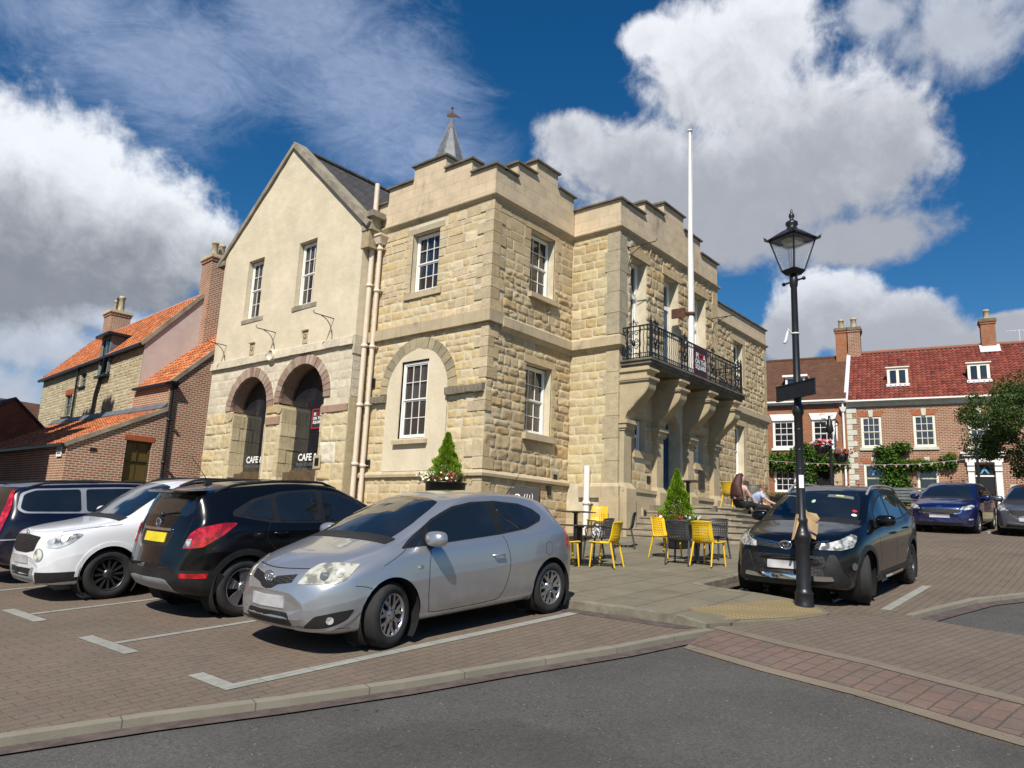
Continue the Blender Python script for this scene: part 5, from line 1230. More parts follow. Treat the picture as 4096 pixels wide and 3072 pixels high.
        def spoke(a0, r0, w0, a1, r1, w1, y0=-.006, y1=.0):
            A = [(r0 * math.cos(a0) - w0 * math.sin(a0) * e, r0 * math.sin(a0) + w0 * math.cos(a0) * e) for e in (-1, 1)]; B_ = [(r1 * math.cos(a1) - w1 * math.sin(a1) * e, r1 * math.sin(a1) + w1 * math.cos(a1) * e) for e in (-1, 1)]
            P = [A[0], A[1], B_[1], B_[0]]; Y0 = [y0, y0, y1, y1]; q.hexa([(p[0], yo - sg * .035, p[1]) for p in P] + [(p[0], yo + sg * yy, p[1]) for p, yy in zip(P, Y0)])
        if st == 'v7':
            for k in range(7):
                a = 2 * math.pi * k / 7 + .2
                spoke(a, .05, .02, a, rr * .50, .024)
                for e in (-1, 1): spoke(a, rr * .46, .020, a + e * .24, rr - .012, .014)
        elif st == '5':
            for k in range(5):
                a = 2 * math.pi * k / 5 + .35; spoke(a, .05, .035, a, rr * .55, .05); spoke(a, rr * .5, .05, a + .0, rr - .01, .075)
        elif st == '12':
            for k in range(12): a = 2 * math.pi * k / 12; spoke(a, .05, .012, a, rr - .01, .016)
        else:
            for k in range(5):
                a = 2 * math.pi * k / 5
                for e in (-1, 1): spoke(a + e * .12, .05, .014, a + e * .16, rr - .01, .02)
        rim = q.build('rim', sp['rimmat'], w)
        q = MB(); q.lathe([(rr - .02, yo - sg * .07), (.02, yo - sg * .075)], (0, 0, 0), 24, 'y'); q.build('brake_disc', M_WELL, w)
        q = MB()
        for k in range(5): a = 2 * math.pi * k / 5 + .5; q.cyl(D(.052, a, yo - sg * .02), D(.052, a, yo + sg * .003), .009, n=6)
        q.build('wheel_nut', M_WELL, w)
def mirror_part(c, x, z, y, mat, sg, sz=(.115, .135, .082)):
    q = MB(); vs = []; n = 14; m = 10
    for j in range(m + 1):
        p = math.pi * j / m
        for i in range(n):
            t = 2 * math.pi * i / n; a = math.sin(p) * math.cos(t); b = math.cos(p); d = math.sin(p) * math.sin(t)
            f = lambda v, e=.72: math.copysign(abs(v) ** e, v)
            X = f(a) * sz[0]; X = X if X < 0 else X * .35
            vs.append((x + X, sg * (y + .10) + f(b) * sz[1], z + f(d) * sz[2]))
    q.add(vs, [(j * n + i, (j + 1) * n + i, (j + 1) * n + (i + 1) % n, j * n + (i + 1) % n) for j in range(m) for i in range(n)], True)
    o = q.build('wing_mirror', mat, c.root); q = MB(); q.tube([(x - .02, sg * (y - .06), z - .11), (x, sg * (y + .02), z - .08), (x, sg * (y + .07), z - .05)], [.03, .025, .03], 8); q.build('mirror_arm', M_PLAST, o)
def handle(c, x, z, sg, mat=None):
    h, n = c.hit(x, z, c.frame('S', sg)); q = MB(); q.tube([(x - .09, h.y - sg * .005, z), (x - .07, h.y + sg * .03, z + .004), (x + .07, h.y + sg * .035, z + .006), (x + .10, h.y - sg * .005, z + .006)], [.012, .014, .014, .012], 8); q.build('door_handle', mat, c.root)
    fr = c.frame('S', sg)
def emblem_oval(c, z, r=.07, y=0., mode='F'):
    h, n = c.hit(y, z, c.frame(mode)); dx = -1 if mode == 'F' else 1; q = MB()
    def el(cy, cz, ry, rz, th): q.tube([(h.x + dx * .02, h.y + cy + ry * math.cos(t), h.z + cz + rz * math.sin(t)) for t in np.linspace(0, 2 * math.pi, 25)], th, 5)
    el(0, 0, r, r * .70, r * .11); el(0, r * .22, r * .62, r * .40, r * .085); el(0, 0, r * .30, r * .66, r * .085); q.build('emblem', M_CHROME, c.root)
def emblem_ring(c, z, r=.06, mode='F'):
    h, n = c.hit(0, z, c.frame(mode)); dx = -1 if mode == 'F' else 1; q = MB(); q.tube([(h.x + dx * .015, r * math.cos(t), h.z + r * math.sin(t)) for t in np.linspace(0, 2 * math.pi, 21)], r * .14, 5)
    q.tube([(h.x + dx * .015, -r, h.z + .005), (h.x + dx * .018, r * .3, h.z + .02), (h.x + dx * .018, -r * .3, h.z - .02), (h.x + dx * .015, r, h.z - .005)], r * .12, 5); q.build('emblem', M_CHROME, c.root)
def place(root, x, y, heading, scale=1.):
    """heading: world angle of the car's local +x (nose to tail)"""
    c, s_ = math.cos(heading), math.sin(heading); e = .5
    sx, sy = (G(x + e, y) - G(x - e, y)) / (2 * e), (G(x, y + e) - G(x, y - e)) / (2 * e)
    n = Vector((-sx, -sy, 1)).normalized(); ex = Vector((c, s_, sx * c + sy * s_)).normalized(); ey = n.cross(ex)
    M_ = Matrix((ex, ey, n)).transposed().to_4x4(); root.rotation_euler = M_.to_euler(); root.location = (x, y, G(x, y) + .006); root.scale = (scale,) * 3
def wipers(c, pts):
    q = MB()
    for a, b in pts:
        P = []
        for t in np.linspace(0, 1, 7):
            u = [a[i] + (b[i] - a[i]) * t for i in range(2)]; h, n = c.hit(u[0], u[1], c.frame('T')); P.append(h + n * .02)
        q.tube(P, .009, 5)
    q.build('wiper', M_PLAST, c.root)
def ringpoly(wx, wz, r0, r1, a0=-.35, a1=math.pi + .35, n=22): return [(wx + r1 * math.cos(t), wz + r1 * math.sin(t)) for t in np.linspace(a0, a1, n)] + [(wx + r0 * math.cos(t), wz + r0 * math.sin(t)) for t in np.linspace(a1, a0, n)]
def rpoly(pts, k=4): return [(p[0], p[1]) for p in catmull([(a, b, 0) for a, b in pts], k, True)]
def roundpoly(pts, r=.04, k=4):
    out = []; n = len(pts)
    for i in range(n):
        p, a, b = Vector(pts[i]), Vector(pts[i - 1]), Vector(pts[(i + 1) % n]); da, db = (a - p), (b - p); rr = min(r, da.length * .45, db.length * .45); A, B = p + da.normalized() * rr, p + db.normalized() * rr
        for j in range(k + 1): t = j / k; out.append(tuple((A.lerp(p, t)).lerp(p.lerp(B, t), t)))
    return out
HWF = lambda W, L, f0=.60, r0=.60: [(0, W / 2 * f0), (.05, W / 2 * (f0 + .14)), (.16, W / 2 * .86), (.35, W / 2 * .945), (.7, W / 2 * .985), (1.2, W / 2), (L - 1.2, W / 2), (L - .55, W / 2 * .975), (L - .25, W / 2 * .93), (L - .08, W / 2 * .84), (L, W / 2 * r0)]

# --- silver three-door hatchback
def silver_hatch():
    root = thing('hatchback_car', 'silver three-door hatchback with yellowed headlamps parked nearest the camera', 'car', group='cars parked in the square')
    L, Wd = 4.22, 1.76
    sp = dict(L=L, W=Wd, wheels=[(.885, .318), (3.485, .318)], arch=.375, rim=.212, style='v7', rimmat=M_ALLOY, steer=rad(15), bow=.17, crease=.62,
              top=[(0, .58), (.05, .70), (.14, .79), (.4, .90), (.8, 1.0), (1.02, 1.065), (1.12, 1.12), (1.5, 1.305), (1.85, 1.435), (2.2, 1.495), (2.6, 1.512), (3.0, 1.498), (3.4, 1.455), (3.72, 1.40), (3.88, 1.30), (4.02, 1.10), (4.12, .96), (4.18, .84), (L, .70)],
              bot=[(0, .33), (.06, .23), (.3, .19), (.9, .19), (3.4, .20), (3.9, .24), (4.15, .30), (L, .42)], hw=HWF(Wd, L),
              belt=[(0, .50), (.1, .64), (.4, .76), (.8, .86), (1.1, .925), (1.6, .965), (2.4, .995), (3.0, 1.03), (3.5, 1.075), (3.9, 1.02), (4.1, .88), (L, .6)],
              dz=[(0, .02), (.3, .05), (.95, .075), (1.2, .12), (1.7, .13), (2.1, .07), (3.3, .065), (3.8, .10), (4.1, .05), (L, .02)],
              pf=[(0, .7), (.4, .76), (1.0, .84), (1.3, .82), (1.8, .735), (2.2, .70), (3.0, .68), (3.6, .64), (3.95, .66), (L, .6)])
    c = Car(sp, P_SILVER, root)
    # glazing
    c.patch('windscreen', roundpoly([(1.06, -.60), (1.03, -.3), (1.02, 0), (1.03, .3), (1.06, .60), (1.35, .60), (1.66, .535), (1.84, .48), (1.89, .2), (1.895, 0), (1.89, -.2), (1.84, -.48), (1.66, -.535), (1.35, -.60)], .04), 'T', M_CARGLASS, .004)
    c.patch('scuttle', [(.93, -.66), (.90, -.3), (.89, 0), (.90, .3), (.93, .66), (1.07, .66), (1.05, .3), (1.04, 0), (1.05, -.3), (1.07, -.66)], 'T', M_PLAST, .006)
    wipers(c, [((1.0, -.05), (1.12, .52)), ((.98, -.6), (1.07, .0))])
    sidew = roundpoly([(1.04, .945), (1.40, .962), (2.0, .99), (2.55, 1.015), (3.02, 1.055), (3.34, 1.135), (3.42, 1.20), (3.30, 1.285), (3.05, 1.355), (2.6, 1.398), (2.2, 1.392), (1.9, 1.35), (1.55, 1.225), (1.25, 1.075)], .03)
    c.patch('window_surround', sidew, 'S', M_PLAST, .002)
    c.patch('side_window', roundpoly([(1.44, .985), (2.0, 1.01), (2.50, 1.03), (2.42, 1.375), (2.2, 1.37), (1.92, 1.328), (1.58, 1.21), (1.44, 1.15)], .025), 'S', M_CARGLASS, .005)
    c.patch('side_window', roundpoly([(1.10, .965), (1.37, .978), (1.37, 1.10), (1.28, 1.06)], .02), 'S', M_CARGLASS, .005)
    c.patch('side_window', roundpoly([(2.60, 1.045), (3.0, 1.078), (3.27, 1.145), (3.36, 1.20), (3.26, 1.265), (3.04, 1.333), (2.60, 1.375)], .04), 'S', M_CARGLASS, .005)
    c.linep('shut_line', [(1.42, .955), (1.37, .75), (1.36, .5), (1.38, .33), (1.42, .28), (1.8, .275), (2.35, .285), (2.5, .32), (2.62, .5), (2.66, .75), (2.58, 1.0)], 'S', M_WELL, .007)
    c.linep('shut_line', [(.78, .80), (1.02, .905), (1.12, .965)], 'S', M_WELL, .005); c.linep('shut_line', [(.45, .64), (.55, .625), (.63, .60)], 'S', M_WELL, .006)
    c.patch('fuel_flap', [(3.42 + .075 * math.cos(t), .80 + .085 * math.sin(t)) for t in np.linspace(0, 6.28, 20)[:-1]], 'S', M_PLAST, .0012, (1, -1), skirt=0); c.patch('fuel_flap_cover', [(3.42 + .07 * math.cos(t), .80 + .08 * math.sin(t)) for t in np.linspace(0, 6.28, 20)[:-1]], 'S', P_SILVER, .0022, skirt=0)
    c.patch('rear_window', roundpoly([(3.74, -.56), (3.74, .56), (3.98, .60), (4.0, 0), (3.98, -.60)], .05), 'T', M_CARGLASS, .004)
    # face
    c.patch('headlight', roundpoly([(.36, .655), (.45, .78), (.55, .835), (.72, .845), (.93, .83), (.83, .70), (.74, .665)], .025), 'DF', M_LAMPY, .006)
    for sg in (-1, 1):
        for a, z, r in ((.62, .735, .045), (.76, .76, .042)):
            c.patch('lamp_reflector', [(a + r * math.cos(t), z + r * .95 * math.sin(t)) for t in np.linspace(0, 6.28, 18)[:-1]], 'DF', M_LAMP, .0085, (sg,), skirt=0)
    c.patch('grille', roundpoly([(-.36, .74), (-.10, .705), (-.06, .66), (.06, .66), (.10, .705), (.36, .74), (.34, .665), (.16, .635), (.08, .595), (0, .585), (-.08, .595), (-.16, .635), (-.34, .665)], .012), 'F', M_MIRR, .004)
    emblem_oval(c, .70, .075)
    c.patch('number_plate', rect(-.26, .26, .42, .53), 'F', M_PLATEW, .010); c.patch('lower_grille', roundpoly([(-.33, .385), (.33, .385), (.38, .27), (-.38, .27)], .03), 'F', M_PLAST, .004)
    for z in (.295, .325, .355): c.linep('grille_bar', [(-.31, z), (0, z), (.31, z)], 'F', M_WELL, .008, .007)
    c.patch('fog_lamp_recess', roundpoly([(.44, .265), (.56, .375), (.78, .415), (.92, .43), (.82, .30), (.74, .262)], .03), 'DF', M_PLAST, .003)
    c.patch('fog_lamp', [(.70 + .035 * math.cos(t), .335 + .035 * math.sin(t)) for t in np.linspace(0, 6.28, 16)[:-1]], 'DF', M_LAMP, .007)
    c.linep('bumper_lip', [(.02, .235), (.35, .23), (.6, .225), (.88, .225)], 'DF', M_PLAST, .065, .006); c.linep('bumper_body_strip', [(.36, .255), (.5, .25), (.7, .262), (.86, .33), (.95, .42)], 'DF', P_SILVER, .03, .012); c.linep('shut_line', [(-.62, .80), (-.3, .785), (0, .775), (.3, .785), (.62, .80)], 'F', M_WELL, .007)  # includes a body-coloured strip under the fog lamp recess
    c.patch('tail_light', roundpoly([(.56, .98), (.80, 1.03), (.86, .90), (.84, .76), (.72, .74), (.60, .86)], .03), 'DB', M_REDL, .006)
    c.patch('indicator', roundpoly([(1.20, .765), (1.27, .775), (1.28, .75), (1.21, .742)], .01), 'S', M_LAMP, .008)
    for sg in (-1, 1): mirror_part(c, 1.42, 1.035, .83, P_SILVER, sg); handle(c, 2.45, .79, sg, P_SILVER)
    h, n = c.hit(3.55, 0., c.frame('T')); q = MB(); q.tube([h, h + Vector((.05, 0, .03)), h + Vector((.30, 0, .28))], [.014, .008, .004], 6); q.build('aerial', M_PLAST, root)
    place(root, 4.62, 6.97, rad(-1.2), 1.045); return root
silver_hatch()
# --- black compact crossover seen from behind
def rails(c, x0, x1, y, mat, r=.016, lift=.03):
    for sg in (-1, 1):
        P = []; n = 9
        for i in range(n):
            x = x0 + (x1 - x0) * i / (n - 1); h, nn = c.hit(x, sg * y, c.frame('T')); P.append(h + Vector((0, 0, lift * (1 if 0 < i < n - 1 else -.2))))
        q = MB(); q.tube(catmull(P, 2), r, 8); q.build('roof_rail', mat, c.root)
def black_crossover():
    root = thing('crossover_car', 'black crossover with a yellow rear plate and five-spoke alloys, tail towards the road', 'car', group='cars parked in the square')
    L, Wd = 4.28, 1.78
    sp = dict(L=L, W=Wd, wheels=[(.90, .345), (3.455, .345)], arch=.405, rim=.235, style='5', rimmat=M_ALLOY, steer=0, bow=.15, crease=.62, tw=.215,
              top=[(0, .62), (.05, .80), (.15, .92), (.5, 1.02), (.95, 1.10), (1.1, 1.16), (1.5, 1.38), (1.85, 1.535), (2.2, 1.60), (2.7, 1.625), (3.3, 1.60), (3.75, 1.545), (3.95, 1.50), (4.02, 1.40), (4.10, 1.22), (4.15, 1.08), (4.20, .90), (4.25, .72), (L, .64)],
              bot=[(0, .38), (.06, .26), (.3, .22), (.9, .22), (3.5, .23), (3.95, .27), (4.2, .36), (L, .46)], hw=HWF(Wd, L, .6, .72),
              belt=[(0, .52), (.1, .72), (.4, .90), (.9, 1.0), (1.4, 1.03), (2.4, 1.07), (3.2, 1.11), (3.7, 1.17), (4.0, 1.15), (4.15, 1.0), (L, .58)],
              dz=[(0, .02), (.3, .05), (.95, .07), (1.2, .12), (1.7, .13), (2.1, .07), (3.5, .07), (3.95, .09), (4.15, .04), (L, .02)],
              pf=[(0, .7), (.4, .78), (1.0, .86), (1.3, .82), (1.8, .745), (2.2, .72), (3.0, .71), (3.6, .69), (4.0, .70), (L, .7)])
    c = Car(sp, P_BLACK, root)
    c.patch('windscreen', roundpoly([(1.12, -.62), (1.09, 0), (1.12, .62), (1.6, .56), (1.82, .50), (1.85, 0), (1.82, -.50), (1.6, -.56)], .05), 'T', M_CARGLASS, .004)
    c.patch('window_surround', roundpoly([(1.30, 1.03), (2.3, 1.065), (3.1, 1.10), (3.62, 1.20), (3.60, 1.26), (3.30, 1.40), (2.9, 1.485), (2.4, 1.51), (2.0, 1.47), (1.65, 1.345), (1.42, 1.19)], .04), 'S', M_PLAST, .002)
    c.patch('side_window', roundpoly([(1.52, 1.075), (2.28, 1.095), (2.28, 1.475), (2.02, 1.435), (1.72, 1.32), (1.52, 1.20)], .03), 'S', M_CARGLASS, .005)
    c.patch('side_window', roundpoly([(2.38, 1.10), (2.98, 1.125), (3.0, 1.43), (2.8, 1.468), (2.38, 1.478)], .03), 'S', M_CARGLASS, .005); c.patch('side_window', roundpoly([(3.06, 1.13), (3.50, 1.215), (3.28, 1.365), (3.06, 1.42)], .04), 'S', M_CARGLASS, .005)
    for p in ([(1.38, 1.02), (1.36, .7), (1.40, .34)], [(2.33, 1.07), (2.34, .7), (2.33, .36)], [(3.12, 1.12), (3.18, .92), (3.05, .75), (2.98, .5), (2.92, .34)]): c.linep('shut_line', p, 'S', M_WELL, .007)
    c.linep('door_crease', [(1.6, .50), (2.1, .54), (2.6, .64), (3.0, .74)], 'S', P_BLACK, .035, .012)
    for (wx, wr) in sp['wheels']: c.patch('arch_trim', ringpoly(wx, wr, .385, .46, .0, math.pi), 'S', M_PLAST, .007, dens=.04)
    c.patch('sill_trim', roundpoly([(1.32, .22), (3.05, .22), (3.05, .33), (1.32, .31)], .02), 'S', M_PLAST, .008)
    c.patch('rear_bumper', roundpoly([(-.78, .27), (.78, .27), (.86, .48), (.82, .585), (-.82, .585), (-.86, .48)], .03), 'B', M_PLAST, .007); c.patch('rear_bumper_corner', [(.50, .28), (.9, .26), (1.0, .27), (1.0, .5), (.95, .57), (.5, .585)], 'DB', M_PLAST, .008)
    c.patch('skid_plate', roundpoly([(-.42, .275), (.42, .275), (.50, .33), (.46, .46), (.38, .475), (-.38, .475), (-.46, .46), (-.50, .33)], .04), 'B', M_GREYPL, .014)
    c.patch('rear_window', roundpoly([(-.54, 1.20), (.54, 1.20), (.60, 1.26), (.52, 1.455), (-.52, 1.455), (-.60, 1.26)], .05), 'B', M_CARGLASS, .004)
    c.patch('tail_light', roundpoly([(.56, .83), (.64, 1.0), (.74, 1.075), (.98, 1.125), (1.10, 1.115), (.98, .98), (.80, .85)], .03), 'DB', M_REDL, .010)
    c.patch('reversing_lamp', roundpoly([(.575, .845), (.66, .845), (.68, .95), (.615, .94)], .015), 'DB', M_LAMP, .013)
    c.patch('rear_reflector', roundpoly([(.56, .50), (.84, .49), (.86, .545), (.56, .555)], .012), 'DB', M_REDL, .012)
    c.patch('number_plate_recess', roundpoly([(-.34, .84), (.34, .84), (.40, 1.02), (-.40, 1.02)], .03), 'B', M_PLAST, .002); c.patch('number_plate', rect(-.26, .26, .885, .995), 'B', M_PLATEY, .012); c.patch('chrome_strip', roundpoly([(-.34, 1.02), (.34, 1.02), (.33, 1.05), (-.33, 1.05)], .008), 'B', M_CHROME, .016)
    emblem_ring(c, 1.11, .055, 'B'); vs, fs = text_mesh('ECOTEC', .06, lambda u, z, d=0.: (c.hit(u, z, c.frame('B'))[0].x + .006, u, z), .42, .66, 0, 'LEFT', .002); q = MB(); q.add([(v[0], v[1], v[2]) for v in vs], fs)
    q = MB(); h, n = c.hit(0, 1.47, c.frame('B')); q.hexa([(h.x - .12, -.55, 1.47), (h.x + .10, -.52, 1.475), (h.x + .10, .52, 1.475), (h.x - .12, .55, 1.47), (h.x - .14, -.58, 1.51), (h.x + .12, -.54, 1.50), (h.x + .12, .54, 1.50), (h.x - .14, .58, 1.51)]); q.build('spoiler', P_BLACK, root)
    h, n = c.hit(.03, 1.24, c.frame('B')); q = MB(); q.ball((h.x + .02, .0, 1.205), .035); q.tube([(h.x + .02, 0, 1.2), (h.x + .02, .2, 1.23), (h.x + .0, .38, 1.25)], .008, 5); q.build('wiper', M_PLAST, root)
    h, n = c.hit(3.55, 0., c.frame('T')); q = MB(); q.hexa([(h.x - .06, -.03, h.z), (h.x + .06, -.03, h.z), (h.x + .06, .03, h.z), (h.x - .06, .03, h.z), (h.x - .02, -.01, h.z + .05), (h.x + .02, -.01, h.z + .05), (h.x + .02, .01, h.z + .05), (h.x - .02, .01, h.z + .05)]); q.tube([h + Vector((0, 0, .04)), h + Vector((.24, 0, .36))], [.006, .003], 5); q.build('aerial', M_PLAST, root)
    rails(c, 1.95, 3.75, .56, M_PLAST, .018)
    c.linep('shut_line', [(-.62, 1.2), (-.60, .95), (-.52, .72), (-.4, .62), (0, .605), (.4, .62), (.52, .72), (.60, .95), (.62, 1.2)], 'B', M_WELL, .008)
    for sg in (-1, 1): mirror_part(c, 1.52, 1.12, .82, P_BLACK, sg); handle(c, 2.15, .93, sg, P_BLACK); handle(c, 2.98, .97, sg, P_BLACK)
    c.patch('headlight', roundpoly([(.45, .78), (.55, .90), (.95, .98), (.85, .84)], .03), 'DF', M_LAMP, .006)
    place(root, 4.61 + 4.28 * 1.03, 9.56, math.pi + rad(-1), 1.03)
black_crossover()
# --- white boxy SUV facing the road
def white_suv():
    root = thing('sport_utility_car', 'white boxy car with round fog lamps and dark multi-spoke wheels behind the black crossover', 'car', group='cars parked in the square')
    L, Wd = 4.22, 1.79
    sp = dict(L=L, W=Wd, wheels=[(.86, .338), (3.44, .338)], arch=.40, rim=.225, style='12', rimmat=M_DALLOY, steer=0, bow=.13, crease=.62, tw=.225,
              top=[(0, .60), (.04, .80), (.12, .92), (.35, .985), (.8, 1.05), (1.0, 1.09), (1.12, 1.15), (1.5, 1.40), (1.82, 1.575), (2.1, 1.63), (2.6, 1.65), (3.4, 1.635), (3.9, 1.60), (4.08, 1.50), (4.14, 1.2), (4.18, .9), (L, .66)],
              bot=[(0, .36), (.06, .24), (.3, .22), (.9, .22), (3.5, .23), (3.95, .27), (4.15, .36), (L, .46)], hw=HWF(Wd, L, .62, .75),
              belt=[(0, .52), (.1, .78), (.4, .93), (.9, 1.0), (1.4, 1.03), (2.4, 1.06), (3.2, 1.08), (3.9, 1.10), (4.15, .95), (L, .58)],
              dz=[(0, .02), (.3, .04), (.95, .06), (1.2, .10), (1.7, .11), (2.1, .06), (3.5, .06), (4.05, .06), (L, .02)],
              pf=[(0, .72), (.4, .80), (1.0, .86), (1.3, .84), (1.8, .78), (2.2, .76), (3.0, .755), (3.9, .74), (L, .7)])
    c = Car(sp, P_WHITEC, root)
    c.patch('windscreen', roundpoly([(1.12, -.66), (1.08, -.3), (1.07, 0), (1.08, .3), (1.12, .66), (1.6, .62), (1.80, .56), (1.83, 0), (1.80, -.56), (1.6, -.62)], .05), 'T', M_CARGLASS, .004)
    c.patch('scuttle', [(1.0, -.70), (.97, 0), (1.0, .70), (1.12, .70), (1.08, 0), (1.12, -.70)], 'T', M_PLAST, .006); wipers(c, [((1.04, -.05), (1.15, .55)), ((1.02, -.6), (1.1, .0))])
    c.patch('side_window', roundpoly([(1.30, 1.06), (2.35, 1.09), (2.35, 1.53), (1.95, 1.50), (1.65, 1.36)], .03), 'S', M_CARGLASS, .005); c.patch('side_window', roundpoly([(2.45, 1.09), (3.25, 1.11), (3.25, 1.52), (2.45, 1.53)], .03), 'S', M_CARGLASS, .005); c.patch('side_window', roundpoly([(3.33, 1.11), (3.85, 1.13), (3.80, 1.50), (3.33, 1.52)], .03), 'S', M_CARGLASS, .005)
    c.patch('headlight', roundpoly([(.52, .73), (.53, .83), (.64, .875), (.88, .915), (.96, .90), (.84, .78), (.70, .72)], .04), 'DF', M_LAMP, .006)
    for a, z, r in ((.60, .81, .05), (.76, .85, .04)): c.patch('lamp_reflector', [(a + r * math.cos(t), z + r * math.sin(t)) for t in np.linspace(0, 6.28, 16)[:-1]], 'DF', M_LAMPC, .009, skirt=0)
    c.patch('fog_lamp_ring', [(.43 + .088 * math.cos(t), .625 + .09 * math.sin(t)) for t in np.linspace(0, 6.28, 20)[:-1]], 'DF', M_CHROME, .006); c.patch('fog_lamp', [(.43 + .072 * math.cos(t), .625 + .075 * math.sin(t)) for t in np.linspace(0, 6.28, 20)[:-1]], 'DF', M_LAMP, .010, skirt=0)
    c.patch('grille', roundpoly([(-.44, .86), (0, .885), (.44, .86), (.40, .68), (.2, .645), (-.2, .645), (-.40, .68)], .03), 'F', M_MIRR, .006); emblem_ring(c, .895, .045)
    c.patch('number_plate', rect(-.26, .26, .50, .61), 'F', M_PLATEW, .012); c.patch('lower_grille', roundpoly([(-.42, .44), (.42, .44), (.40, .33), (-.40, .33)], .03), 'F', M_PLAST, .005)
    c.patch('lower_bumper', roundpoly([(.38, .25), (.40, .40), (.92, .41), (.98, .29)], .02), 'DF', M_PLAST, .006); c.patch('skid_plate', roundpoly([(-.40, .23), (.40, .23), (.44, .46), (.38, .46), (.34, .32), (-.34, .32), (-.38, .46), (-.44, .46)], .02), 'F', M_GREYPL, .012)
    c.patch('sill_trim', roundpoly([(1.3, .22), (3.05, .22), (3.05, .42), (1.3, .42)], .02), 'S', M_PLAST, .008)
    c.patch('arch_trim', ringpoly(.86, .338, .385, .44, .0, math.pi), 'S', P_WHITEC, .012, dens=.04)
    c.linep('shut_line', [(.30, .93), (.6, .975), (1.0, 1.01)], 'S', M_WELL, .005); c.linep('shut_line', [(1.25, 1.02), (1.24, .7), (1.26, .4)], 'S', M_WELL, .006)
    rails(c, 1.9, 3.8, .62, M_PLAST, .018)
    for sg in (-1, 1): mirror_part(c, 1.45, 1.13, .84, P_WHITEC, sg)
    place(root, 4.04, 12.16, rad(-1.), 1.01)
white_suv()
# --- dark blue estate, tail towards the road
def estate(label, pm, x, y, hd, scale=1., chrome=True):
    root = thing('estate_car', label, 'car', group='cars parked in the square')
    L, Wd = 4.80, 1.87
    sp = dict(L=L, W=Wd, wheels=[(.95, .33), (3.77, .33)], arch=.38, rim=.22, style='e', rimmat=M_ALLOY, steer=0, bow=.16, crease=.62,
              top=[(0, .60), (.05, .72), (.2, .84), (.6, .94), (1.2, 1.02), (1.35, 1.07), (1.8, 1.32), (2.1, 1.46), (2.4, 1.51), (3.0, 1.53), (4.0, 1.515), (4.4, 1.47), (4.5, 1.40), (4.62, 1.15), (4.68, .96), (4.74, .82), (L, .66)],
              bot=[(0, .34), (.06, .24), (.3, .2), (.9, .2), (3.8, .2), (4.4, .25), (4.7, .34), (L, .45)], hw=HWF(Wd, L, .62, .78),
              belt=[(0, .5), (.1, .66), (.4, .82), (1.0, .93), (1.6, .97), (2.6, 1.0), (3.6, 1.02), (4.3, 1.04), (4.6, 1.0), (L, .6)],
              dz=[(0, .02), (.3, .04), (1.1, .06), (1.4, .10), (1.9, .12), (2.3, .06), (4.0, .06), (4.5, .07), (L, .02)],
              pf=[(0, .72), (.4, .78), (1.2, .86), (1.5, .84), (2.0, .75), (2.4, .73), (3.4, .72), (4.4, .71), (4.6, .74), (L, .7)])
    c = Car(sp, pm, root)
    c.patch('window_surround', roundpoly([(1.62, .985), (2.6, 1.015), (3.6, 1.035), (4.36, 1.06), (4.44, 1.12), (4.38, 1.36), (4.2, 1.425), (3.0, 1.44), (2.3, 1.425), (1.95, 1.29)], .05), 'S', M_GREYPL if chrome else M_PLAST, .003)
    for pl in ([(1.78, 1.01), (2.55, 1.04), (2.58, 1.41), (2.32, 1.405), (2.0, 1.275)], [(2.65, 1.04), (3.48, 1.058), (3.46, 1.41), (2.68, 1.415)], [(3.56, 1.06), (4.32, 1.085), (4.40, 1.13), (4.34, 1.34), (4.18, 1.40), (3.54, 1.41)]): c.patch('side_window', roundpoly(pl, .05), 'S', M_CARGLASS, .006)
    c.patch('windscreen', roundpoly([(1.38, -.64), (1.34, 0), (1.38, .64), (2.06, .54), (2.12, 0), (2.06, -.54)], .05), 'T', M_CARGLASS, .004)
    c.patch('rear_window', roundpoly([(-.60, 1.06), (.60, 1.06), (.54, 1.42), (-.54, 1.42)], .05), 'B', M_CARGLASS, .004)
    c.patch('tail_light', roundpoly([(.52, .74), (.66, .74), (.71, .95), (.73, 1.15), (.69, 1.40), (.62, 1.40), (.62, 1.15), (.56, .98)], .03), 'DB', M_REDL, .010)
    c.patch('number_plate', rect(-.26, .26, .80, .91), 'B', M_PLATEY, .010); c.linep('bumper_strip', [(.5, .66), (.9, .68), (1.1, .69)], 'DB', M_GREYPL, .02, .01)
    rails(c, 2.2, 4.3, .60, M_PLAST, .016)
    for p in ([(2.60, 1.0), (2.62, .7), (2.6, .3)], [(3.52, 1.03), (3.56, .85), (3.42, .6), (3.36, .3)]): c.linep('shut_line', p, 'S', M_WELL, .007)
    for sg in (-1, 1): handle(c, 2.45, .86, sg, pm); handle(c, 3.36, .88, sg, pm); mirror_part(c, 1.75, 1.04, .86, pm, sg)
    place(root, x, y, hd, scale)
estate('dark blue estate car with chrome window trim at the left edge of the picture', P_NAVY, 4.05 + 4.8 * 1.04, 14.48, math.pi, 1.04)
estate('silver-grey car mostly hidden behind the dark blue estate', P_GREY, 3.6 + 4.8, 17.2, math.pi, 1.0, False)
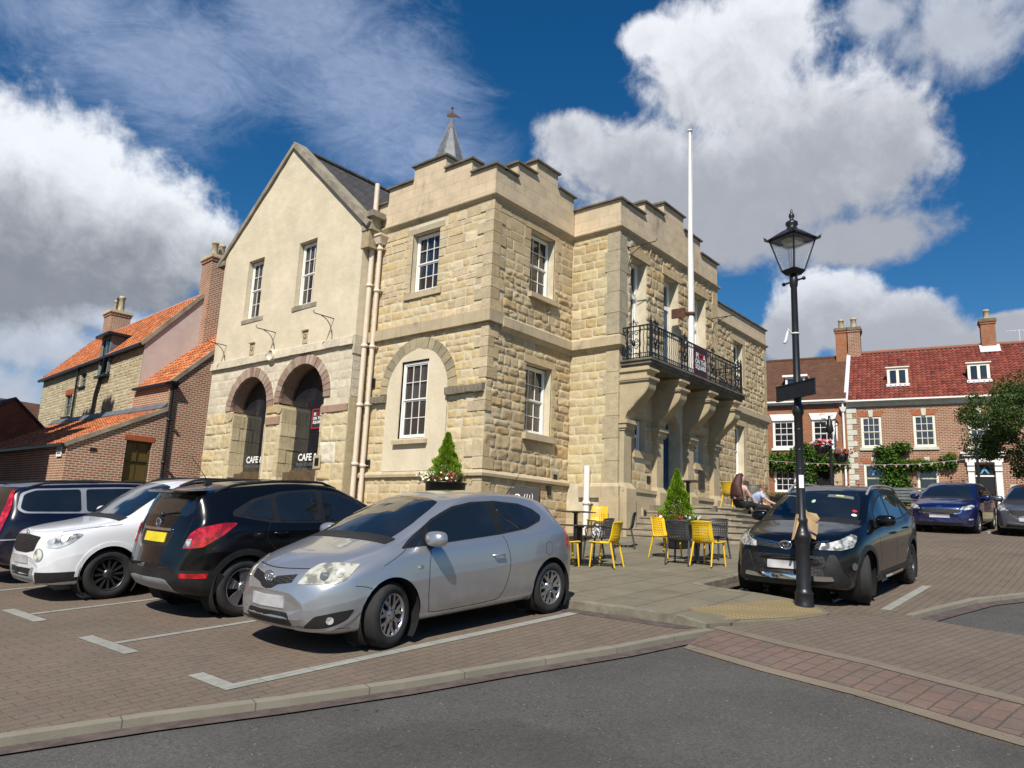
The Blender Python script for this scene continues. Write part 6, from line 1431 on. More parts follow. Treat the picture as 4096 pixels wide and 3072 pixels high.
# --- front-facing cars on the right
def front_car(label, spec):
    root = thing(spec['name'], label, 'car', group='cars parked in the square'); pm = spec['paint']; H = spec['H']; L, Wd = spec['L'], spec['W']; s_ = H / 1.66; gz = H - 1.66
    f = lambda z: z * s_
    sp = dict(L=L, W=Wd, wheels=spec['wheels'], arch=spec['arch'], rim=spec['rim'], style=spec['style'], rimmat=spec['rimmat'], steer=spec['steer'], bow=.17, crease=.62, tw=spec.get('tw', .225),
              top=[(0, f(.66)), (.05, f(.84)), (.15, f(.94)), (.45, f(1.03)), (.9, f(1.11)), (1.08, f(1.15)), (1.22, f(1.22)), (1.6, f(1.43)), (1.95, f(1.585)), (2.25, f(1.64)), (2.7, f(1.66)), (3.4, f(1.64)), (L - .62, f(1.58)), (L - .45, f(1.50)), (L - .26, f(1.22)), (L - .14, f(1.0)), (L - .05, f(.82)), (L, f(.66))],
              bot=[(0, f(.38)), (.06, f(.27)), (.3, f(.22)), (.9, f(.22)), (L - .9, f(.23)), (L - .25, f(.32)), (L, f(.46))], hw=HWF(Wd, L, .62, .7),
              belt=[(0, f(.54)), (.1, f(.76)), (.4, f(.90)), (.9, f(.99)), (1.4, f(1.035)), (2.4, f(1.07)), (3.2, f(1.11)), (L - .7, f(1.18)), (L - .3, f(1.10)), (L, f(.6))],
              dz=[(0, .02), (.3, .05), (1.0, .07), (1.3, .11), (1.8, .12), (2.2, .065), (3.5, .065), (L - .5, .09), (L, .02)],
              pf=[(0, .7), (.4, .78), (1.1, .86), (1.4, .83), (1.9, .745), (2.3, .72), (3.2, .70), (L - .5, .67), (L, .65)])
    c = Car(sp, pm, root)
    c.patch('windscreen', roundpoly([(1.20, -.68), (1.15, -.35), (1.14, 0), (1.15, .35), (1.20, .68), (1.65, .61), (1.90, .54), (1.94, 0), (1.90, -.54), (1.65, -.61)], .05), 'T', M_CARGLASS, .004)
    c.patch('scuttle', [(1.05, -.72), (1.01, 0), (1.05, .72), (1.20, .72), (1.15, 0), (1.20, -.72)], 'T', M_PLAST, .006); wipers(c, [((1.10, -.05), (1.25, .58)), ((1.08, -.62), (1.2, .0))])
    E_ = L - 4.57
    c.patch('window_surround', roundpoly([(1.42, f(1.045)), (2.4, f(1.085)), (3.2, f(1.13)), (3.80 + E_, f(1.20)), (3.98 + E_, f(1.29)), (3.85 + E_, f(1.40)), (3.45, f(1.49)), (2.7, f(1.53)), (2.3, f(1.51)), (1.95, f(1.42)), (1.65, f(1.26))], .04), 'S', M_PLAST, .002)
    for pl in ([(1.66, 1.08), (2.40, 1.11), (2.42, 1.495), (2.28, 1.48), (1.98, 1.39), (1.68, 1.24)], [(2.50, 1.115), (3.25, 1.155), (3.30, 1.48), (2.75, 1.50), (2.50, 1.498)], [(3.36, 1.165), (3.80 + E_, 1.23), (3.88 + E_, 1.30), (3.78 + E_, 1.38), (3.40, 1.455)]): c.patch('side_window', roundpoly([(a, f(b)) for a, b in pl], .03), 'S', M_CARGLASS, .005)
    for p in ([(1.5, 1.03), (1.48, .7), (1.52, .34)], [(2.45, 1.08), (2.47, .7), (2.44, .34)], [(3.33, 1.14), (3.40, .95), (3.26, .72), (3.18, .5), (3.1, .34)]): c.linep('shut_line', [(a, f(b)) for a, b in p], 'S', M_WELL, .007)
    for sg in (-1, 1): mirror_part(c, 1.62, f(1.15), Wd / 2 - .05, pm, sg, (.11, .14, .09)); handle(c, 2.28, f(.93), sg, pm); handle(c, 3.15, f(.97), sg, pm)
    spec['face'](c, root, f)
    c.patch('interior_mirror', roundpoly([(1.84, -.1), (1.84, .1), (1.80, .1), (1.80, -.1)], .01), 'T', M_PLAST, .006)
    place(root, *spec['at'], spec.get('scale', 1.)); return c
def face_suv(c, root, f):
    c.patch('headlight', roundpoly([(.38, .785), (.43, .86), (.70, .915), (.96, .985), (1.02, .955), (.86, .82), (.66, .78)], .02), 'DF', M_LAMP, .007)
    for a, z, r in ((.62, .84, .034), (.76, .865, .038)): c.patch('lamp_reflector', [(a + r * math.cos(t), z + r * math.sin(t)) for t in np.linspace(0, 6.28, 16)[:-1]], 'DF', M_LAMPC, .010, skirt=0)
    c.patch('grille', roundpoly([(-.52, .895), (-.15, .865), (0, .86), (.15, .865), (.52, .895), (.46, .80), (.12, .775), (-.12, .775), (-.46, .80)], .02), 'F', M_MIRR, .005)
    c.linep('grille_chrome', [(-.55, .90), (-.3, .865), (-.12, .845)], 'F', M_CHROME, .018, .010); c.linep('grille_chrome', [(.55, .90), (.3, .865), (.12, .845)], 'F', M_CHROME, .018, .010); emblem_oval(c, .83, .085)
    c.patch('lower_grille', roundpoly([(-.50, .70), (.50, .70), (.60, .40), (-.60, .40)], .03), 'F', M_MIRR, .005)
    c.patch('bumper_horn', roundpoly([(.44, .36), (.42, .56), (.50, .72), (.58, .72), (.66, .50), (.80, .36), (.78, .30), (.6, .28)], .03), 'DF', M_PLAST, .012)
    c.patch('lower_bumper', roundpoly([(-.62, .28), (.62, .28), (.64, .40), (-.64, .40)], .03), 'F', M_PLAST, .010)
    c.patch('skid_bar', roundpoly([(-.62, .37), (.62, .37), (.60, .425), (-.60, .425)], .015), 'F', M_CHROME, .028); c.patch('number_plate', rect(-.27, .27, .50, .61), 'F', M_PLATEW, .022)
    c.patch('fog_lamp_ring', [(.86 + .06 * math.cos(t), .56 + .062 * math.sin(t)) for t in np.linspace(0, 6.28, 20)[:-1]], 'DF', M_PLAST, .006); c.patch('fog_lamp', [(.86 + .048 * math.cos(t), .56 + .05 * math.sin(t)) for t in np.linspace(0, 6.28, 20)[:-1]], 'DF', M_CHROME, .010, skirt=0)
    for (wx, wr) in c.sp['wheels']: c.patch('arch_trim', ringpoly(wx, wr, .40, .475, .0, math.pi), 'S', M_PLAST, .008, dens=.04)
    c.patch('sill_trim', roundpoly([(1.35, .22), (3.2, .22), (3.2, .42), (1.35, .40)], .02), 'S', M_PLAST, .008); c.patch('side_step', roundpoly([(1.7, .30), (2.8, .31), (2.8, .35), (1.7, .34)], .01), 'S', M_CHROME, .03)
    rails(c, 1.95, 3.95, .62, M_GREYPL, .020, .045)
    for u, z, r, m in ((1.30, -.60, .03, M_LETW), (1.40, -.585, .028, M_RED)): c.patch('windscreen_sticker', [(u + r * math.cos(t), z + r * 1.3 * math.sin(t)) for t in np.linspace(0, 6.28, 14)[:-1]], 'T', m, .008, skirt=0)
    c.patch('sun_visor', roundpoly([(1.70, -.50), (1.70, -.10), (1.78, -.10), (1.78, -.48)], .02), 'T', plain('pale_visor', (.12, .14, .12), .6, .1), .0065, skirt=0); c.patch('parking_ticket', rect(1.735, 1.775, -.34, -.22), 'T', plain('yellow_ticket', (.55, .52, .18), .6, .1), .008, skirt=0)
    c.patch('air_freshener', [(1.56 + .045 * math.cos(t), .07 + .03 * math.sin(t)) for t in np.linspace(0, 6.28, 14)[:-1]], 'T', plain('pale_green_card', (.40, .55, .45), .6, .1), .0075, skirt=0)
front_car('black SUV with a silver skid bar and roof rails parked behind the lamp post', dict(name='sport_utility_car', paint=P_BLACK, H=1.66, L=4.57, W=1.845, wheels=[(.84, .36), (3.60, .36)], arch=.42, rim=.235, style='5', rimmat=M_DALLOY, steer=rad(19), face=face_suv, at=(11.03, 3.93, 0.)))
def face_blue(c, root, f):
    c.patch('headlight', roundpoly([(.46, .70), (.56, .78), (.90, .83), (.98, .80), (.80, .72), (.60, .68)], .02), 'DF', M_LAMP, .006)
    c.linep('grille_chrome', [(-.56, .66), (-.46, .71), (0, .735), (.46, .71), (.56, .66), (.46, .59), (0, .575), (-.46, .59), (-.56, .66)], 'F', M_CHROME, .03, .004, k=5); c.patch('grille', roundpoly([(-.53, .66), (-.44, .70), (0, .72), (.44, .70), (.53, .66), (.44, .60), (-.44, .60)], .02), 'F', M_MIRR, .006)
    c.patch('emblem', [(.08 * math.cos(t), .775 + .035 * math.sin(t)) for t in np.linspace(0, 6.28, 18)[:-1]], 'F', M_CHROME, .008); c.patch('number_plate', rect(-.26, .26, .46, .57), 'F', M_PLATEW, .016); c.patch('lower_grille', roundpoly([(-.5, .36), (.5, .36), (.56, .27), (-.56, .27)], .03), 'F', M_MIRR, .004)
    c.patch('fog_lamp', roundpoly([(.66, .40), (.82, .41), (.82, .45), (.66, .44)], .012), 'DF', M_LAMP, .006)
front_car('royal blue hatchback with a chrome-edged grille parked against the low stone wall', dict(name='hatchback_car', paint=P_BLUEC, H=1.47, L=4.36, W=1.82, wheels=[(.90, .32), (3.55, .32)], arch=.375, rim=.22, style='5', rimmat=M_ALLOY, steer=0, face=face_blue, at=(23.6, 4.17, rad(-1)), tw=.21, scale=.94))
def face_grey(c, root, f):
    c.patch('headlight', roundpoly([(.46, .70), (.56, .76), (.95, .82), (.98, .78), (.80, .70), (.60, .68)], .02), 'DF', M_LAMP, .006); c.patch('grille', roundpoly([(-.50, .72), (.50, .72), (.46, .60), (.3, .56), (-.3, .56), (-.46, .60)], .03), 'F', M_MIRR, .004); c.linep('grille_chrome', [(-.5, .71), (-.44, .6), (-.3, .555), (.3, .555), (.44, .6), (.5, .71)], 'F', M_CHROME, .02, .008); emblem_ring(c, .66, .05)
    c.patch('number_plate', rect(-.26, .26, .42, .53), 'F', M_PLATEW, .014); c.patch('lower_grille', roundpoly([(-.55, .34), (.55, .34), (.6, .25), (-.6, .25)], .03), 'F', M_MIRR, .004)
front_car('mid grey hatchback parked at the right edge beside the blue one', dict(name='hatchback_car', paint=P_GREY, H=1.43, L=4.06, W=1.765, wheels=[(.83, .31), (3.37, .31)], arch=.365, rim=.21, style='5', rimmat=M_DALLOY, steer=0, face=face_grey, at=(23.8, 2.12, rad(-1)), tw=.2, scale=.95))
# ------------------------------------------------------------------ cafe furniture
M_YEL = plain('yellow_plastic', (.72, .46, .012), .42, .06, 8); M_DKPL = plain('dark_grey_plastic', (.045, .045, .048), .5, .15, 8); M_TBL = plain('dark_table_top', (.05, .038, .032), .45, .2, 4)
def shell_pt(t, v):
    """chair shell: t from the seat's front edge (0) to the top of the back (1), v across (-1..1)"""
    path = [(.235, .445), (.20, .45), (.05, .435), (-.12, .43), (-.19, .46), (-.225, .54), (-.245, .66), (-.265, .76), (-.29, .83)]
    n = len(path) - 1; f = t * n; i = min(int(f), n - 1); k = f - i; P = [path[max(i - 1, 0)], path[i], path[i + 1], path[min(i + 2, n)]]
    x, z = [.5 * (2 * P[1][a] + (P[2][a] - P[0][a]) * k + (2 * P[0][a] - 5 * P[1][a] + 4 * P[2][a] - P[3][a]) * k * k + (3 * P[1][a] - P[0][a] - 3 * P[2][a] + P[3][a]) * k ** 3) for a in (0, 1)]
    w = .235 - .02 * t + .012 * math.sin(t * 6); cup = .05 * v * v * (1 if t > .42 else .25); return Vector((x + (cup if t > .42 else 0), v * w, z + (0 if t > .42 else cup) - (.012 * v * v if t > .95 else 0)))
def lattice(q, t0, t1, nt, nv, th=.014, solid=()):
    def P(i, j): t = t0 + (t1 - t0) * i / nt; return shell_pt(t, -1 + 2 * j / nv)
    for i in range(nt):
        for j in range(nv):
            a, b, c, d = P(i, j), P(i, j + 1), P(i + 1, j + 1), P(i + 1, j); m = (a + b + c + d) / 4; N = (b - a).cross(d - a).normalized() * th
            edge = i in (0, nt - 1) or j in (0, nv - 1); A = [a, (a + b) / 2, b, (b + c) / 2, c, (c + d) / 2, d, (d + a) / 2]; k = .30 if not edge else .82
            I = [m + (p - m) * (.72 if n_ % 2 else .42) for n_, p in enumerate(A)]
            if (i, j) in solid or j in (0, nv - 1) or i in (nt - 1,): q.add([a, b, c, d] + [p - N for p in (a, b, c, d)], [(0, 1, 2, 3), (7, 6, 5, 4)], True); continue
            vs = A + I; fs = [(n_, (n_ + 1) % 8, 8 + (n_ + 1) % 8, 8 + n_) for n_ in range(8)]
            q.add(vs + [p - N for p in vs], fs + [tuple(reversed([x + 16 for x in f])) for f in fs] + [(8 + n_, 8 + (n_ + 1) % 8, 24 + (n_ + 1) % 8, 24 + n_) for n_ in range(8)])
    for v in (-1, 1): q.tube([shell_pt(t0 + (t1 - t0) * i / 10, v) for i in range(11)], .014, 6)
    for t in ((t0, t1) if t0 == 0 else (t1,)): q.tube([shell_pt(t, -1 + .2 * i) for i in range(11)], .014, 6)
def make_chair(mat, arms=False):
    root = thing('cafe_chair', 'x', 'chair'); q = MB(); lattice(q, 0, .46, 6, 8); q.build('seat', mat, root); q = MB(); lattice(q, .46, 1, 10, 9); q.build('backrest', mat, root)
    for sx, sy in ((1, 1), (1, -1), (-1, 1), (-1, -1)):
        q = MB(); a = Vector((.19 * sx if sx > 0 else -.17, .21 * sy, .45)); b = Vector((.225 if sx > 0 else -.27, .235 * sy, 0)); q.tube([a, a.lerp(b, .5), b], [.021, .019, .015], 6)
        q.build('leg', mat, root)
    if arms:
        for sy in (1, -1): q = MB(); q.tube(catmull([(-.24, .235 * sy, .66), (-.12, .27 * sy, .655), (.08, .275 * sy, .64), (.17, .26 * sy, .60), (.17, .235 * sy, .46)], 4), .017, 6); q.build('armrest', mat, root)
    return root
def put(root, x, y, face, label, z=None, group='cafe chairs outside the hall'):
    root.location = (x, y, (Gp(x, y) if z is None else z)); root.rotation_euler = (0, 0, face); tag(root, label, 'chair', group)
chair_y, chair_d, chair_a = make_chair(M_YEL), make_chair(M_DKPL), make_chair(M_DKPL, True); _used = set()
def chair(kind, *a, **k):
    src = {'y': chair_y, 'd': chair_d, 'a': chair_a}[kind]; o = src if kind not in _used else copy_tree(src); _used.add(kind); put(o, *a, **k)
chair('y', 14.42, 7.62, rad(-100), 'yellow lattice chair at the left side of the table before the planter')
chair('d', 13.62, 6.86, rad(5), 'dark grey lattice chair with its back to the road, left of a yellow one')
chair('y', 13.72, 6.36, rad(-8), 'yellow lattice chair with its back to the road, between two dark chairs')
chair('d', 14.98, 6.82, rad(175), 'dark grey lattice chair facing the road, nearest the black SUV')
chair('y', 12.22, 7.70, rad(100), 'yellow lattice chair turned away from the SUV, its back nearest the open patio')
chair('y', 11.85, 8.38, rad(-42), 'yellow lattice chair half hidden behind the tail of the silver hatchback')
chair('a', 13.2, 8.5, rad(150), 'dark grey armchair with a bag on it at the nearer left table')
chair('y', 16.0, 11.92, rad(-48), 'yellow lattice chair against the hall wall, left of the farther table')
chair('y', 16.95, 10.95, rad(200), 'yellow lattice chair in front of the white pipe stub')
chair('d', 15.6, 9.35, rad(120), 'dark grey lattice chair beside the stone pilaster base')
ZT = 2.488
def table(x, y, label, z=None, rz=0., s=.70):
    z = Gp(x, y) if z is None else z; t = thing('cafe_table', label, 'table', (x, y, z), rz, 'cafe tables outside the hall'); q = MB(); q.box((-s / 2, -s / 2, .725), (s / 2, s / 2, .75)); q.build('table_top', M_TBL, t)
    q = MB(); q.box((-.04, -.04, .02), (.04, .04, .725)); q.box((-.15, -.03, .70), (.15, .03, .725)); q.build('column', M_IRON, t); q = MB(); q.box((-.26, -.03, 0), (.26, .03, .025)); q.box((-.03, -.26, 0), (.03, -.03, .025)); q.box((-.03, .03, 0), (.03, .26, .025)); q.build('foot', M_IRON, t)
table(14.25, 6.85, 'square dark table between four chairs before the conifer planter'); table(12.15, 8.25, 'square dark table just behind the silver hatchback', rz=rad(12), s=.8); table(16.15, 11.1, 'square dark table close to the hall wall', rz=rad(10), s=.8)
q = MB(); q.lathe([(.04, 0), (.05, .03), (.045, .05), (.03, .05), (.0, .03)], (0, 0, 0), 10); o = q.build('ashtray', M_CLEAR); o.location = (12.2, 8.3, Gp(12.2, 8.3) + .752); tag(o, 'small glass ashtray on the table behind the silver hatchback', 'ashtray')
bag = thing('shopping_bag', 'grey and white patterned bag lying on the dark armchair', 'bag', (12.92, 8.36, Gp(13, 8.3) + .45)); q = MB()
vs = []; n = 12
for j in range(7):
    for i in range(n):
        t = 2 * math.pi * i / n; r = (.13, .15, .15, .14, .12, .09, .03)[j] * (1 + .15 * noise.noise(Vector((math.cos(t) * 2, math.sin(t) * 2, j)))); vs.append((r * math.cos(t), r * .7 * math.sin(t), j * .045))
q.add(vs, [(j * n + i, j * n + (i + 1) % n, (j + 1) * n + (i + 1) % n, (j + 1) * n + i) for j in range(6) for i in range(n)], True)
m_, nt_, b_ = newmat('patterned_bag'); g_ = NT(nt_); g_.lk(b_.inputs['Base Color'], g_.mix(g_.rng(g_.noise(22, 2, .5, g_.obj()), .48, .52), (.05, .05, .055), (.6, .58, .56))); q.build('cloth', m_, bag)
# terrace furniture
chair('y', 21.75, 9.3, rad(-20), 'yellow lattice chair on the terrace just behind the long-haired sitter', z=ZT); chair('a', 22.6, 8.95, rad(200), 'dark armchair on the terrace behind the fair-haired sitter', z=ZT)
chair('y', 31.2, 9.95, rad(150), 'yellow lattice chair far off by the end of the hall, right of the sitters', z=2.80); chair('d', 31.6, 8.8, rad(170), 'dark lattice chair farthest off, behind the SUV windscreen', z=2.80)
table(20.05, 9.9, 'tall dark table on the terrace by the last pilaster', z=ZT, s=.7); table(29.3, 9.9, 'dark table on the terrace right of the two sitters', z=2.70, s=.9)

# ------------------------------------------------------------------ greenery
def m_leaf(name, a, b, trans=.25, rough=.5):
    m, nt, bs = newmat(name); g = NT(nt); setp(bs, rough=rough, spec=.35); at = g.N.new('ShaderNodeAttribute'); at.attribute_name = 'Col'
    v = g.noise(2.5, 3, .6, g.obj()); c = g.mix(1., g.mix(g.rng(v, .35, .65), a, b), at.outputs['Color'], 'MULTIPLY'); g.lk(bs.inputs['Base Color'], c)
    tr = g.N.new('ShaderNodeBsdfTranslucent'); g.lk(tr.inputs[0], c); mx = g.N.new('ShaderNodeMixShader'); mx.inputs[0].default_value = trans; g.L.new(bs.outputs[0], mx.inputs[1]); g.L.new(tr.outputs[0], mx.inputs[2]); g.L.new(mx.outputs[0], nt.nodes['Material Output'].inputs[0]); return m
M_CONIF = m_leaf('lime_conifer', (.17, .30, .015), (.24, .38, .03)); M_TREEL = m_leaf('tree_leaf', (.045, .085, .018), (.08, .13, .028)); M_VINE = m_leaf('vine_leaf', (.07, .15, .025), (.12, .22, .045)); M_BEDL = m_leaf('bedding_leaf', (.05, .10, .03), (.08, .14, .04))
M_PETAL = {n: plain(n, c, .6, .12, 30) for n, c in (('crimson_petal', (.25, .004, .018)), ('cream_petal', (.72, .70, .50)), ('white_petal', (.75, .75, .75)), ('red_petal', (.55, .01, .015)), ('pink_petal', (.65, .30, .38)), ('yellow_petal', (.72, .66, .20)), ('violet_petal', (.09, .06, .18)))}
M_BARK = plain('bark', (.09, .07, .05), .95, .35, 12, .01, 40)
def leafq(q, p, d, up, L, w, col):
    d = d.normalized(); s = d.cross(up); s = s.normalized() if s.length > 1e-4 else d.orthogonal().normalized(); n_ = s.cross(d) * L * .12
    q.add([p, p + d * L * .5 + s * w, p + d * L, p + d * L * .5 - s * w, p + d * L * .5 + n_], [(0, 1, 4), (1, 2, 4), (2, 3, 4), (3, 0, 4)], True, 0, col)
def rndv(R): 
    while True:
        v = Vector((R.uniform(-1, 1), R.uniform(-1, 1), R.uniform(-1, 1)))
        if .05 < v.length < 1: return v.normalized()
def conifer_mesh(h, r, seed, n=11000):
    R = random.Random(seed); q = MB()
    for _ in range(n):
        t = R.random() ** .8; a = R.uniform(0, 2 * math.pi); z = h * t
        env = r * (1 - t ** 1.6) ** 1.0 * (.55 + .45 * (1 - t)) * 1.12 * (.78 + .30 * noise.noise(Vector((math.cos(a) * 2.2, math.sin(a) * 2.2, z * 5 + seed))) + .16 * math.sin(z * 26 + a * 3)) * (1.0 if t > .06 else .8) + .012
        rr = env * math.sqrt(R.uniform(.45, 1)); p = Vector((rr * math.cos(a), rr * math.sin(a), z)); o = Vector((math.cos(a), math.sin(a), R.uniform(.5, 1.9))) + rndv(R) * .5; k = R.uniform(.65, 1.2)
        leafq(q, p, o, rndv(R), R.uniform(.03, .065), R.uniform(.008, .016), (k, k, k * .8))
    return q
def flowers(parent, cx, cy, cz, rx, ry, n, mats, seed, size=.035, leaf=400):
    R = random.Random(seed); q = MB()
    for _ in range(leaf): p = Vector((cx + R.gauss(0, .5) * rx, cy + R.gauss(0, .5) * ry, cz + R.uniform(-.10, .07))); k = R.uniform(.6, 1.3); leafq(q, p, rndv(R) + Vector((0, 0, .4)), rndv(R), size * 1.6, size * .5, (k, k, k))
    q.build('foliage', M_BEDL, parent)
    for m in mats:
        q = MB(); C0 = [(R.uniform(-1, 1), R.uniform(-1, 1)) for _ in range(4)]
        for _ in range(n // len(mats)):
            c0 = R.choice(C0); p = Vector((cx + (c0[0] * .85 + R.gauss(0, .22)) * rx, cy + (c0[1] * .85 + R.gauss(0, .22)) * ry, cz + .05 + R.uniform(-.10, .08))); nrm = (rndv(R) + Vector((-.8, -.8, .6))).normalized(); a = nrm.orthogonal().normalized(); b = nrm.cross(a); s = size * R.uniform(.6, 1.1)
            vs = [p + nrm * s * .0] + [p + (a * math.cos(2 * math.pi * i / 10) + b * math.sin(2 * math.pi * i / 10)) * s * (1 if i % 2 else .72) + nrm * s * .3 for i in range(10)]; q.add(vs, [(0, 1 + i, 1 + (i + 1) % 10) for i in range(10)], True)
        q.build('flowers', MATS[m], parent)
def conifer_planter(x, y, z, lab, h, r, potr, poth, mats, seed):
    t = thing('conifer_planter', lab, 'planter', (x, y, z)); q = MB(); q.lathe([(potr * .78, 0), (potr * .9, poth * .5), (potr, poth), (potr * 1.06, poth), (potr * 1.06, poth + .03), (potr * .94, poth + .03), (potr * .9, poth - .05), (0, poth - .05)], (0, 0, 0), 28); q.build('pot', M_IRON, t)
    q = conifer_mesh(h, r, seed); [None for _ in ()]; q.v = [(a, b, c + poth) for a, b, c in q.v]; q.build('conifer', M_CONIF, t); q = MB(); q.cyl((0, 0, poth - .06), (0, 0, poth + h * .7), .025, .008, 6); q.build('stem', M_BARK, t); flowers(t, 0, 0, poth + .10, potr * 1.12, potr * 1.12, 150, mats, seed, .042)
conifer_planter(16.35, 8.35, Gp(16.35, 8.35), 'clipped lime-green conifer in a black tub ringed with white and red flowers before the steps', 1.28, .47, .38, .52, ['white_petal', 'red_petal', 'crimson_petal'], 3)
conifer_planter(12.30, 12.05, 1.12, 'clipped lime-green conifer above crimson and cream flowers by the blind-arched wall', 1.15, .44, .46, 1.48, ['crimson_petal', 'cream_petal', 'crimson_petal'], 5)
conifer_planter(33.3, 10.9, 3.0, 'black tub of red and cream flowers at the far corner of the hall', .3, .12, .36, .62, ['red_petal', 'cream_petal'], 9)
def tree(x, y, z, lab, h, cr, seed, n=15000):
    R = random.Random(seed); t = thing('tree', lab, 'tree', (x, y, z)); q = MB(); q.tube([(0, 0, 0), (.02, .03, h * .25), (-.03, 0, h * .5), (0, .02, h * .8)], [.13, .10, .08, .04], 10); tips = []
    for i in range(13):
        a = 2 * math.pi * i / 13 * 2.4; b = Vector((0, 0, h * R.uniform(.36, .62))); e = Vector((math.cos(a) * cr * R.uniform(.5, .85), math.sin(a) * cr * R.uniform(.5, .85), h * R.uniform(.55, .95))); q.tube([b, b.lerp(e, .5) + Vector((0, 0, .15)), e], [.045, .028, .012], 6); tips.append(e)
    q.build('trunk', M_BARK, t); q = MB(); cl = []
    for _ in range(95):
        v = rndv(R); rr = R.uniform(.35, 1.) ** .5; cl.append((Vector((v.x * cr * rr, v.y * cr * rr, h * .68 + v.z * h * .33 * rr)), R.uniform(.22, .48)))
    for _ in range(n):
        c, r = R.choice(cl); v = rndv(R); p = c + v * r * R.uniform(.4, 1.1); k = R.uniform(.5, 1.35); leafq(q, p, v + rndv(R) * .8 + Vector((0, 0, -.2)), rndv(R), R.uniform(.05, .095), R.uniform(.018, .032), (k, k, k * .9))
    q.build('crown', M_TREEL, t); return t
tree(30.9, 2.35, 2.45, 'small round-headed street tree with dense dark leaves at the right edge', 5.1, 2.15, 4, 42000)

# ------------------------------------------------------------------ lamp post
LX, LY = 10.86, 3.63; LZ = G(LX, LY) + .03
lamp = thing('lamp_post', 'tall black Victorian style lamp post with a four-sided lantern in front of the black SUV', 'lamp post', (LX, LY, LZ)); lamp.scale = (.98, .98, .977)
q = MB(); q.lathe([(.135, 0), (.135, .03), (.125, .05), (.125, .17), (.135, .19), (.11, .22), (.10, .25), (.098, .85), (.105, .88), (.125, .95), (.128, .98), (.11, 1.02), (.085, 1.05), (.075, 1.10), (.07, 1.14), (.085, 1.18), (.085, 1.21), (.062, 1.25), (.060, 2.72), (.075, 2.74), (.083, 2.78), (.083, 2.84), (.07, 2.87), (.054, 2.90), (.046, 4.70), (.056, 4.72), (.062, 4.78), (.062, 4.86), (.04, 4.90)], (0, 0, 0), 24)
for z in (1.92, 2.2, 2.5): q.lathe([(.062, z), (.066, z + .01), (.062, z + .02)], (0, 0, 0), 20, caps=False)
q.build('column', M_IRON, lamp)
rot = rad(39.7 + 28); 
def R2(x, y): return (x * math.cos(rot) - y * math.sin(rot), x * math.sin(rot) + y * math.cos(rot))
q = MB(); a, b = R2(-.19, 0), R2(.19, 0); q.tube([(a[0], a[1], 4.80), (b[0], b[1], 4.80)], .014, 6); q.ball((a[0], a[1], 4.80), .03); q.ball((b[0], b[1], 4.80), .03); q.build('ladder_bar', M_IRON, lamp)
q = MB(); zb, zt_ = 4.97, 5.47; sb, s2 = .115, .235
def ring4(s, z): return [(*R2(s * i, s * j), z) for i, j in ((-1, -1), (1, -1), (1, 1), (-1, 1))]
B4, T4 = ring4(sb, zb), ring4(s2, zt_)
for i in range(4): q.cyl(B4[i], T4[i], .013, n=5); q.cyl(B4[i], B4[(i + 1) % 4], .016, n=5); q.cyl(T4[i], T4[(i + 1) % 4], .016, n=5)
q.hexa(ring4(.08, 4.90) + ring4(.125, 4.965)); q.build('lantern_frame', M_IRON, lamp)
q = MB(); q.hexa(ring4(.285, 5.47) + ring4(.285, 5.485)); q.hexa(ring4(.27, 5.485) + ring4(.10, 5.63))
for c in ring4(.28, 5.475): q.ball((c[0], c[1], c[2] + .03), .022, 6); q.cyl(c, (c[0] * 1.06, c[1] * 1.06, c[2] + .07), .014, .004, 5)
q.lathe([(.10, 5.62), (.085, 5.66), (.06, 5.68), (.095, 5.72), (.09, 5.76), (.04, 5.79), (.025, 5.82), (.045, 5.86), (.035, 5.90), (.015, 5.92), (.02, 5.95), (.003, 5.99)], (0, 0, 0), 12); q.build('lantern_roof', M_IRON, lamp)
M_LPANE, nt_, b_ = newmat('lantern_pane'); setp(b_, col=(.75, .78, .78), rough=.15, trans=.75, alpha=.55, ior=1.1)
for i in range(4): q = MB(); q.add([B4[i], B4[(i + 1) % 4], T4[(i + 1) % 4], T4[i]], [(0, 1, 2, 3)]); q.build('pane', M_LPANE, lamp)
q = MB(); q.lathe([(.16, 5.455), (.14, 5.43), (.05, 5.40), (0, 5.40)], (0, 0, 0), 16); q.build('reflector', plain('cream_reflector', (.42, .38, .30), .5, .1), lamp)
sgn = thing('direction_sign', 'black fingerpost panel seen from the back on the lamp post', 'sign', (LX, LY, LZ + 3.02)); q = MB()
u = Vector((-.52, -.854, 0)); w = Vector((.854, -.52, 0)); 
def fs_(a, z, d=0.): p = u * a + w * d; return (p.x, p.y, z)
q.prism(rect(-.34, .46, -.11, .09), fs_, -.10, -.075); q.prism(rect(-.34, .46, -.125, -.11), fs_, -.11, -.065); q.prism(rect(-.34, .46, .09, .105), fs_, -.11, -.065); q.build('panel', M_IRON, sgn)
q = MB(); q.lathe([(.068, -.03), (.075, -.03), (.075, .03), (.068, .03)], (0, 0, 0), 16); q.box((-.09, -.04, -.02), (.0, .04, .02)); q.build('bracket', M_IRON, sgn)
cc = thing('security_camera', 'small pale camera strapped to the lamp post', 'camera', (LX, LY, LZ + 3.88)); q = MB(); q.lathe([(.052, -.012), (.056, -.012), (.056, .012), (.052, .012)], (0, 0, 0), 16, caps=False); q.tube([(-.05, .04, 0), (-.09, .07, .06), (-.1, .08, 0)], .012, 6); q.tube([(-.09, .08, .02), (-.12, .10, -.12), (-.14, .12, -.16)], [.02, .028, .02], 8); q.build('housing', plain('pale_grey_plastic', (.55, .56, .57), .4, .05), cc)
stk = MB(); a0 = rad(225)
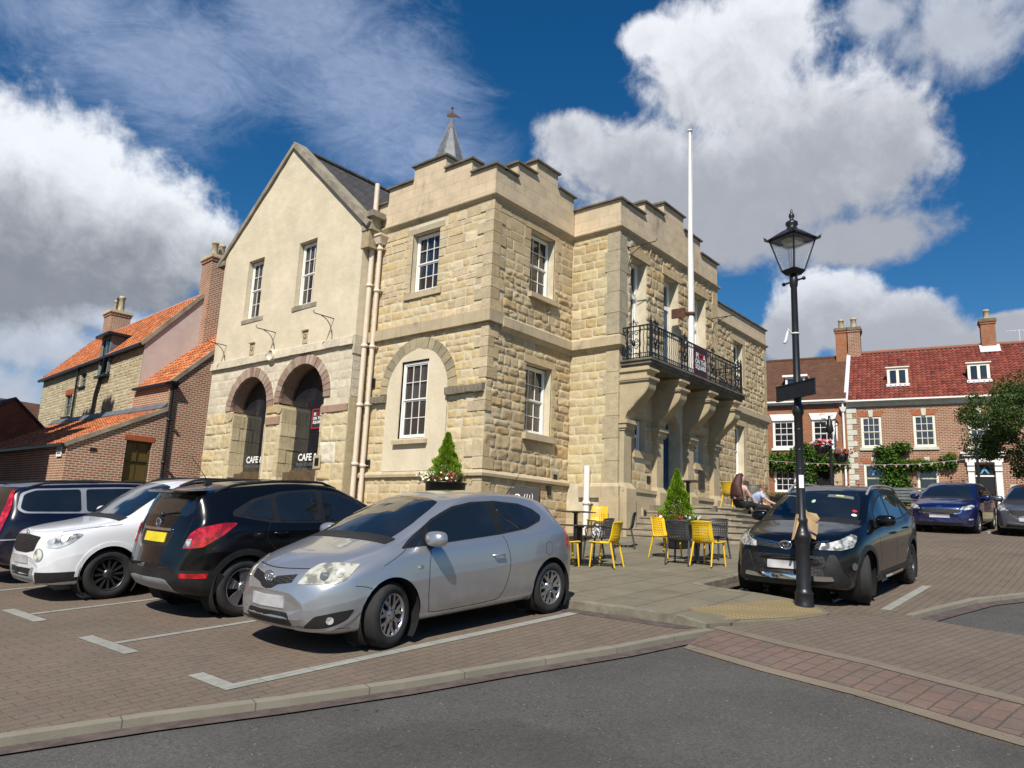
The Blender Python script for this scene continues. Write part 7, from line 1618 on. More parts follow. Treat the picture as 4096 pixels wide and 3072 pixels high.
stk.add([(.0635 * math.cos(a0 + t), .0635 * math.sin(a0 + t), z) for z in (1.62, 1.80) for t in (-.75, -.35, 0, .35)], [(i, i + 1, i + 5, i + 4) for i in range(3)], True); o = stk.build('sticker', M_LETW); o.location = (LX, LY, LZ); tag(o, 'white paper sticker halfway up the lamp post', 'sticker')
M_CARD = plain('brown_cardboard', (.36, .25, .13), .9, .12, 6, .004, 20)
cb = thing('cardboard_box', 'torn flattened brown cardboard tied round the lamp post', 'cardboard', (LX, LY, LZ + 1.15)); 
V2 = Vector((.64, -.77, 0)); F2_ = Vector((-.77, -.64, 0))
def crd(pts, th=.006):
    q = MB(); vs = [V2 * a + F2_ * d + Vector((0, 0, z)) for a, z, d in pts]; n_ = len(vs); q.add(vs + [v + F2_ * th for v in vs], [tuple(range(n_)), tuple(reversed(range(n_, 2 * n_)))] + [(i, (i + 1) % n_, (i + 1) % n_ + n_, i + n_) for i in range(n_)]); q.build('flap', M_CARD, cb)
crd([(-.05, .12, .02), (-.06, -.02, .05), (-.15, -.24, .08), (-.17, -.26, .05), (-.09, .02, -.02), (-.07, .10, -.02)]); crd([(.04, .22, -.02), (.09, .14, .0), (.20, .12, .03), (.23, .05, .06), (.17, -.02, .02), (.10, .02, .0), (.06, .10, .0)])
crd([(.05, .12, .02), (.13, .02, .03), (.23, .0, .01), (.19, -.17, .05), (.07, -.10, .06)]); crd([(.05, -.12, .02), (.20, -.16, .0), (.17, -.24, .04), (.08, -.20, .05)])

# ------------------------------------------------------------------ notice board
ab = thing('sandwich_board', 'black A-frame chalkboard against the hall behind the silver hatchback', 'board', (12.3, 9.75, Gp(12.3, 9.75)), rad(-62)); q = MB()
for s in (1, -1): q.hexa([(-.32, s * .22, 0), (.32, s * .22, 0), (.32, s * .22 + .03, 0), (-.32, s * .22 + .03, 0), (-.32, s * .02, 1.42), (.32, s * .02, 1.42), (.32, s * .02 + .03, 1.42), (-.32, s * .02 + .03, 1.42)])
q.build('frame', plain('black_wood', (.02, .014, .012), .6, .2), ab)
q = MB(); q.tube([(-.14 + .055 * math.cos(t), -.06 - .0, 1.22 + .06 * math.sin(t)) for t in np.linspace(0, 6.28, 13)], .018, 5); R = random.Random(3)
for k in range(4): q.tube([(-.02 + k * .06, -.062, 1.14 + R.uniform(0, .03)), (.0 + k * .06, -.055, 1.22), (.02 + k * .05, -.05, 1.28 + R.uniform(0, .03))], .009, 4)
q.build('chalk_drawing', M_LETW, ab)

# ------------------------------------------------------------------ the two people on the steps
M_SKIN = plain('skin', (.50, .29, .21), .55, .06, 8); M_BLACKC = plain('black_cloth', (.008, .008, .010), .85, .2, 8); M_HAIRR = plain('auburn_hair', (.055, .016, .011), .65, .5, 40, .01, 30); M_HAIRB = plain('sandy_hair', (.13, .075, .035), .6, .25, 40); M_TEE = plain('pale_blue_shirt', (.36, .42, .58), .85, .08, 6); M_PINKT = plain('pale_pink_top', (.58, .36, .31), .85, .06, 6)
def skinned(name, chains, mat, parent, sub=2):
    V = []; E = []; R_ = []; idx = {}
    for ch in chains:
        prev = None
        for (p, r) in ch:
            key = tuple(round(c, 3) for c in p)
            if key not in idx: idx[key] = len(V); V.append(p); R_.append(r)
            if prev is not None: E.append((prev, idx[key]))
            prev = idx[key]
    me = bpy.data.meshes.new(name); me.from_pydata(V, E, []); ob = bpy.data.objects.new(name, me); COL.objects.link(ob); ob.modifiers.new('s', 'SKIN'); 
    for i, sv in enumerate(me.skin_vertices[0].data): rr = R_[i]; sv.radius = rr if isinstance(rr, tuple) else (rr, rr); sv.use_root = (i == 0)
    sm = ob.modifiers.new('d', 'SUBSURF'); sm.levels = sm.render_levels = sub
    dg = bpy.context.evaluated_depsgraph_get(); dg.update(); m2 = bpy.data.meshes.new_from_object(ob.evaluated_get(dg)); bpy.data.objects.remove(ob); m2.materials.clear(); m2.materials.append(mat)
    for p in m2.polygons: p.use_smooth = True
    o = bpy.data.objects.new(name, m2); COL.objects.link(o); o.parent = parent; return o
def fingers(hand, d, side):
    """palm then five bent fingers, thumb from the side"""
    h, d = Vector(hand), Vector(d).normalized(); s = Vector(side).normalized(); dn = d.cross(s); out = []
    palm = h + d * .045; out.append([(tuple(h), .024), (tuple(palm), (.034, .016))])
    for k, L in enumerate((.062, .072, .068, .052)):
        b = palm + s * (.030 - .020 * k) + d * .02; m = b + d * L * .5 + dn * .006; e = m + d * L * .35 + dn * .026; out.append([(tuple(palm), (.034, .016)), (tuple(b), .0095), (tuple(m), .0085), (tuple(e), .007)])
    tb = h + s * .034 + d * .02; out.append([(tuple(h), .024), (tuple(tb), .011), (tuple(tb + s * .016 + d * .034), .009), (tuple(tb + s * .008 + d * .058 + dn * .01), .0075)]); return out
def head(parent, c, yaw, pitch, hair=None):
    q = MB(); n, m = 20, 14; M_ = Matrix.Rotation(yaw, 3, 'Z') @ Matrix.Rotation(pitch, 3, 'Y'); vs = []
    for j in range(m + 1):
        p = math.pi * j / m
        for i in range(n):
            t = 2 * math.pi * i / n; x, y, z = math.sin(p) * math.cos(t), math.sin(p) * math.sin(t), math.cos(p); X, Y, Z_ = x * .098, y * .076, z * .118
            if x > 0: 
                X *= .92; ay = abs(Y)
                if ay < .02 and -.05 < Z_ < .03: X += .020 * (1 - ay / .02) * (1 if Z_ < .0 else (1 - Z_ / .03))      # nose
                if ay < .03 and -.085 < Z_ < -.055: X += .006                                                       # lips
                if .015 < ay < .045 and .0 < Z_ < .03: X -= .008                                                     # eye sockets
                if Z_ < -.06: Y *= .8; X *= .98
            vs.append(Vector(c) + M_ @ Vector((X, Y, Z_)))
    q.add(vs, [(j * n + i, (j + 1) * n + i, (j + 1) * n + (i + 1) % n, j * n + (i + 1) % n) for j in range(m) for i in range(n)], True)
    for s in (-1, 1): e = Vector(c) + M_ @ Vector((-.008, s * .078, -.008)); q.ball(e, .026, 8, sc=(.55, .4, 1.1))
    return q, M_
# long-haired woman, seen from behind, feet on the second step down
wo = thing('person', 'person with waist-long auburn hair in black trousers sitting on the top step', 'person', (20.25, 8.5, ZT + .0), rad(-24)); wo.scale = (1.15, 1.08, 1.15)
hd, Mh = head(wo, (.13, 0, .71), rad(-20), rad(14))
body = skinned('body', [[((0, 0, .12), .12), ((.02, 0, .28), (.115, .15)), ((.07, 0, .45), (.10, .16)), ((.10, 0, .55), .06), ((.12, 0, .64), .048), ((.13, 0, .70), .06)],
    [((.07, 0, .45), (.10, .16)), ((.09, .17, .50), .048), ((.20, .22, .28), .038), ((.38, .14, .16), .028), ((.44, .11, .155), .024)] , [((.07, 0, .45), (.10, .16)), ((.09, -.17, .50), .048), ((.22, -.22, .28), .038), ((.38, -.13, .16), .028), ((.44, -.11, .155), .024)]]
    + fingers((.44, .11, .155), (1, -.3, -.1), (0, -1, 0)) + fingers((.44, -.11, .155), (1, .3, -.1), (0, 1, 0)), M_SKIN, wo)
import bmesh
def join_mesh(o, q):
    bm = bmesh.new(); bm.from_mesh(o.data); vv = [bm.verts.new(v) for v in q.v]
    for f in q.f:
        try: nf = bm.faces.new([vv[i] for i in f]); nf.smooth = True
        except ValueError: pass
    bm.to_mesh(o.data); bm.free()
join_mesh(body, hd)
skinned('top', [[((.0, 0, .20), (.135, .165)), ((.03, 0, .32), (.13, .165)), ((.07, 0, .45), (.115, .17)), ((.09, 0, .53), (.07, .10))], [((.07, 0, .45), (.115, .17)), ((.09, .17, .49), .062), ((.13, .20, .40), .056)], [((.07, 0, .45), (.115, .17)), ((.09, -.17, .49), .062), ((.13, -.20, .40), .056)]], M_PINKT, wo)
skinned('trousers', [[((-.01, 0, .10), (.14, .18)), ((.0, 0, .20), (.12, .15))], [((-.01, 0, .10), (.14, .18)), ((.10, .10, .09), .098), ((.44, .14, .13), .070), ((.47, .13, -.12), .055), ((.44, .12, -.27), .045)], [((-.01, 0, .10), (.14, .18)), ((.10, -.10, .09), .098), ((.46, -.10, .11), .070), ((.52, -.10, -.14), .055), ((.50, -.10, -.30), .045)]], M_BLACKC, wo)
for y in (.12, -.10): q = MB(); q.tube([(.40, y, -.30), (.50, y, -.30), (.60, y, -.315)], [.038, .042, .03], 8); q.build('shoe', M_BLACKC, wo)
q = MB(); n = 22; rows = 16; vs = []
for j in range(rows + 1):
    t = j / rows; cz = .845 - .62 * t; cx = .10 - .14 * min(1, t * 2.2) + .02 * t; rx = (.085 + .03 * math.sin(min(1, t * 3) * 1.57)) * (1 if t > .04 else .5); ry = (.08 + .125 * min(1, t * 1.3) ** 1.1) * (1 if t > .04 else .55)
    if t > .9: rx *= .7
    for i in range(n):
        a = 2 * math.pi * i / n; k = 1 + .06 * noise.noise(Vector((math.cos(a) * 5, math.sin(a) * 5, t * 1.5))); x = cx + rx * math.cos(a) * k
        if math.cos(a) > .25 and .12 < t < .6: x = min(x, .07)
        vs.append((x, ry * math.sin(a) * k, cz + (.05 * noise.noise(Vector((math.cos(a) * 4, math.sin(a) * 4, 9))) if t > .9 else 0)))
q.add(vs, [(j * n + i, j * n + (i + 1) % n, (j + 1) * n + (i + 1) % n, (j + 1) * n + i) for j in range(rows) for i in range(n)] + [tuple(range(n)), tuple(rows * n + i for i in range(n - 1, -1, -1))], True); q.build('hair', M_HAIRR, wo)
# man beside her, leaning forward with one arm held out
ma = thing('person', 'short-haired person in a pale blue shirt leaning forward with one arm held out', 'person', (21.25, 8.50, ZT - .01), rad(-60))
hd, Mh = head(ma, (.34, .0, .62), rad(-10), rad(42))
body = skinned('body', [[((0, 0, .12), .12), ((.08, 0, .28), (.12, .16)), ((.20, 0, .42), (.11, .18)), ((.27, 0, .50), .07), ((.31, 0, .56), .056), ((.34, 0, .61), .065)],
    [((.20, 0, .42), (.11, .18)), ((.24, .19, .44), .055), ((.34, .25, .22), .045), ((.50, .14, .10), .034), ((.56, .10, .09), .027)], [((.20, 0, .42), (.11, .18)), ((.24, -.19, .44), .055), ((.42, -.24, .26), .045), ((.66, -.22, .17), .032), ((.72, -.22, .15), .026)]]
    + fingers((.56, .10, .09), (1, -.4, -.3), (0, -1, 0)) + fingers((.72, -.22, .15), (1, 0, -.3), (0, 1, .3)), M_SKIN, ma); join_mesh(body, hd)
skinned('shirt', [[((.02, 0, .16), (.14, .175)), ((.09, 0, .29), (.135, .175)), ((.20, 0, .42), (.125, .19)), ((.26, 0, .49), (.08, .10))], [((.20, 0, .42), (.125, .19)), ((.24, .19, .44), .072), ((.30, .235, .32), .064)], [((.20, 0, .42), (.125, .19)), ((.24, -.19, .44), .072), ((.33, -.225, .34), .064)]], M_TEE, ma)
skinned('trousers', [[((0, 0, .10), (.14, .18)), ((.04, 0, .18), (.12, .15))], [((0, 0, .10), (.14, .18)), ((.10, .10, .09), .10), ((.46, .17, .10), .074), ((.50, .16, -.14), .06), ((.46, .15, -.28), .05)], [((0, 0, .10), (.14, .18)), ((.10, -.10, .09), .10), ((.46, -.14, .09), .074), ((.52, -.14, -.15), .06), ((.50, -.14, -.30), .05)]], M_BLACKC, ma)
for y in (.15, -.14): q = MB(); q.tube([(.42, y, -.31), (.52, y, -.31), (.64, y, -.325)], [.04, .046, .034], 8); q.build('shoe', M_BLACKC, ma)
q = MB(); n = 18; vs = []
for j in range(9):
    p = math.pi * .56 * j / 8
    for i in range(n):
        t = 2 * math.pi * i / n; k = 1.10 + .04 * noise.noise(Vector((i, j, 2))); x = math.sin(p) * math.cos(t); zz = math.cos(p); lim = -.1 if math.cos(t) > .4 and p > 1.0 else 1; v = Vector((x * .100 * k - .006, math.sin(p) * math.sin(t) * .080 * k, (zz if math.cos(t) < .3 or p < 1.0 else max(zz, .42)) * .122 * k)); vs.append(Vector((.34, 0, .62)) + Mh @ v)
q.add(vs, [(j * n + i, (j + 1) * n + i, (j + 1) * n + (i + 1) % n, j * n + (i + 1) % n) for j in range(8) for i in range(n)], True); q.build('hair', M_HAIRB, ma)
# ------------------------------------------------------------------ neighbouring houses
M_PANT = M_ROOFT
def pantiles(q, fr, u0, u1, L, pal, seed=1, tw=.24, th=.30, amp=.032, holes=()):
    """fr(u, s, h): u along the eaves, s up the slope, h above it; each tile is its own S-shaped leaf lapping the one below"""
    R = random.Random(seed); nu = int((u1 - u0) / tw); ns = int(L / th)
    for j in range(ns):
        for i in range(nu):
            u = u0 + i * tw; s = j * th
            if any(a < u + tw / 2 < b and c < s + th / 2 < d for a, b, c, d in holes): continue
            k = R.uniform(.72, 1.2) * (1 - .25 * (R.random() < .08)); c = R.choice(pal); col = tuple(x * k for x in c); vs = []; n = 6; dz = R.uniform(-.004, .006)
            for ss, lift in ((s - .03, .035 + dz), (s + th, .0)):
                for m in range(n + 1):
                    t = m / n; vs.append(fr(u + t * tw * 1.02, ss, lift + amp * math.sin(2 * math.pi * (t - .25)) + .02))
            fs = [(m, m + 1, m + n + 2, m + n + 1) for m in range(n)]; q.add(vs, fs, True, 0, col)
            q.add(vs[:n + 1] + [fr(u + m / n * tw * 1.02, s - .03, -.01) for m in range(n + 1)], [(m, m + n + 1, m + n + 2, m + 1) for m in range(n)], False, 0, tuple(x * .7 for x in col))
PAL_RED = [(.23, .055, .038), (.21, .05, .037), (.25, .062, .04), (.19, .055, .042), (.24, .07, .045)]
PAL_ORG = [(.52, .17, .06), (.46, .14, .05), (.56, .20, .08), (.40, .12, .05), (.50, .19, .09)]
def box_part(parent, name, mat, *boxes):
    q = MB()
    for a, b in boxes: q.box(a, b)
    return q.build(name, mat, parent)
def chimney(parent, x0, x1, y0, y1, z0, z1, mat, pots, capmat=None, name='chimney'):
    q = MB(); q.box((x0, y0, z0), (x1, y1, z1 - .32)); q.box((x0 - .04, y0 - .04, z1 - .32), (x1 + .04, y1 + .04, z1 - .2)); q.box((x0 - .08, y0 - .08, z1 - .2), (x1 + .08, y1 + .08, z1 - .06)); o = q.build(name, mat, parent)
    q = MB(); q.box((x0 - .09, y0 - .09, z1 - .16), (x1 + .09, y1 + .09, z1 - .06)); q.box((x0 - .05, y0 - .05, z1 - .06), (x1 + .05, y1 + .05, z1)); q.build('chimney_cap', capmat or M_COPING, o)
    for (px, py, h, r, m) in pots: q = MB(); q.lathe([(r * 1.05, 0), (r, .1), (r * .85, h * .8), (r * 1.05, h * .84), (r * 1.1, h * .9), (r * .9, h), (r * .7, h), (r * .7, h - .1)], (px, py, z1 - .01), 14, caps=False); q.build('chimney_pot', m, o)
    return o
FH = lambda y0: (lambda u, z, d=0.: (u, y0 + d, z))
K_ = 1.119; PH = (Vector((0, 0, 1.6)) + (Vector((39.3, 10.82, 4.44)) - Vector((0, 0, 1.6))) * K_)
def hx(a): return -a * K_
def hz(z): return (z - 1.6) * K_ + 1.6
RZH = math.atan2(-.980, .1977)
# --- red-tiled house with sage quoins
hs = thing('brick_house', 'brown brick house with a red pantiled roof, sage quoins and white sash windows', 'house', (PH.x, PH.y, 0), RZH)
ZB = 3.6; ZE = hz(8.6); ZR_ = hz(11.95); X1 = 15.5; W1 = []; q = MB(); fh = FH(0.)
ups = [(hx(-.71), hx(-1.62)), (hx(-3.0), hx(-3.93)), (hx(-5.27), hx(-6.18)), (9.4, 10.45), (12.2, 13.2)]
for a, b in ups: W1.append(rect(a, b, hz(6.36), hz(7.90)))
lows = [(hx(-.75), hx(-1.64)), (hx(-3.04), hx(-3.93)), (9.4, 10.45)]
for a, b in lows: W1.append(rect(a, b, hz(4.15), hz(5.56)))
dx0, dx1 = hx(-5.40), hx(-6.16); DR = rect(dx0, dx1, 3.7, hz(5.50)); W1.append(DR)
q.polyf(rect(.14, X1, ZB, ZE), W1, fh, 0.)
for r in W1: q.reveal(r, fh, 0, .2)
q.box((.14, .0, ZB), (.15, 9, ZE)); q.box((X1 - .01, 0, ZB), (X1, 9, ZE)); q.prism([(0.02, ZE), (9, ZE), (4.5, ZR_ - .15)], lambda u, z, d=0.: (.14 + d, u, z), 0, .05); q.box((.14, 8.9, ZB), (X1, 9, ZE))
q.build('wall', M_BRICK_OLD, hs)
q = MB(); k = 0; z = ZB
while z < ZE - .1: h = .31; w = .50 if k % 2 else .28; q.box((.08, -.03, z + .006), (.08 + w, .02, z + h - .02)); z += h; k += 1
q.build('quoins', M_SAGE, hs)
sl = Vector((4.5, ZR_ - ZE)); Ls = sl.length; sd_ = sl / Ls
def frh(u, s, h): return (u, -.22 + sd_.x * s - sd_.y * h, ZE + .06 + sd_.y * s + sd_.x * h)
dorm = [(hx(-1.97), hx(-2.92)), (hx(-5.47), hx(-6.39))]
q = MB(); pantiles(q, frh, .14, X1, Ls + .1, PAL_RED, 3, .235, .30, .036); q.cyl((.2, 4.48, ZR_ + .12), (X1, 4.48, ZR_ + .12), .14, n=10, col=(.26, .10, .06)); ro = q.build('roof', M_ROOFT, hs)
q = MB(); q.add([frh(.14, 0, -.02), frh(X1, 0, -.02), frh(X1, Ls, -.02), frh(.14, Ls, -.02)], [(0, 1, 2, 3)]); q.add([(.14, 9.2, ZE), (X1, 9.2, ZE), (X1, 4.5, ZR_), (.14, 4.5, ZR_)], [(0, 1, 2, 3)]); q.build('roof_boarding', M_WELL, hs)
box_part(hs, 'eaves_cornice', M_SAGE, ((.14, -.12, ZE - .22), (X1, .02, ZE)), ((.1, -.28, ZE), (X1, .0, ZE + .07))); box_part(hs, 'gutter', M_WHITE, ((.1, -.36, ZE + .04), (X1, -.26, ZE + .12)))
for a, b in dorm:
    z0, z1 = hz(9.59), hz(10.50); yf = 1.5 * K_ * .66
    q = MB(); q.box((a, yf, z0), (a + .14, yf + .1, z1)); q.box((b - .14, yf, z0), (b, yf + .1, z1)); q.box((a + .14, yf, z0), (b - .14, yf + .1, z0 + .12)); q.box((a + .14, yf, z1 - .14), (b - .14, yf + .1, z1)); q.box(((a + b) / 2 - .07, yf, z0 + .12), ((a + b) / 2 + .07, yf + .1, z1 - .14)); q.box((a - .08, yf - .08, z1), (b + .08, yf + .3, z1 + .06)); o = q.build('dormer_window', M_CREAM, hs)
    box_part(o, 'pane', M_GLASS, ((a + .13, yf + .05, z0 + .1), (b - .13, yf + .08, z1 - .12))); box_part(o, 'dormer_cheek', M_LEAD, ((a + .02, yf + .1, z0), (b - .02, yf + 2.2, z1 - .01)))
    q = MB(); n = 10
    for i in range(n): u = a - .06 + (b - a + .12) * i / n; s0 = (yf + .22) / sd_.x - .32; q.add([frh(u, s0, .07), frh(u + (b - a + .12) / n, s0, .07), frh(u + (b - a + .12) / n, s0 + .30, .075), frh(u, s0 + .30, .075)], [(0, 1, 2, 3)])
    q.build('lead_apron', MATS['pale_grey_plastic'], o)
for a, b in ups:
    sash(hs, fh, a, b, hz(6.36), hz(7.90), .03, mat=M_CREAM, fw=.09, bar=.028, sill=(a - .1, b + .1, hz(6.22), hz(6.36), .08), sillmat=M_SAGE, glass=M_CURTAIN)
for a, b in lows: sash(hs, fh, a, b, hz(4.15), hz(5.56), .03, 1, 1, 1, mat=M_CREAM, fw=.08)
q = MB()
for a, b, zt_ in [(a, b, hz(7.90)) for a, b in ups] + [(a, b, hz(5.56)) for a, b in lows]:
    m_ = (a + b) / 2; q.prism([(a, zt_), (m_ - .09, zt_), (m_ - .11, zt_ + .26), (a - .17, zt_ + .26)], fh, -.012, .02); q.prism([(m_ + .09, zt_), (b, zt_), (b + .17, zt_ + .26), (m_ + .11, zt_ + .26)], fh, -.012, .02)
q.build('brick_lintel', plain('rubbed_orange_brick', (.33, .105, .04), .85, .2, 9), hs)
for a, b, zt_ in [(a, b, hz(7.90)) for a, b in ups] + [(a, b, hz(5.56)) for a, b in lows]:
    m_ = (a + b) / 2; q = MB(); q.prism([(m_ - .09, zt_ - .02), (m_ + .09, zt_ - .02), (m_ + .13, zt_ + .36), (m_ - .13, zt_ + .36)], fh, -.04, .02); q.build('keystone', M_SAGE, hs)
M_TEALS = plain('teal_blue_vinyl', (.10, .28, .42), .5, .1)
def tri(cx, cz, s, m, y=.07):
    q = MB(); q.prism([(cx - s * .62, cz - s * .5), (cx - s * .36, cz - s * .5), (cx, cz + s * .02), (cx + s * .40, cz - s * .5), (cx + s * .62, cz - s * .5), (cx, cz + s * .62)], fh, y, y + .004); q.build('window_logo', m, hs)
tri((lows[0][0] + lows[0][1]) / 2 + .12, hz(5.2), .42, M_TEALS); tri((lows[0][0] + lows[0][1]) / 2 - .1, hz(5.2), .42, plain('navy_vinyl', (.02, .04, .10), .5, .1), .078)
# doorcase
box_part(hs, 'door_hood', M_WHITE, ((dx0 - .62, -.40, hz(5.98)), (dx1 + .62, .0, hz(6.05))), ((dx0 - .52, -.32, hz(5.88)), (dx1 + .52, .0, hz(5.98))), ((dx0 - .40, -.2, hz(5.60)), (dx1 + .40, .0, hz(5.78))))
for s_, a in ((-1, dx0 - .32), (1, dx1 + .04)): box_part(hs, 'door_pilaster', M_WHITE, ((a, -.08, ZB), (a + .28, .02, hz(5.2))), ((a - .02, -.14, hz(5.2)), (a + .30, .02, hz(5.45))), ((a - .02, -.2, hz(5.45)), (a + .30, .02, hz(5.60))))
box_part(hs, 'door', M_IRON, ((dx0, .12, 3.7), (dx1, .16, hz(4.95)))); box_part(hs, 'transom', M_WHITE, ((dx0, .08, hz(4.95)), (dx1, .16, hz(5.02)))); box_part(hs, 'fanlight', M_GLASS, ((dx0, .12, hz(5.02)), (dx1, .15, hz(5.50))))
tri((dx0 + dx1) / 2, hz(5.24), .34, M_TEALS, .11); box_part(hs, 'name_board', MATS['whitewashed_stone'], ((dx1 + .62, -.03, 4.55), (dx1 + 1.2, .0, 4.95)))
M_BRK2 = M_BRICK_PLAIN
chimney(hs, hx(-6.36), hx(-6.36) + .72, 4.0, 4.75, ZR_ - .5, hz(13.38), MATS['smooth_red_brick'], [(hx(-6.36) + .36, 4.4, .62, .17, M_TERRA)]); chimney(hs, .08, .78, 3.95, 5.0, ZR_ - .7, hz(13.50), M_BRICK_OLD, [(.42, 4.45, .70, .18, M_TERRA)])
q = MB(); q.cyl((9.0, 4.4, ZR_), (9.0, 4.4, ZR_ + .9), .015, n=5); q.cyl((8.4, 4.4, ZR_ + .85), (9.6, 4.4, ZR_ + .85), .012, n=5)
for i in range(6): q.cyl((8.5 + i * .2, 4.3, ZR_ + .85), (8.5 + i * .2, 4.55, ZR_ + .85), .008, n=4)
q.build('tv_aerial', M_WHITE, hs)
# --- plain-tiled house to its left
h2 = thing('brick_house', 'red brick house with a brown plain-tiled roof and chipped white lintels', 'house', (PH.x, PH.y, 0), RZH)
X0 = -13.5; ZE2 = hz(8.72); q = MB(); wu = [(hx(3.48), hx(2.40)), (hx(1.56), hx(.49)), (-7.3, -6.1), (-10.6, -9.4)]; W2 = [rect(a, b, hz(6.4), hz(7.82)) for a, b in wu] + [rect(hx(3.46), hx(2.42), hz(4.15), hz(5.50))]
dA, dB = hx(1.52), hx(.62); W2.append(rect(dA, dB, ZB, hz(5.50))); q.polyf(rect(X0, .12, ZB, ZE2), W2, fh, .0)
for r in W2: q.reveal(r, fh, 0, .2)
q.box((.11, .02, ZB), (.12, 9, ZE2)); q.box((X0, 0, ZB), (X0 + .01, 9, ZE2)); q.prism([(0.02, ZE2), (9, ZE2), (4.5, hz(11.8))], lambda u, z, d=0.: (.06 + d, u, z), 0, .05); q.prism([(0.02, ZE2), (9, ZE2), (4.5, hz(11.8))], lambda u, z, d=0.: (X0 + d, u, z), 0, .05)
q.build('wall', M_BRICK_PLAIN, h2)
q = MB(); zr2 = hz(11.85); q.hexa([(X0, -.25, ZE2 + .02), (.10, -.25, ZE2 + .02), (.10, 4.5, zr2), (X0, 4.5, zr2), (X0, -.25, ZE2 + .12), (.10, -.25, ZE2 + .12), (.10, 4.5, zr2 + .1), (X0, 4.5, zr2 + .1)]); q.hexa([(X0, 9.2, ZE2), (.10, 9.2, ZE2), (.10, 4.5, zr2 - .02), (X0, 4.5, zr2 - .02), (X0, 9.2, ZE2 + .1), (.10, 9.2, ZE2 + .1), (.10, 4.5, zr2 + .08), (X0, 4.5, zr2 + .08)])
for i in range(34): q.cyl((X0 + i * .4, 4.5, zr2 + .1), (X0 + i * .4 + .38, 4.5, zr2 + .1), .12, .11, 8)
q.build('roof', M_PLAINTILE, h2)
box_part(h2, 'gutter', M_WHITE, ((X0, -.36, ZE2 + .0), (.10, -.25, ZE2 + .09)), ((X0, -.2, ZE2 - .1), (.10, .0, ZE2 + .0))); q = MB()
for i in range(90): x = X0 + .15 * i; q.box((x, -.1, ZE2 - .2), (x + .08, .02, ZE2 - .11))
q.build('dentil_course', M_LEAD, h2)
for i, (a, b) in enumerate(wu): sash(h2, fh, a, b, hz(6.4), hz(7.82), .02, fw=.09, bar=.028, sill=(a - .08, b + .08, hz(6.28), hz(6.4), .07), sillmat=M_WHITE)
sash(h2, fh, hx(3.46), hx(2.42), hz(4.15), hz(5.50), .02, fw=.08, bar=.028)
mp, nt_, b_ = newmat('flaking_white_paint'); g_ = NT(nt_); setp(b_, rough=.7); g_.lk(b_.inputs['Base Color'], g_.mix(g_.rng(g_.noise(2.2, 5, .6, g_.obj()), .60, .63), (.78, .77, .75), (.50, .36, .24)))
for a, b in wu: q = MB(); zt_ = hz(7.82); q.prism([(a - .02, zt_), (b + .02, zt_), (b + .16, zt_ + .38), (a - .16, zt_ + .38)], fh, -.06, .02); q.build('lintel', mp, h2)
box_part(h2, 'door', M_WELL, ((dA, .12, ZB), (dB, .16, hz(5.5)))); box_part(h2, 'door_pilaster', M_DRESSED, ((dB, -.10, ZB), (dB + .42, .02, hz(5.35))), ((dB - .04, -.16, hz(5.35)), (dB + .50, .02, hz(5.5)))); box_part(h2, 'notice', M_LETW, ((dA - .38, -.05, 3.9), (dA - .08, -.03, 4.9)))
q = MB(); q.box((dA - .38, -.056, 4.35), (dA - .08, -.051, 4.42)); q.build('notice_stripe', M_RED, h2)
chimney(h2, -.62, .02, 3.95, 5.0, zr2 - 1.4, hz(13.50), M_BRICK_PLAIN, [(-.3, 4.45, .66, .17, M_TERRAD if False else M_TERRA)])
a, b, z0, z1, yf = hx(2.95), hx(1.95), hz(9.65), hz(10.35), 1.3; q = MB(); q.box((a, yf, z0), (a + .12, yf + .1, z1)); q.box((b - .12, yf, z0), (b, yf + .1, z1)); q.box((a + .12, yf, z0), (b - .12, yf + .1, z0 + .1)); q.box((a + .12, yf, z1 - .1), (b - .12, yf + .1, z1)); q.box(((a + b) / 2 - .05, yf, z0 + .1), ((a + b) / 2 + .05, yf + .1, z1 - .1)); q.box((a - .15, yf - .15, z1), (b + .15, yf + 1.4, z1 + .12)); o = q.build('dormer_window', M_WHITE, h2)
box_part(o, 'pane', M_GLASS, ((a + .1, yf + .05, z0 + .1), (b - .1, yf + .08, z1 - .1))); box_part(o, 'dormer_cheek', M_PLAINTILE, ((a + .02, yf + .1, z0), (b - .02, yf + 2., z1)))
def local_pipe(name, lab, pts, r, mat):
    M_ = Matrix.Rotation(RZH, 4, 'Z'); M_.translation = (PH.x, PH.y, 0); return pipe(lab, [tuple(M_ @ Vector(p)) for p in pts], r, [], mat=mat)
local_pipe('downpipe', 'white downpipe with a hopper between the two brick houses', [(-.08, -.14, ZE2), (-.08, -.14, ZB)], .06, M_WHITE)
MH = Matrix.Rotation(RZH, 4, 'Z'); MH.translation = (PH.x, PH.y, 0)
q = MB(); q.hexa([(-.16, -.24, 8.95), (.02, -.24, 8.95), (.02, -.06, 8.95), (-.16, -.06, 8.95), (-.25, -.3, 9.2), (.1, -.3, 9.2), (.1, -.02, 9.2), (-.25, -.02, 9.2)]); o = q.build('hopper', M_WHITE); o.matrix_world = MH; bpy.data.objects['downpipe.003'].name if 'downpipe.003' in bpy.data.objects else None
o.parent = [x for x in bpy.data.objects if x.get('label', '').startswith('white downpipe with a hopper')][0]; o.matrix_parent_inverse = Matrix.Translation(-o.parent.location); 
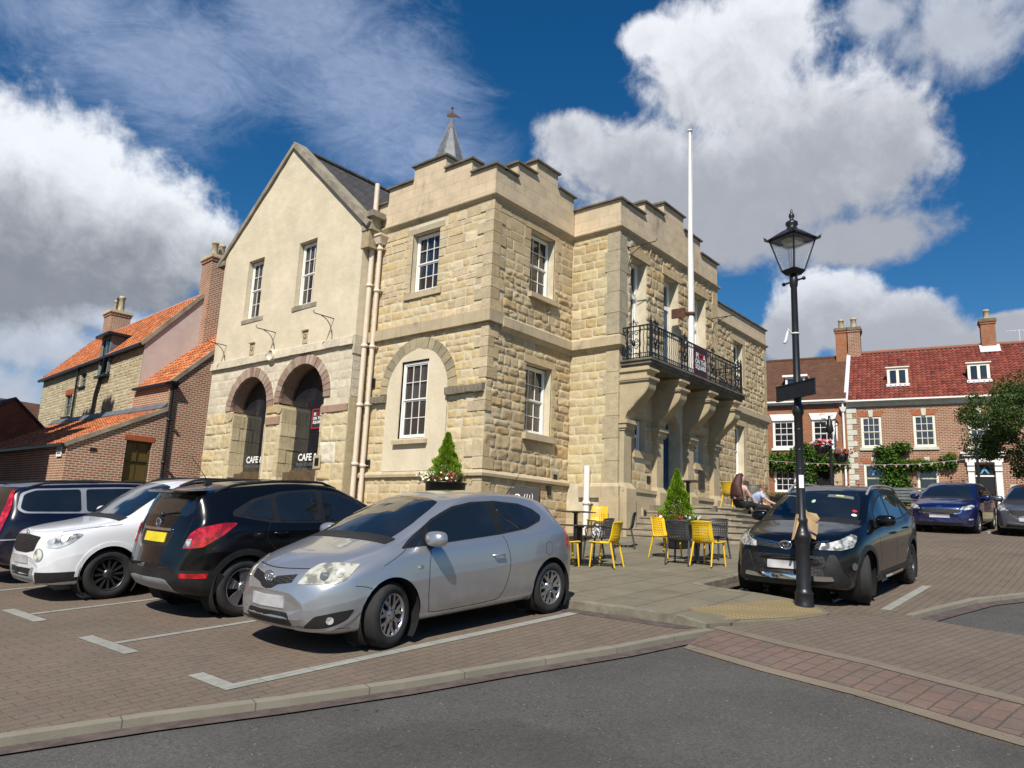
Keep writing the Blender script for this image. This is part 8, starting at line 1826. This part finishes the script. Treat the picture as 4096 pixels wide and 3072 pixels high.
# climbing plants
def vine(lab, blobs, seed, n, trunk=None):
    R = random.Random(seed); t = thing('climbing_plant', lab, 'climbing plant', tuple(MH @ Vector((blobs[0][0], 0, ZB))), RZH); ox = blobs[0][0]; q = MB(); tot = sum(b[2] * b[3] for b in blobs)
    for (x, z, rx, rz_) in blobs:
        for _ in range(int(n * rx * rz_ / tot)):
            u, v = R.gauss(0, .48), R.gauss(0, .48)
            if u * u + v * v > 1.3: continue
            p = Vector((x - ox + u * rx, -.06 - abs(R.gauss(0, .16)) * (1 - min(1, (u * u + v * v) * .6)), z - ZB + v * rz_)); k = R.uniform(.5, 1.4); leafq(q, p, Vector((R.uniform(-1, 1), -1., R.uniform(-1, .3))), rndv(R), R.uniform(.10, .19), R.uniform(.04, .075), (k, k, k * .9))
    q.build('foliage', M_VINE, t); q = MB(); x0, z1 = trunk or (blobs[0][0], blobs[0][1]); q.tube([(x0 - ox, -.06, -.2), (x0 - ox + .08, -.1, (z1 - ZB) * .5), (x0 - ox - .05, -.08, z1 - ZB)], .05, 6); q.build('stem', M_BARK, t)
vine('leafy climber over the front of the red-tiled house between its windows', [(2.35, 4.9, .75, .9), (2.1, 6.1, .7, .55), (2.7, 6.9, .5, .35), (3.3, 5.95, 1.5, .32), (4.9, 6.15, .4, .45), (1.7, 6.75, .35, .3), (2.6, 4.4, .6, .5), (2.2, 6.55, .4, .5)], 3, 7500, (2.5, 5.2))
vine('leafy climber spreading over the ground floor of the plain-tiled house', [(-3.9, 6.15, 1.2, .6), (-2.0, 6.45, 1.1, .8), (-.9, 6.1, 1.0, .5), (-3.0, 6.0, 1.2, .4), (-1.95, 5.2, .35, 1.1), (-4.6, 5.95, .5, .4)], 5, 8500, (-1.95, 5.5))
# low walls, beds, railings, bench in front
lw = thing('low_wall', 'low pale stone wall with a dark coping behind the blue hatchback', 'wall', (30.3, 3.5, 2.2), rad(101.4)); q = MB(); q.box((-9, -.15, -.1), (6.2, .15, .66)); q.build('wall', M_STONEBLK, lw); box_part(lw, 'coping', M_COPING, ((-9, -.2, .66), (6.2, .2, .74)))
te = MB(); te.add([tuple(MH @ Vector(p)) for p in ((-14, -11.5, 2.9), (16, -11.5, 2.9), (16, 0.5, ZB + .1), (-14, .5, ZB + .1))], [(0, 1, 2, 3)]); tag(te.build('pavement', M_FLAG), kind='structure')
def trough(x, y, z, L, lab, mats, seed, rz=rad(101.4)):
    t = thing('flower_trough', lab, 'flower trough', (x, y, z), rz, 'flower troughs before the brick houses'); q = MB(); q.hexa([(-L / 2 + .05, -.15, 0), (L / 2 - .05, -.15, 0), (L / 2 - .05, .15, 0), (-L / 2 + .05, .15, 0), (-L / 2, -.2, .38), (L / 2, -.2, .38), (L / 2, .2, .38), (-L / 2, .2, .38)]); q.build('trough', M_IRON, t)
    flowers(t, 0, 0, .42, L * .5, .2, int(60 * L), mats, seed, .06, int(380 * L))
trough(31.6, 5.3, 3.1, 2.3, 'black trough of red and cream flowers behind the bench, nearer the blue car', ['red_petal', 'cream_petal', 'crimson_petal', 'cream_petal'], 21); trough(31.2, 7.9, 3.1, 2.2, 'black trough of pink and red flowers behind the SUV roof', ['pink_petal', 'red_petal', 'crimson_petal'], 22); trough(30.8, 10.6, 3.05, 1.8, 'black trough of cream and red flowers nearest the hall corner', ['cream_petal', 'red_petal', 'pink_petal'], 23)
bc = thing('park_bench', 'dark slatted bench on the terrace left of the blue hatchback', 'bench', (29.2, 6.1, 2.75), rad(101.4 + 180)); q = MB()
for i in range(4): q.box((-.85, -.28 + i * .12, .42), (.85, -.19 + i * .12, .45))
q.build('seat', M_LEAD, bc); q = MB()
for i in range(4): q.box((-.85, .24, .52 + i * .11), (.85, .27, .60 + i * .11))
q.build('backrest', M_LEAD, bc)
for s in (-1, 1):
    q = MB(); q.box((s * .87 - .03, -.28, 0), (s * .87 + .03, -.22, .62)); q.box((s * .87 - .03, .22, 0), (s * .87 + .03, .28, .95)); q.box((s * .87 - .03, -.3, .62), (s * .87 + .03, .3, .66)); q.ball((s * .87, .25, .98), .05); q.build('bench_end', M_IRON, bc)
rg = thing('railing', 'short run of black spiked railings by the doorway of the plain-tiled house', 'railing', tuple(MH @ Vector((-.2, -1.6, ZB - .2))), RZH); q = MB()
for i in range(14): x = -.6 + i * .17; q.cyl((x, 0, 0), (x, 0, 1.12), .014, n=5); q.cyl((x, 0, 1.12), (x, 0, 1.22), .022, .002, 5)
q.box((-.65, -.015, .95), (1.65, .015, .98)); q.box((-.65, -.015, .12), (1.65, .015, .15)); q.build('bars', M_IRON, rg)
# second lamp column carrying hanging baskets
lp = thing('lamp_column', 'dark green column with hanging flower baskets in front of the brick houses', 'lamp post', (25.1, 7.4, G(25.1, 7.4) - .1)); zz = G(25.1, 7.4) - .1; q = MB(); q.lathe([(.10, 0), (.09, .6), (.06, .7), (.05, 3.0), (.07, 3.05), (.04, 3.1), (.035, 3.6)], (0, 0, 0), 12); q.tube(catmull([(0, 0, 3.3), (-.1, .12, 3.5), (-.2, .22, 3.35), (-.12, .12, 3.25)], 4), .018, 5); q.tube(catmull([(0, 0, 3.3), (.1, -.12, 3.5), (.2, -.22, 3.35), (.12, -.12, 3.25)], 4), .018, 5); q.lathe([(.02, 3.6), (.10, 3.3), (.13, 3.1), (.05, 3.0)], (0, 0, 0), 8); q.build('column', M_IRON, lp)
for (dx, dy, z, ms, lab, sd__) in ((-.16, .22, 4.45, ['pink_petal', 'white_petal', 'pink_petal', 'red_petal'], 'hanging basket of pink and white flowers, left side of the green column', 31), (.20, -.26, 4.20, ['yellow_petal', 'violet_petal', 'red_petal', 'yellow_petal'], 'hanging basket of yellow and violet flowers, right side of the green column', 32)):
    b = thing('hanging_basket', lab, 'hanging basket', (25.1 + dx, 7.4 + dy, z), 0, 'hanging baskets on the green column'); q = MB(); q.lathe([(.13, 0), (.20, .14), (.24, .28), (.22, .28), (.0, .24)], (0, 0, 0), 16); q.build('basket', M_IRON, b); flowers(b, 0, 0, .33, .30, .30, 110, ms, sd__, .05, 260)
po = thing('lamp_column', 'plain slim black pole before the white doorcase', 'lamp post', (29.9, 4.0, 2.35)); q = MB(); q.tube([(0, 0, 0), (0, 0, 1.4), (0, 0, 3.05)], [.06, .045, .04], 8); q.ball((0, 0, 3.08), .06); q.build('column', M_IRON, po)
sr = MB(); sr.tube([(0, .16 * math.sin(t) * .3, .55 * math.cos(t)) for t in np.linspace(-.9, .9, 9)], .02, 5); hs2 = thing('hanging_sign', 'curved white sign hanging beside the white downpipe', 'sign', tuple(MH @ Vector((-.42, -.45, hz(7.1)))), RZH); sr.tube([(0, .4, .62), (0, -.05, .6)], .02, 5); q = MB(); q.tube([(.0, -.10 * math.cos(t), .48 * math.sin(t)) for t in np.linspace(-1.4, 1.4, 11)], .05, 6); q.build('sign_panel', M_WHITE, hs2); q = MB(); q.tube([(0, .45, .62), (0, 0, .60), (0, 0, .45)], .025, 5); q.build('bracket', M_IRON, hs2)
# bunting along the fronts
bu = thing('bunting', 'string of small red, white and blue flags across the brick house fronts', 'bunting', tuple(MH @ Vector((0, -.9, 6.0)))); bu.rotation_euler = (0, 0, RZH); q = MB(); pts = []
for i in range(41): x = -5 + 11 * i / 40; pts.append((x, 0, .02 * (x - 2) ** 2 * .35 - .10 + (.05 * max(0, x - 3) ** 1.3)))
q.tube(pts, .006, 4); q.build('string', M_WHITE, bu)
mf, nt_, b_ = newmat('flag_cloth'); g_ = NT(nt_); setp(b_, rough=.8); st = g_.ramp(g_.noise(9, 2, .5, g_.obj()), [(.40, (.02, .03, .20)), (.47, (.72, .70, .70)), (.56, (.60, .04, .06))]); g_.lk(b_.inputs['Base Color'], st)
for i in range(1, 40, 2): x, y, z = pts[i]; q = MB(); q.add([(x - .075, 0, z), (x + .075, 0, z), (x + .02, .03, z - .16), (x - .075, .004, z), (x + .075, .004, z), (x + .02, .034, z - .16)], [(0, 1, 2), (5, 4, 3)]); q.build('flag', mf, bu)

# ------------------------------------------------------------------ brick outbuilding left of the gable
ob_ = thing('brick_outbuilding', 'low red brick outbuilding with two stepped orange pantile roofs against the gable', 'building', (10.1, 28.0, 1.2)); OB = (10.1, 28.0, 1.2)
q = MB(); fy = FY(28.0); win = rect(12.04, 12.98, 2.80, 4.30)
q.polyf([(10.1, 1.0), (21, 1.0), (21, 9.4), (16.1, 9.4), (13.36, 6.66), (13.36, 5.68), (10.1, 3.98)], [win], fy, 0.); q.reveal(win, fy, 0, .18)
q.polyf([(28.0, 1.0), (41, 1.0), (41, 3.98), (28.0, 3.98)], [], FX(10.1), 0.); q.polyf([(28.0, 5.0), (31.0, 5.0), (31.0, 6.66), (28.0, 6.66)], [], FX(13.36), 0.)
q.build('wall', M_BRICK_HAND, ob_, OB)
q = MB()
for i in range(12): q.box((11.96 + i * .092, 27.985, 4.30), (12.04 + i * .092, 28.02, 4.50))
q.build('soldier_lintel', plain('orange_brick', (.36, .085, .03), .85, .2, 10), ob_, OB)
wf = sash(ob_, fy, 12.04, 12.98, 2.80, 4.30, .10, 2, 1, 1, mat=plain('olive_wood', (.055, .045, .018), .5, .2, 5), glass=m_glass('amber_blind_glass', (.10, .07, .018), .25, .1), base=OB, fw=.05, bar=.025)
q = MB(); q.box((10.84, 27.98, 3.76), (11.06, 28.0, 3.88)); q.build('air_vent', M_IRON, ob_, OB)
def lean(x0, z0, x1, z1, y0, y1, seed, ov=.12):
    q = MB(); v = Vector((x1 - x0, z1 - z0)); L = v.length; d = v / L
    def fr(u, s, h): return (x0 - ov * d.x + d.x * s - d.y * h, y0 + (y1 - y0) - u + 0, z0 - ov * d.y + d.y * s + d.x * h + .03)
    pantiles(q, fr, 0, y1 - y0, L + ov, PAL_ORG, seed, .22, .26, .024); r = q.build('roof', M_ROOFT, ob_, OB)
    q = MB(); q.hexa([fr(y1 - y0 - .02, 0, -.10), fr(y1 - y0 + .07, 0, -.10), fr(y1 - y0 + .07, L + ov, -.10), fr(y1 - y0 - .02, L + ov, -.10), fr(y1 - y0 - .02, 0, .05), fr(y1 - y0 + .07, 0, .05), fr(y1 - y0 + .07, L + ov, .05), fr(y1 - y0 - .02, L + ov, .05)]); q.build('verge', M_GCOPE, r, OB)
    q = MB(); q.box((x0 - .2, y0, z0 - .12), (x0 - .08, y1, z0 - .02)); q.build('gutter', M_IRON, r, OB)
    q = MB(); q.hexa([fr(0, L - .1, .06), fr(y1 - y0, L - .1, .06), fr(y1 - y0, L + .2, .10), fr(0, L + .2, .10), fr(0, L - .1, .09), fr(y1 - y0, L - .1, .09), fr(y1 - y0, L + .2, .2), fr(0, L + .2, .2)]); q.build('flashing', M_LEAD, r, OB)
lean(10.1, 3.95, 13.36, 5.62, 28.0, 39.0, 5); lean(13.36, 6.66, 16.3, 9.55, 28.0, 30.8, 6)
pipe('dark rainwater pipe with a square hopper on the brick outbuilding', [(13.42, 27.9, 6.45), (13.42, 27.9, 1.2)], .055, [5.2, 3.6], hop=(13.42, 27.9, 6.4), mat=M_IRON)
sp_ = thing('wall_plate', 'small white plate on the corner of the brick outbuilding', 'sign', (10.07, 28.5, 3.5)); q = MB(); q.box((-.02, -.22, .0), (0, .22, .36)); q.build('plate', M_LETW, sp_); q = MB(); [q.box((-.025, -.15, z), (-.021, .15, z + .05)) for z in (.09, .22)]; q.build('lettering', M_LEAD, sp_)
# --- stone house behind
w_ = Vector((1.1, 13.9, 0)).normalized(); RS = math.atan2(w_.y, w_.x); SH = (13.42, 30.8, 1.3)
sh = thing('stone_house', 'long stone house with an orange pantile roof and brick chimneys behind the outbuilding', 'house', SH, RS)
# local x runs away along the front, local y points towards the street (negative = into the house)
Lh, Dh, ze, zr = 14.0, 4.6, 7.28, 9.95; fs = lambda u, z, d=0.: (u, -d, z)
wins = [(8.6, 9.6, 4.9, 6.0), (6.9, 7.7, 6.2, 6.95), (6.7, 7.3, 3.9, 4.5)]
q = MB(); q.polyf(rect(0, Lh, -.3, ze), [rect(*w) for w in wins], fs, 0.)
for w in wins: q.reveal(rect(*w), fs, 0, .15)
q.box((Lh - .01, -Dh, -.3), (Lh, 0, ze)); q.box((0, -Dh, -.3), (Lh, -Dh + .01, ze)); q.build('wall', M_STONEBLK, sh)
S2 = MB(); R = random.Random(4); stones(S2, fs, 0.05, Lh, 2.4, ze - .12, .135, .36, [], [rect_ for rect_ in wins], .028, .02, [(.50, .43, .29), (.46, .39, .255), (.53, .47, .33), (.42, .35, .22)], 61); S2.build('stone_facing', M_STONE, sh)
q = MB(); q.polyf([(-.0, -.3), (-Dh, -.3), (-Dh, ze), (-Dh / 2, zr - .05), (0, ze)], [], lambda u, z, d=0.: (.0 + d, u, z), -.02); q.build('rendered_gable', M_PINKREND, sh)
sv = Vector((Dh / 2, zr - ze)); Ls2 = sv.length; sd2 = sv / Ls2
def frs(u, s, h): return (Lh + .1 - u, .18 - sd2.x * s + sd2.y * h, ze - .06 + sd2.y * s + sd2.x * h)
q = MB(); pantiles(q, frs, 0.1, Lh + .1, Ls2 + .15, PAL_ORG, 7, .22, .26, .024, holes=[(Lh - 5.0, Lh - 3.8, 0, .8)])
q.cyl((0, -Dh / 2, zr + .02), (Lh, -Dh / 2, zr + .02), .12, n=8, col=(.55, .42, .36)); rf = q.build('roof', M_ROOFT, sh)
q = MB(); q.add([frs(0, 0, -.05), frs(Lh + .1, 0, -.05), frs(Lh + .1, Ls2, -.05), frs(0, Ls2, -.05)], [(0, 1, 2, 3)]); q.add([(0, -Dh, ze), (Lh, -Dh, ze), (Lh, -Dh / 2, zr), (0, -Dh / 2, zr)], [(0, 1, 2, 3)]); q.build('roof_boarding', M_WELL, sh)
q = MB(); q.hexa([frs(Lh + .08, 0, -.1), frs(Lh + .2, 0, -.1), frs(Lh + .2, Ls2, -.1), frs(Lh + .08, Ls2, -.1), frs(Lh + .08, 0, .06), frs(Lh + .2, 0, .06), frs(Lh + .2, Ls2, .06), frs(Lh + .08, Ls2, .06)]); q.build('verge', M_GCOPE, rf)
box_part(sh, 'gutter', M_IRON, ((-.1, .15, ze - .16), (Lh + .2, .26, ze - .05)), ((0, .0, ze - .14), (Lh, .14, ze - .08)))
for w in wins: sash(sh, fs, *w, .04, 2, 1, 1, mat=plain('sage_window_paint', (.22, .25, .22), .5, .1), fw=.05, bar=.025); box_part(sh, 'sill', M_IRON, ((w[0] - .1, -.02, w[2] - .07), (w[1] + .1, .1, w[2])))
box_part(sh, 'brick_lintel', MATS['orange_brick'], ((8.5, -.01, 6.0), (9.7, .03, 6.25))); box_part(sh, 'brick_lintel', MATS['orange_brick'], ((6.6, -.01, 4.5), (7.4, .03, 4.75)))
box_part(sh, 'dormer_roof', M_IRON, ((3.5, -2.4, 8.15), (5.2, .36, 8.27))); q = MB(); q.box((3.7, -1.9, 6.5), (3.8, .12, 8.15)); q.box((4.9, -1.9, 6.5), (5.0, .12, 8.15)); q.build('dormer_cheek', M_LEAD, sh); sash(sh, lambda u, z, d=0.: (u, .12 - d, z), 3.8, 4.9, 6.4, 8.15, 0, 2, 1, 1, mat=MATS['sage_window_paint'], fw=.05, bar=.025); box_part(sh, 'sill', M_IRON, ((3.65, .0, 6.3), (5.05, .24, 6.4)))
chimney(sh, -.45, .55, -3.35, -2.15, 6.3, 11.72, M_BRICK_HAND, [(-.1, -2.35, .66, .15, M_TERRA), (.1, -2.75, .70, .15, M_TERRA), (.2, -3.15, .5, .14, M_TERRA)], M_PARAPET); chimney(sh, 11.0, 12.1, -2.9, -1.9, 8.6, 11.2, M_BRICK_HAND, [(11.2, -2.4, .85, .16, M_TERRA), (11.55, -2.4, .85, .17, M_TERRAD), (11.9, -2.4, .75, .16, M_TERRA)], M_PARAPET)
def spipe(lab, pts, r):
    M_ = Matrix.Rotation(RS, 4, 'Z'); M_.translation = SH; return pipe(lab, [tuple(M_ @ Vector(p)) for p in pts], r, [], mat=M_IRON)
spipe('black pipe running down the stone house from the dormer', [(3.9, .2, 7.2), (4.2, .12, 6.9), (4.9, .1, 5.6), (5.1, .1, 3.2)], .075); spipe('thin black pipe on the far part of the stone house', [(7.9, .1, 7.2), (8.0, .1, 3.0)], .05)
# --- dark gabled building at the far left, and the tall one out of frame that shades it
dk = thing('brick_garage', 'dark red brick gabled building in shade at the left edge', 'building', (11.3, 38, 1.5)); q = MB(); q.polyf([(-2.2, -.5), (1.62, -.5), (1.62, 3.5), (0, 4.95), (-2.2, 3.2)], [rect(-1.9, 1.2, -.4, 2.3)], lambda u, z, d=0.: (u, d, z), 0.); q.reveal(rect(-1.9, 1.2, -.4, 2.3), lambda u, z, d=0.: (u, d, z), 0, .4); q.box((-2.2, .0, -.5), (-2.19, 5, 3.2)); q.build('wall', M_BRICK_SHADE, dk)
box_part(dk, 'garage_door', M_WELL, ((-1.9, .35, -.4), (1.2, .4, 2.3))); q = MB(); 
for sg, a, b in ((1, (1.75, 3.42), (0, 4.97)), (-1, (-2.35, 3.12), (0, 4.97))): q.hexa([(a[0], -.12, a[1]), (a[0], 5, a[1]), (b[0], 5, b[1]), (b[0], -.12, b[1]), (a[0], -.12, a[1] + .09), (a[0], 5, a[1] + .09), (b[0], 5, b[1] + .09), (b[0], -.12, b[1] + .09)])
q.build('roof', M_SLATE, dk)
fb = thing('far_house', 'low roof and white wall glimpsed between the dark gable and the stone house', 'house', (17.2, 52, 2.5), rad(10)); q = MB(); q.box((-7, 0, 0), (3.2, 6, 4.6)); q.build('wall', M_WHITE, fb); q = MB(); q.hexa([(-7.2, -.2, 4.55), (3.4, -.2, 4.55), (3.4, 6.2, 4.55), (-7.2, 6.2, 4.55), (-7.2, 2.6, 6.0), (3.0, 2.6, 6.0), (3.0, 3.4, 6.0), (-7.2, 3.4, 6.0)]); q.build('roof', M_PLAINTILE, fb)
tb = thing('tall_house', 'tall brick house with two chimneys at the left of the square, outside the picture', 'house', (0, 30, 0)); q = MB(); q.box((-8, -3.7, -1), (4, 1.6, 14.0)); q.box((-8, 1.6, -1), (4, 11, 15.8)); q.build('wall', M_BRICK_HAND, tb); chimney(tb, 2.4, 3.4, -1.75, -.55, 13.9, 18.7, M_BRICK_HAND, [(2.9, -1.5, .8, .17, M_TERRA), (2.9, -1.15, .8, .17, M_TERRA), (2.9, -.8, .8, .17, M_TERRA)]); chimney(tb, 2.4, 3.4, .6, 1.9, 13.9, 18.6, M_BRICK_HAND, [(2.9, .85, .8, .17, M_TERRA), (2.9, 1.25, .8, .17, M_TERRA), (2.9, 1.65, .8, .17, M_TERRA)])
q = MB(); 
def frv(u, s, h): return frh(u, s, h)
q.hexa([frh(-.02, -.1, .0), frh(.20, -.1, .0), frh(.20, Ls + .1, .0), frh(-.02, Ls + .1, .0), frh(-.02, -.1, .12), frh(.20, -.1, .12), frh(.20, Ls + .1, .12), frh(-.02, Ls + .1, .12)])
q.build('verge_flashing', MATS['pale_grey_plastic'], hs)
q = MB(); cx = hx(-6.36)
for a, b in (((cx - .12, 3.3, ZR_ - .95), (cx + .84, 4.0, ZR_ - .28)),): q.hexa([frh(cx - .14, Ls - 1.0, .09), frh(cx + .86, Ls - 1.0, .09), frh(cx + .86, Ls - .1, .09), frh(cx - .14, Ls - .1, .09), frh(cx - .14, Ls - 1.0, .11), frh(cx + .86, Ls - 1.0, .11), frh(cx + .86, Ls - .1, .11), frh(cx - .14, Ls - .1, .11)])
q.build('chimney_flashing', MATS['pale_grey_plastic'], hs)
for _m in list(bpy.data.materials):
    if _m.users == 0: bpy.data.materials.remove(_m)
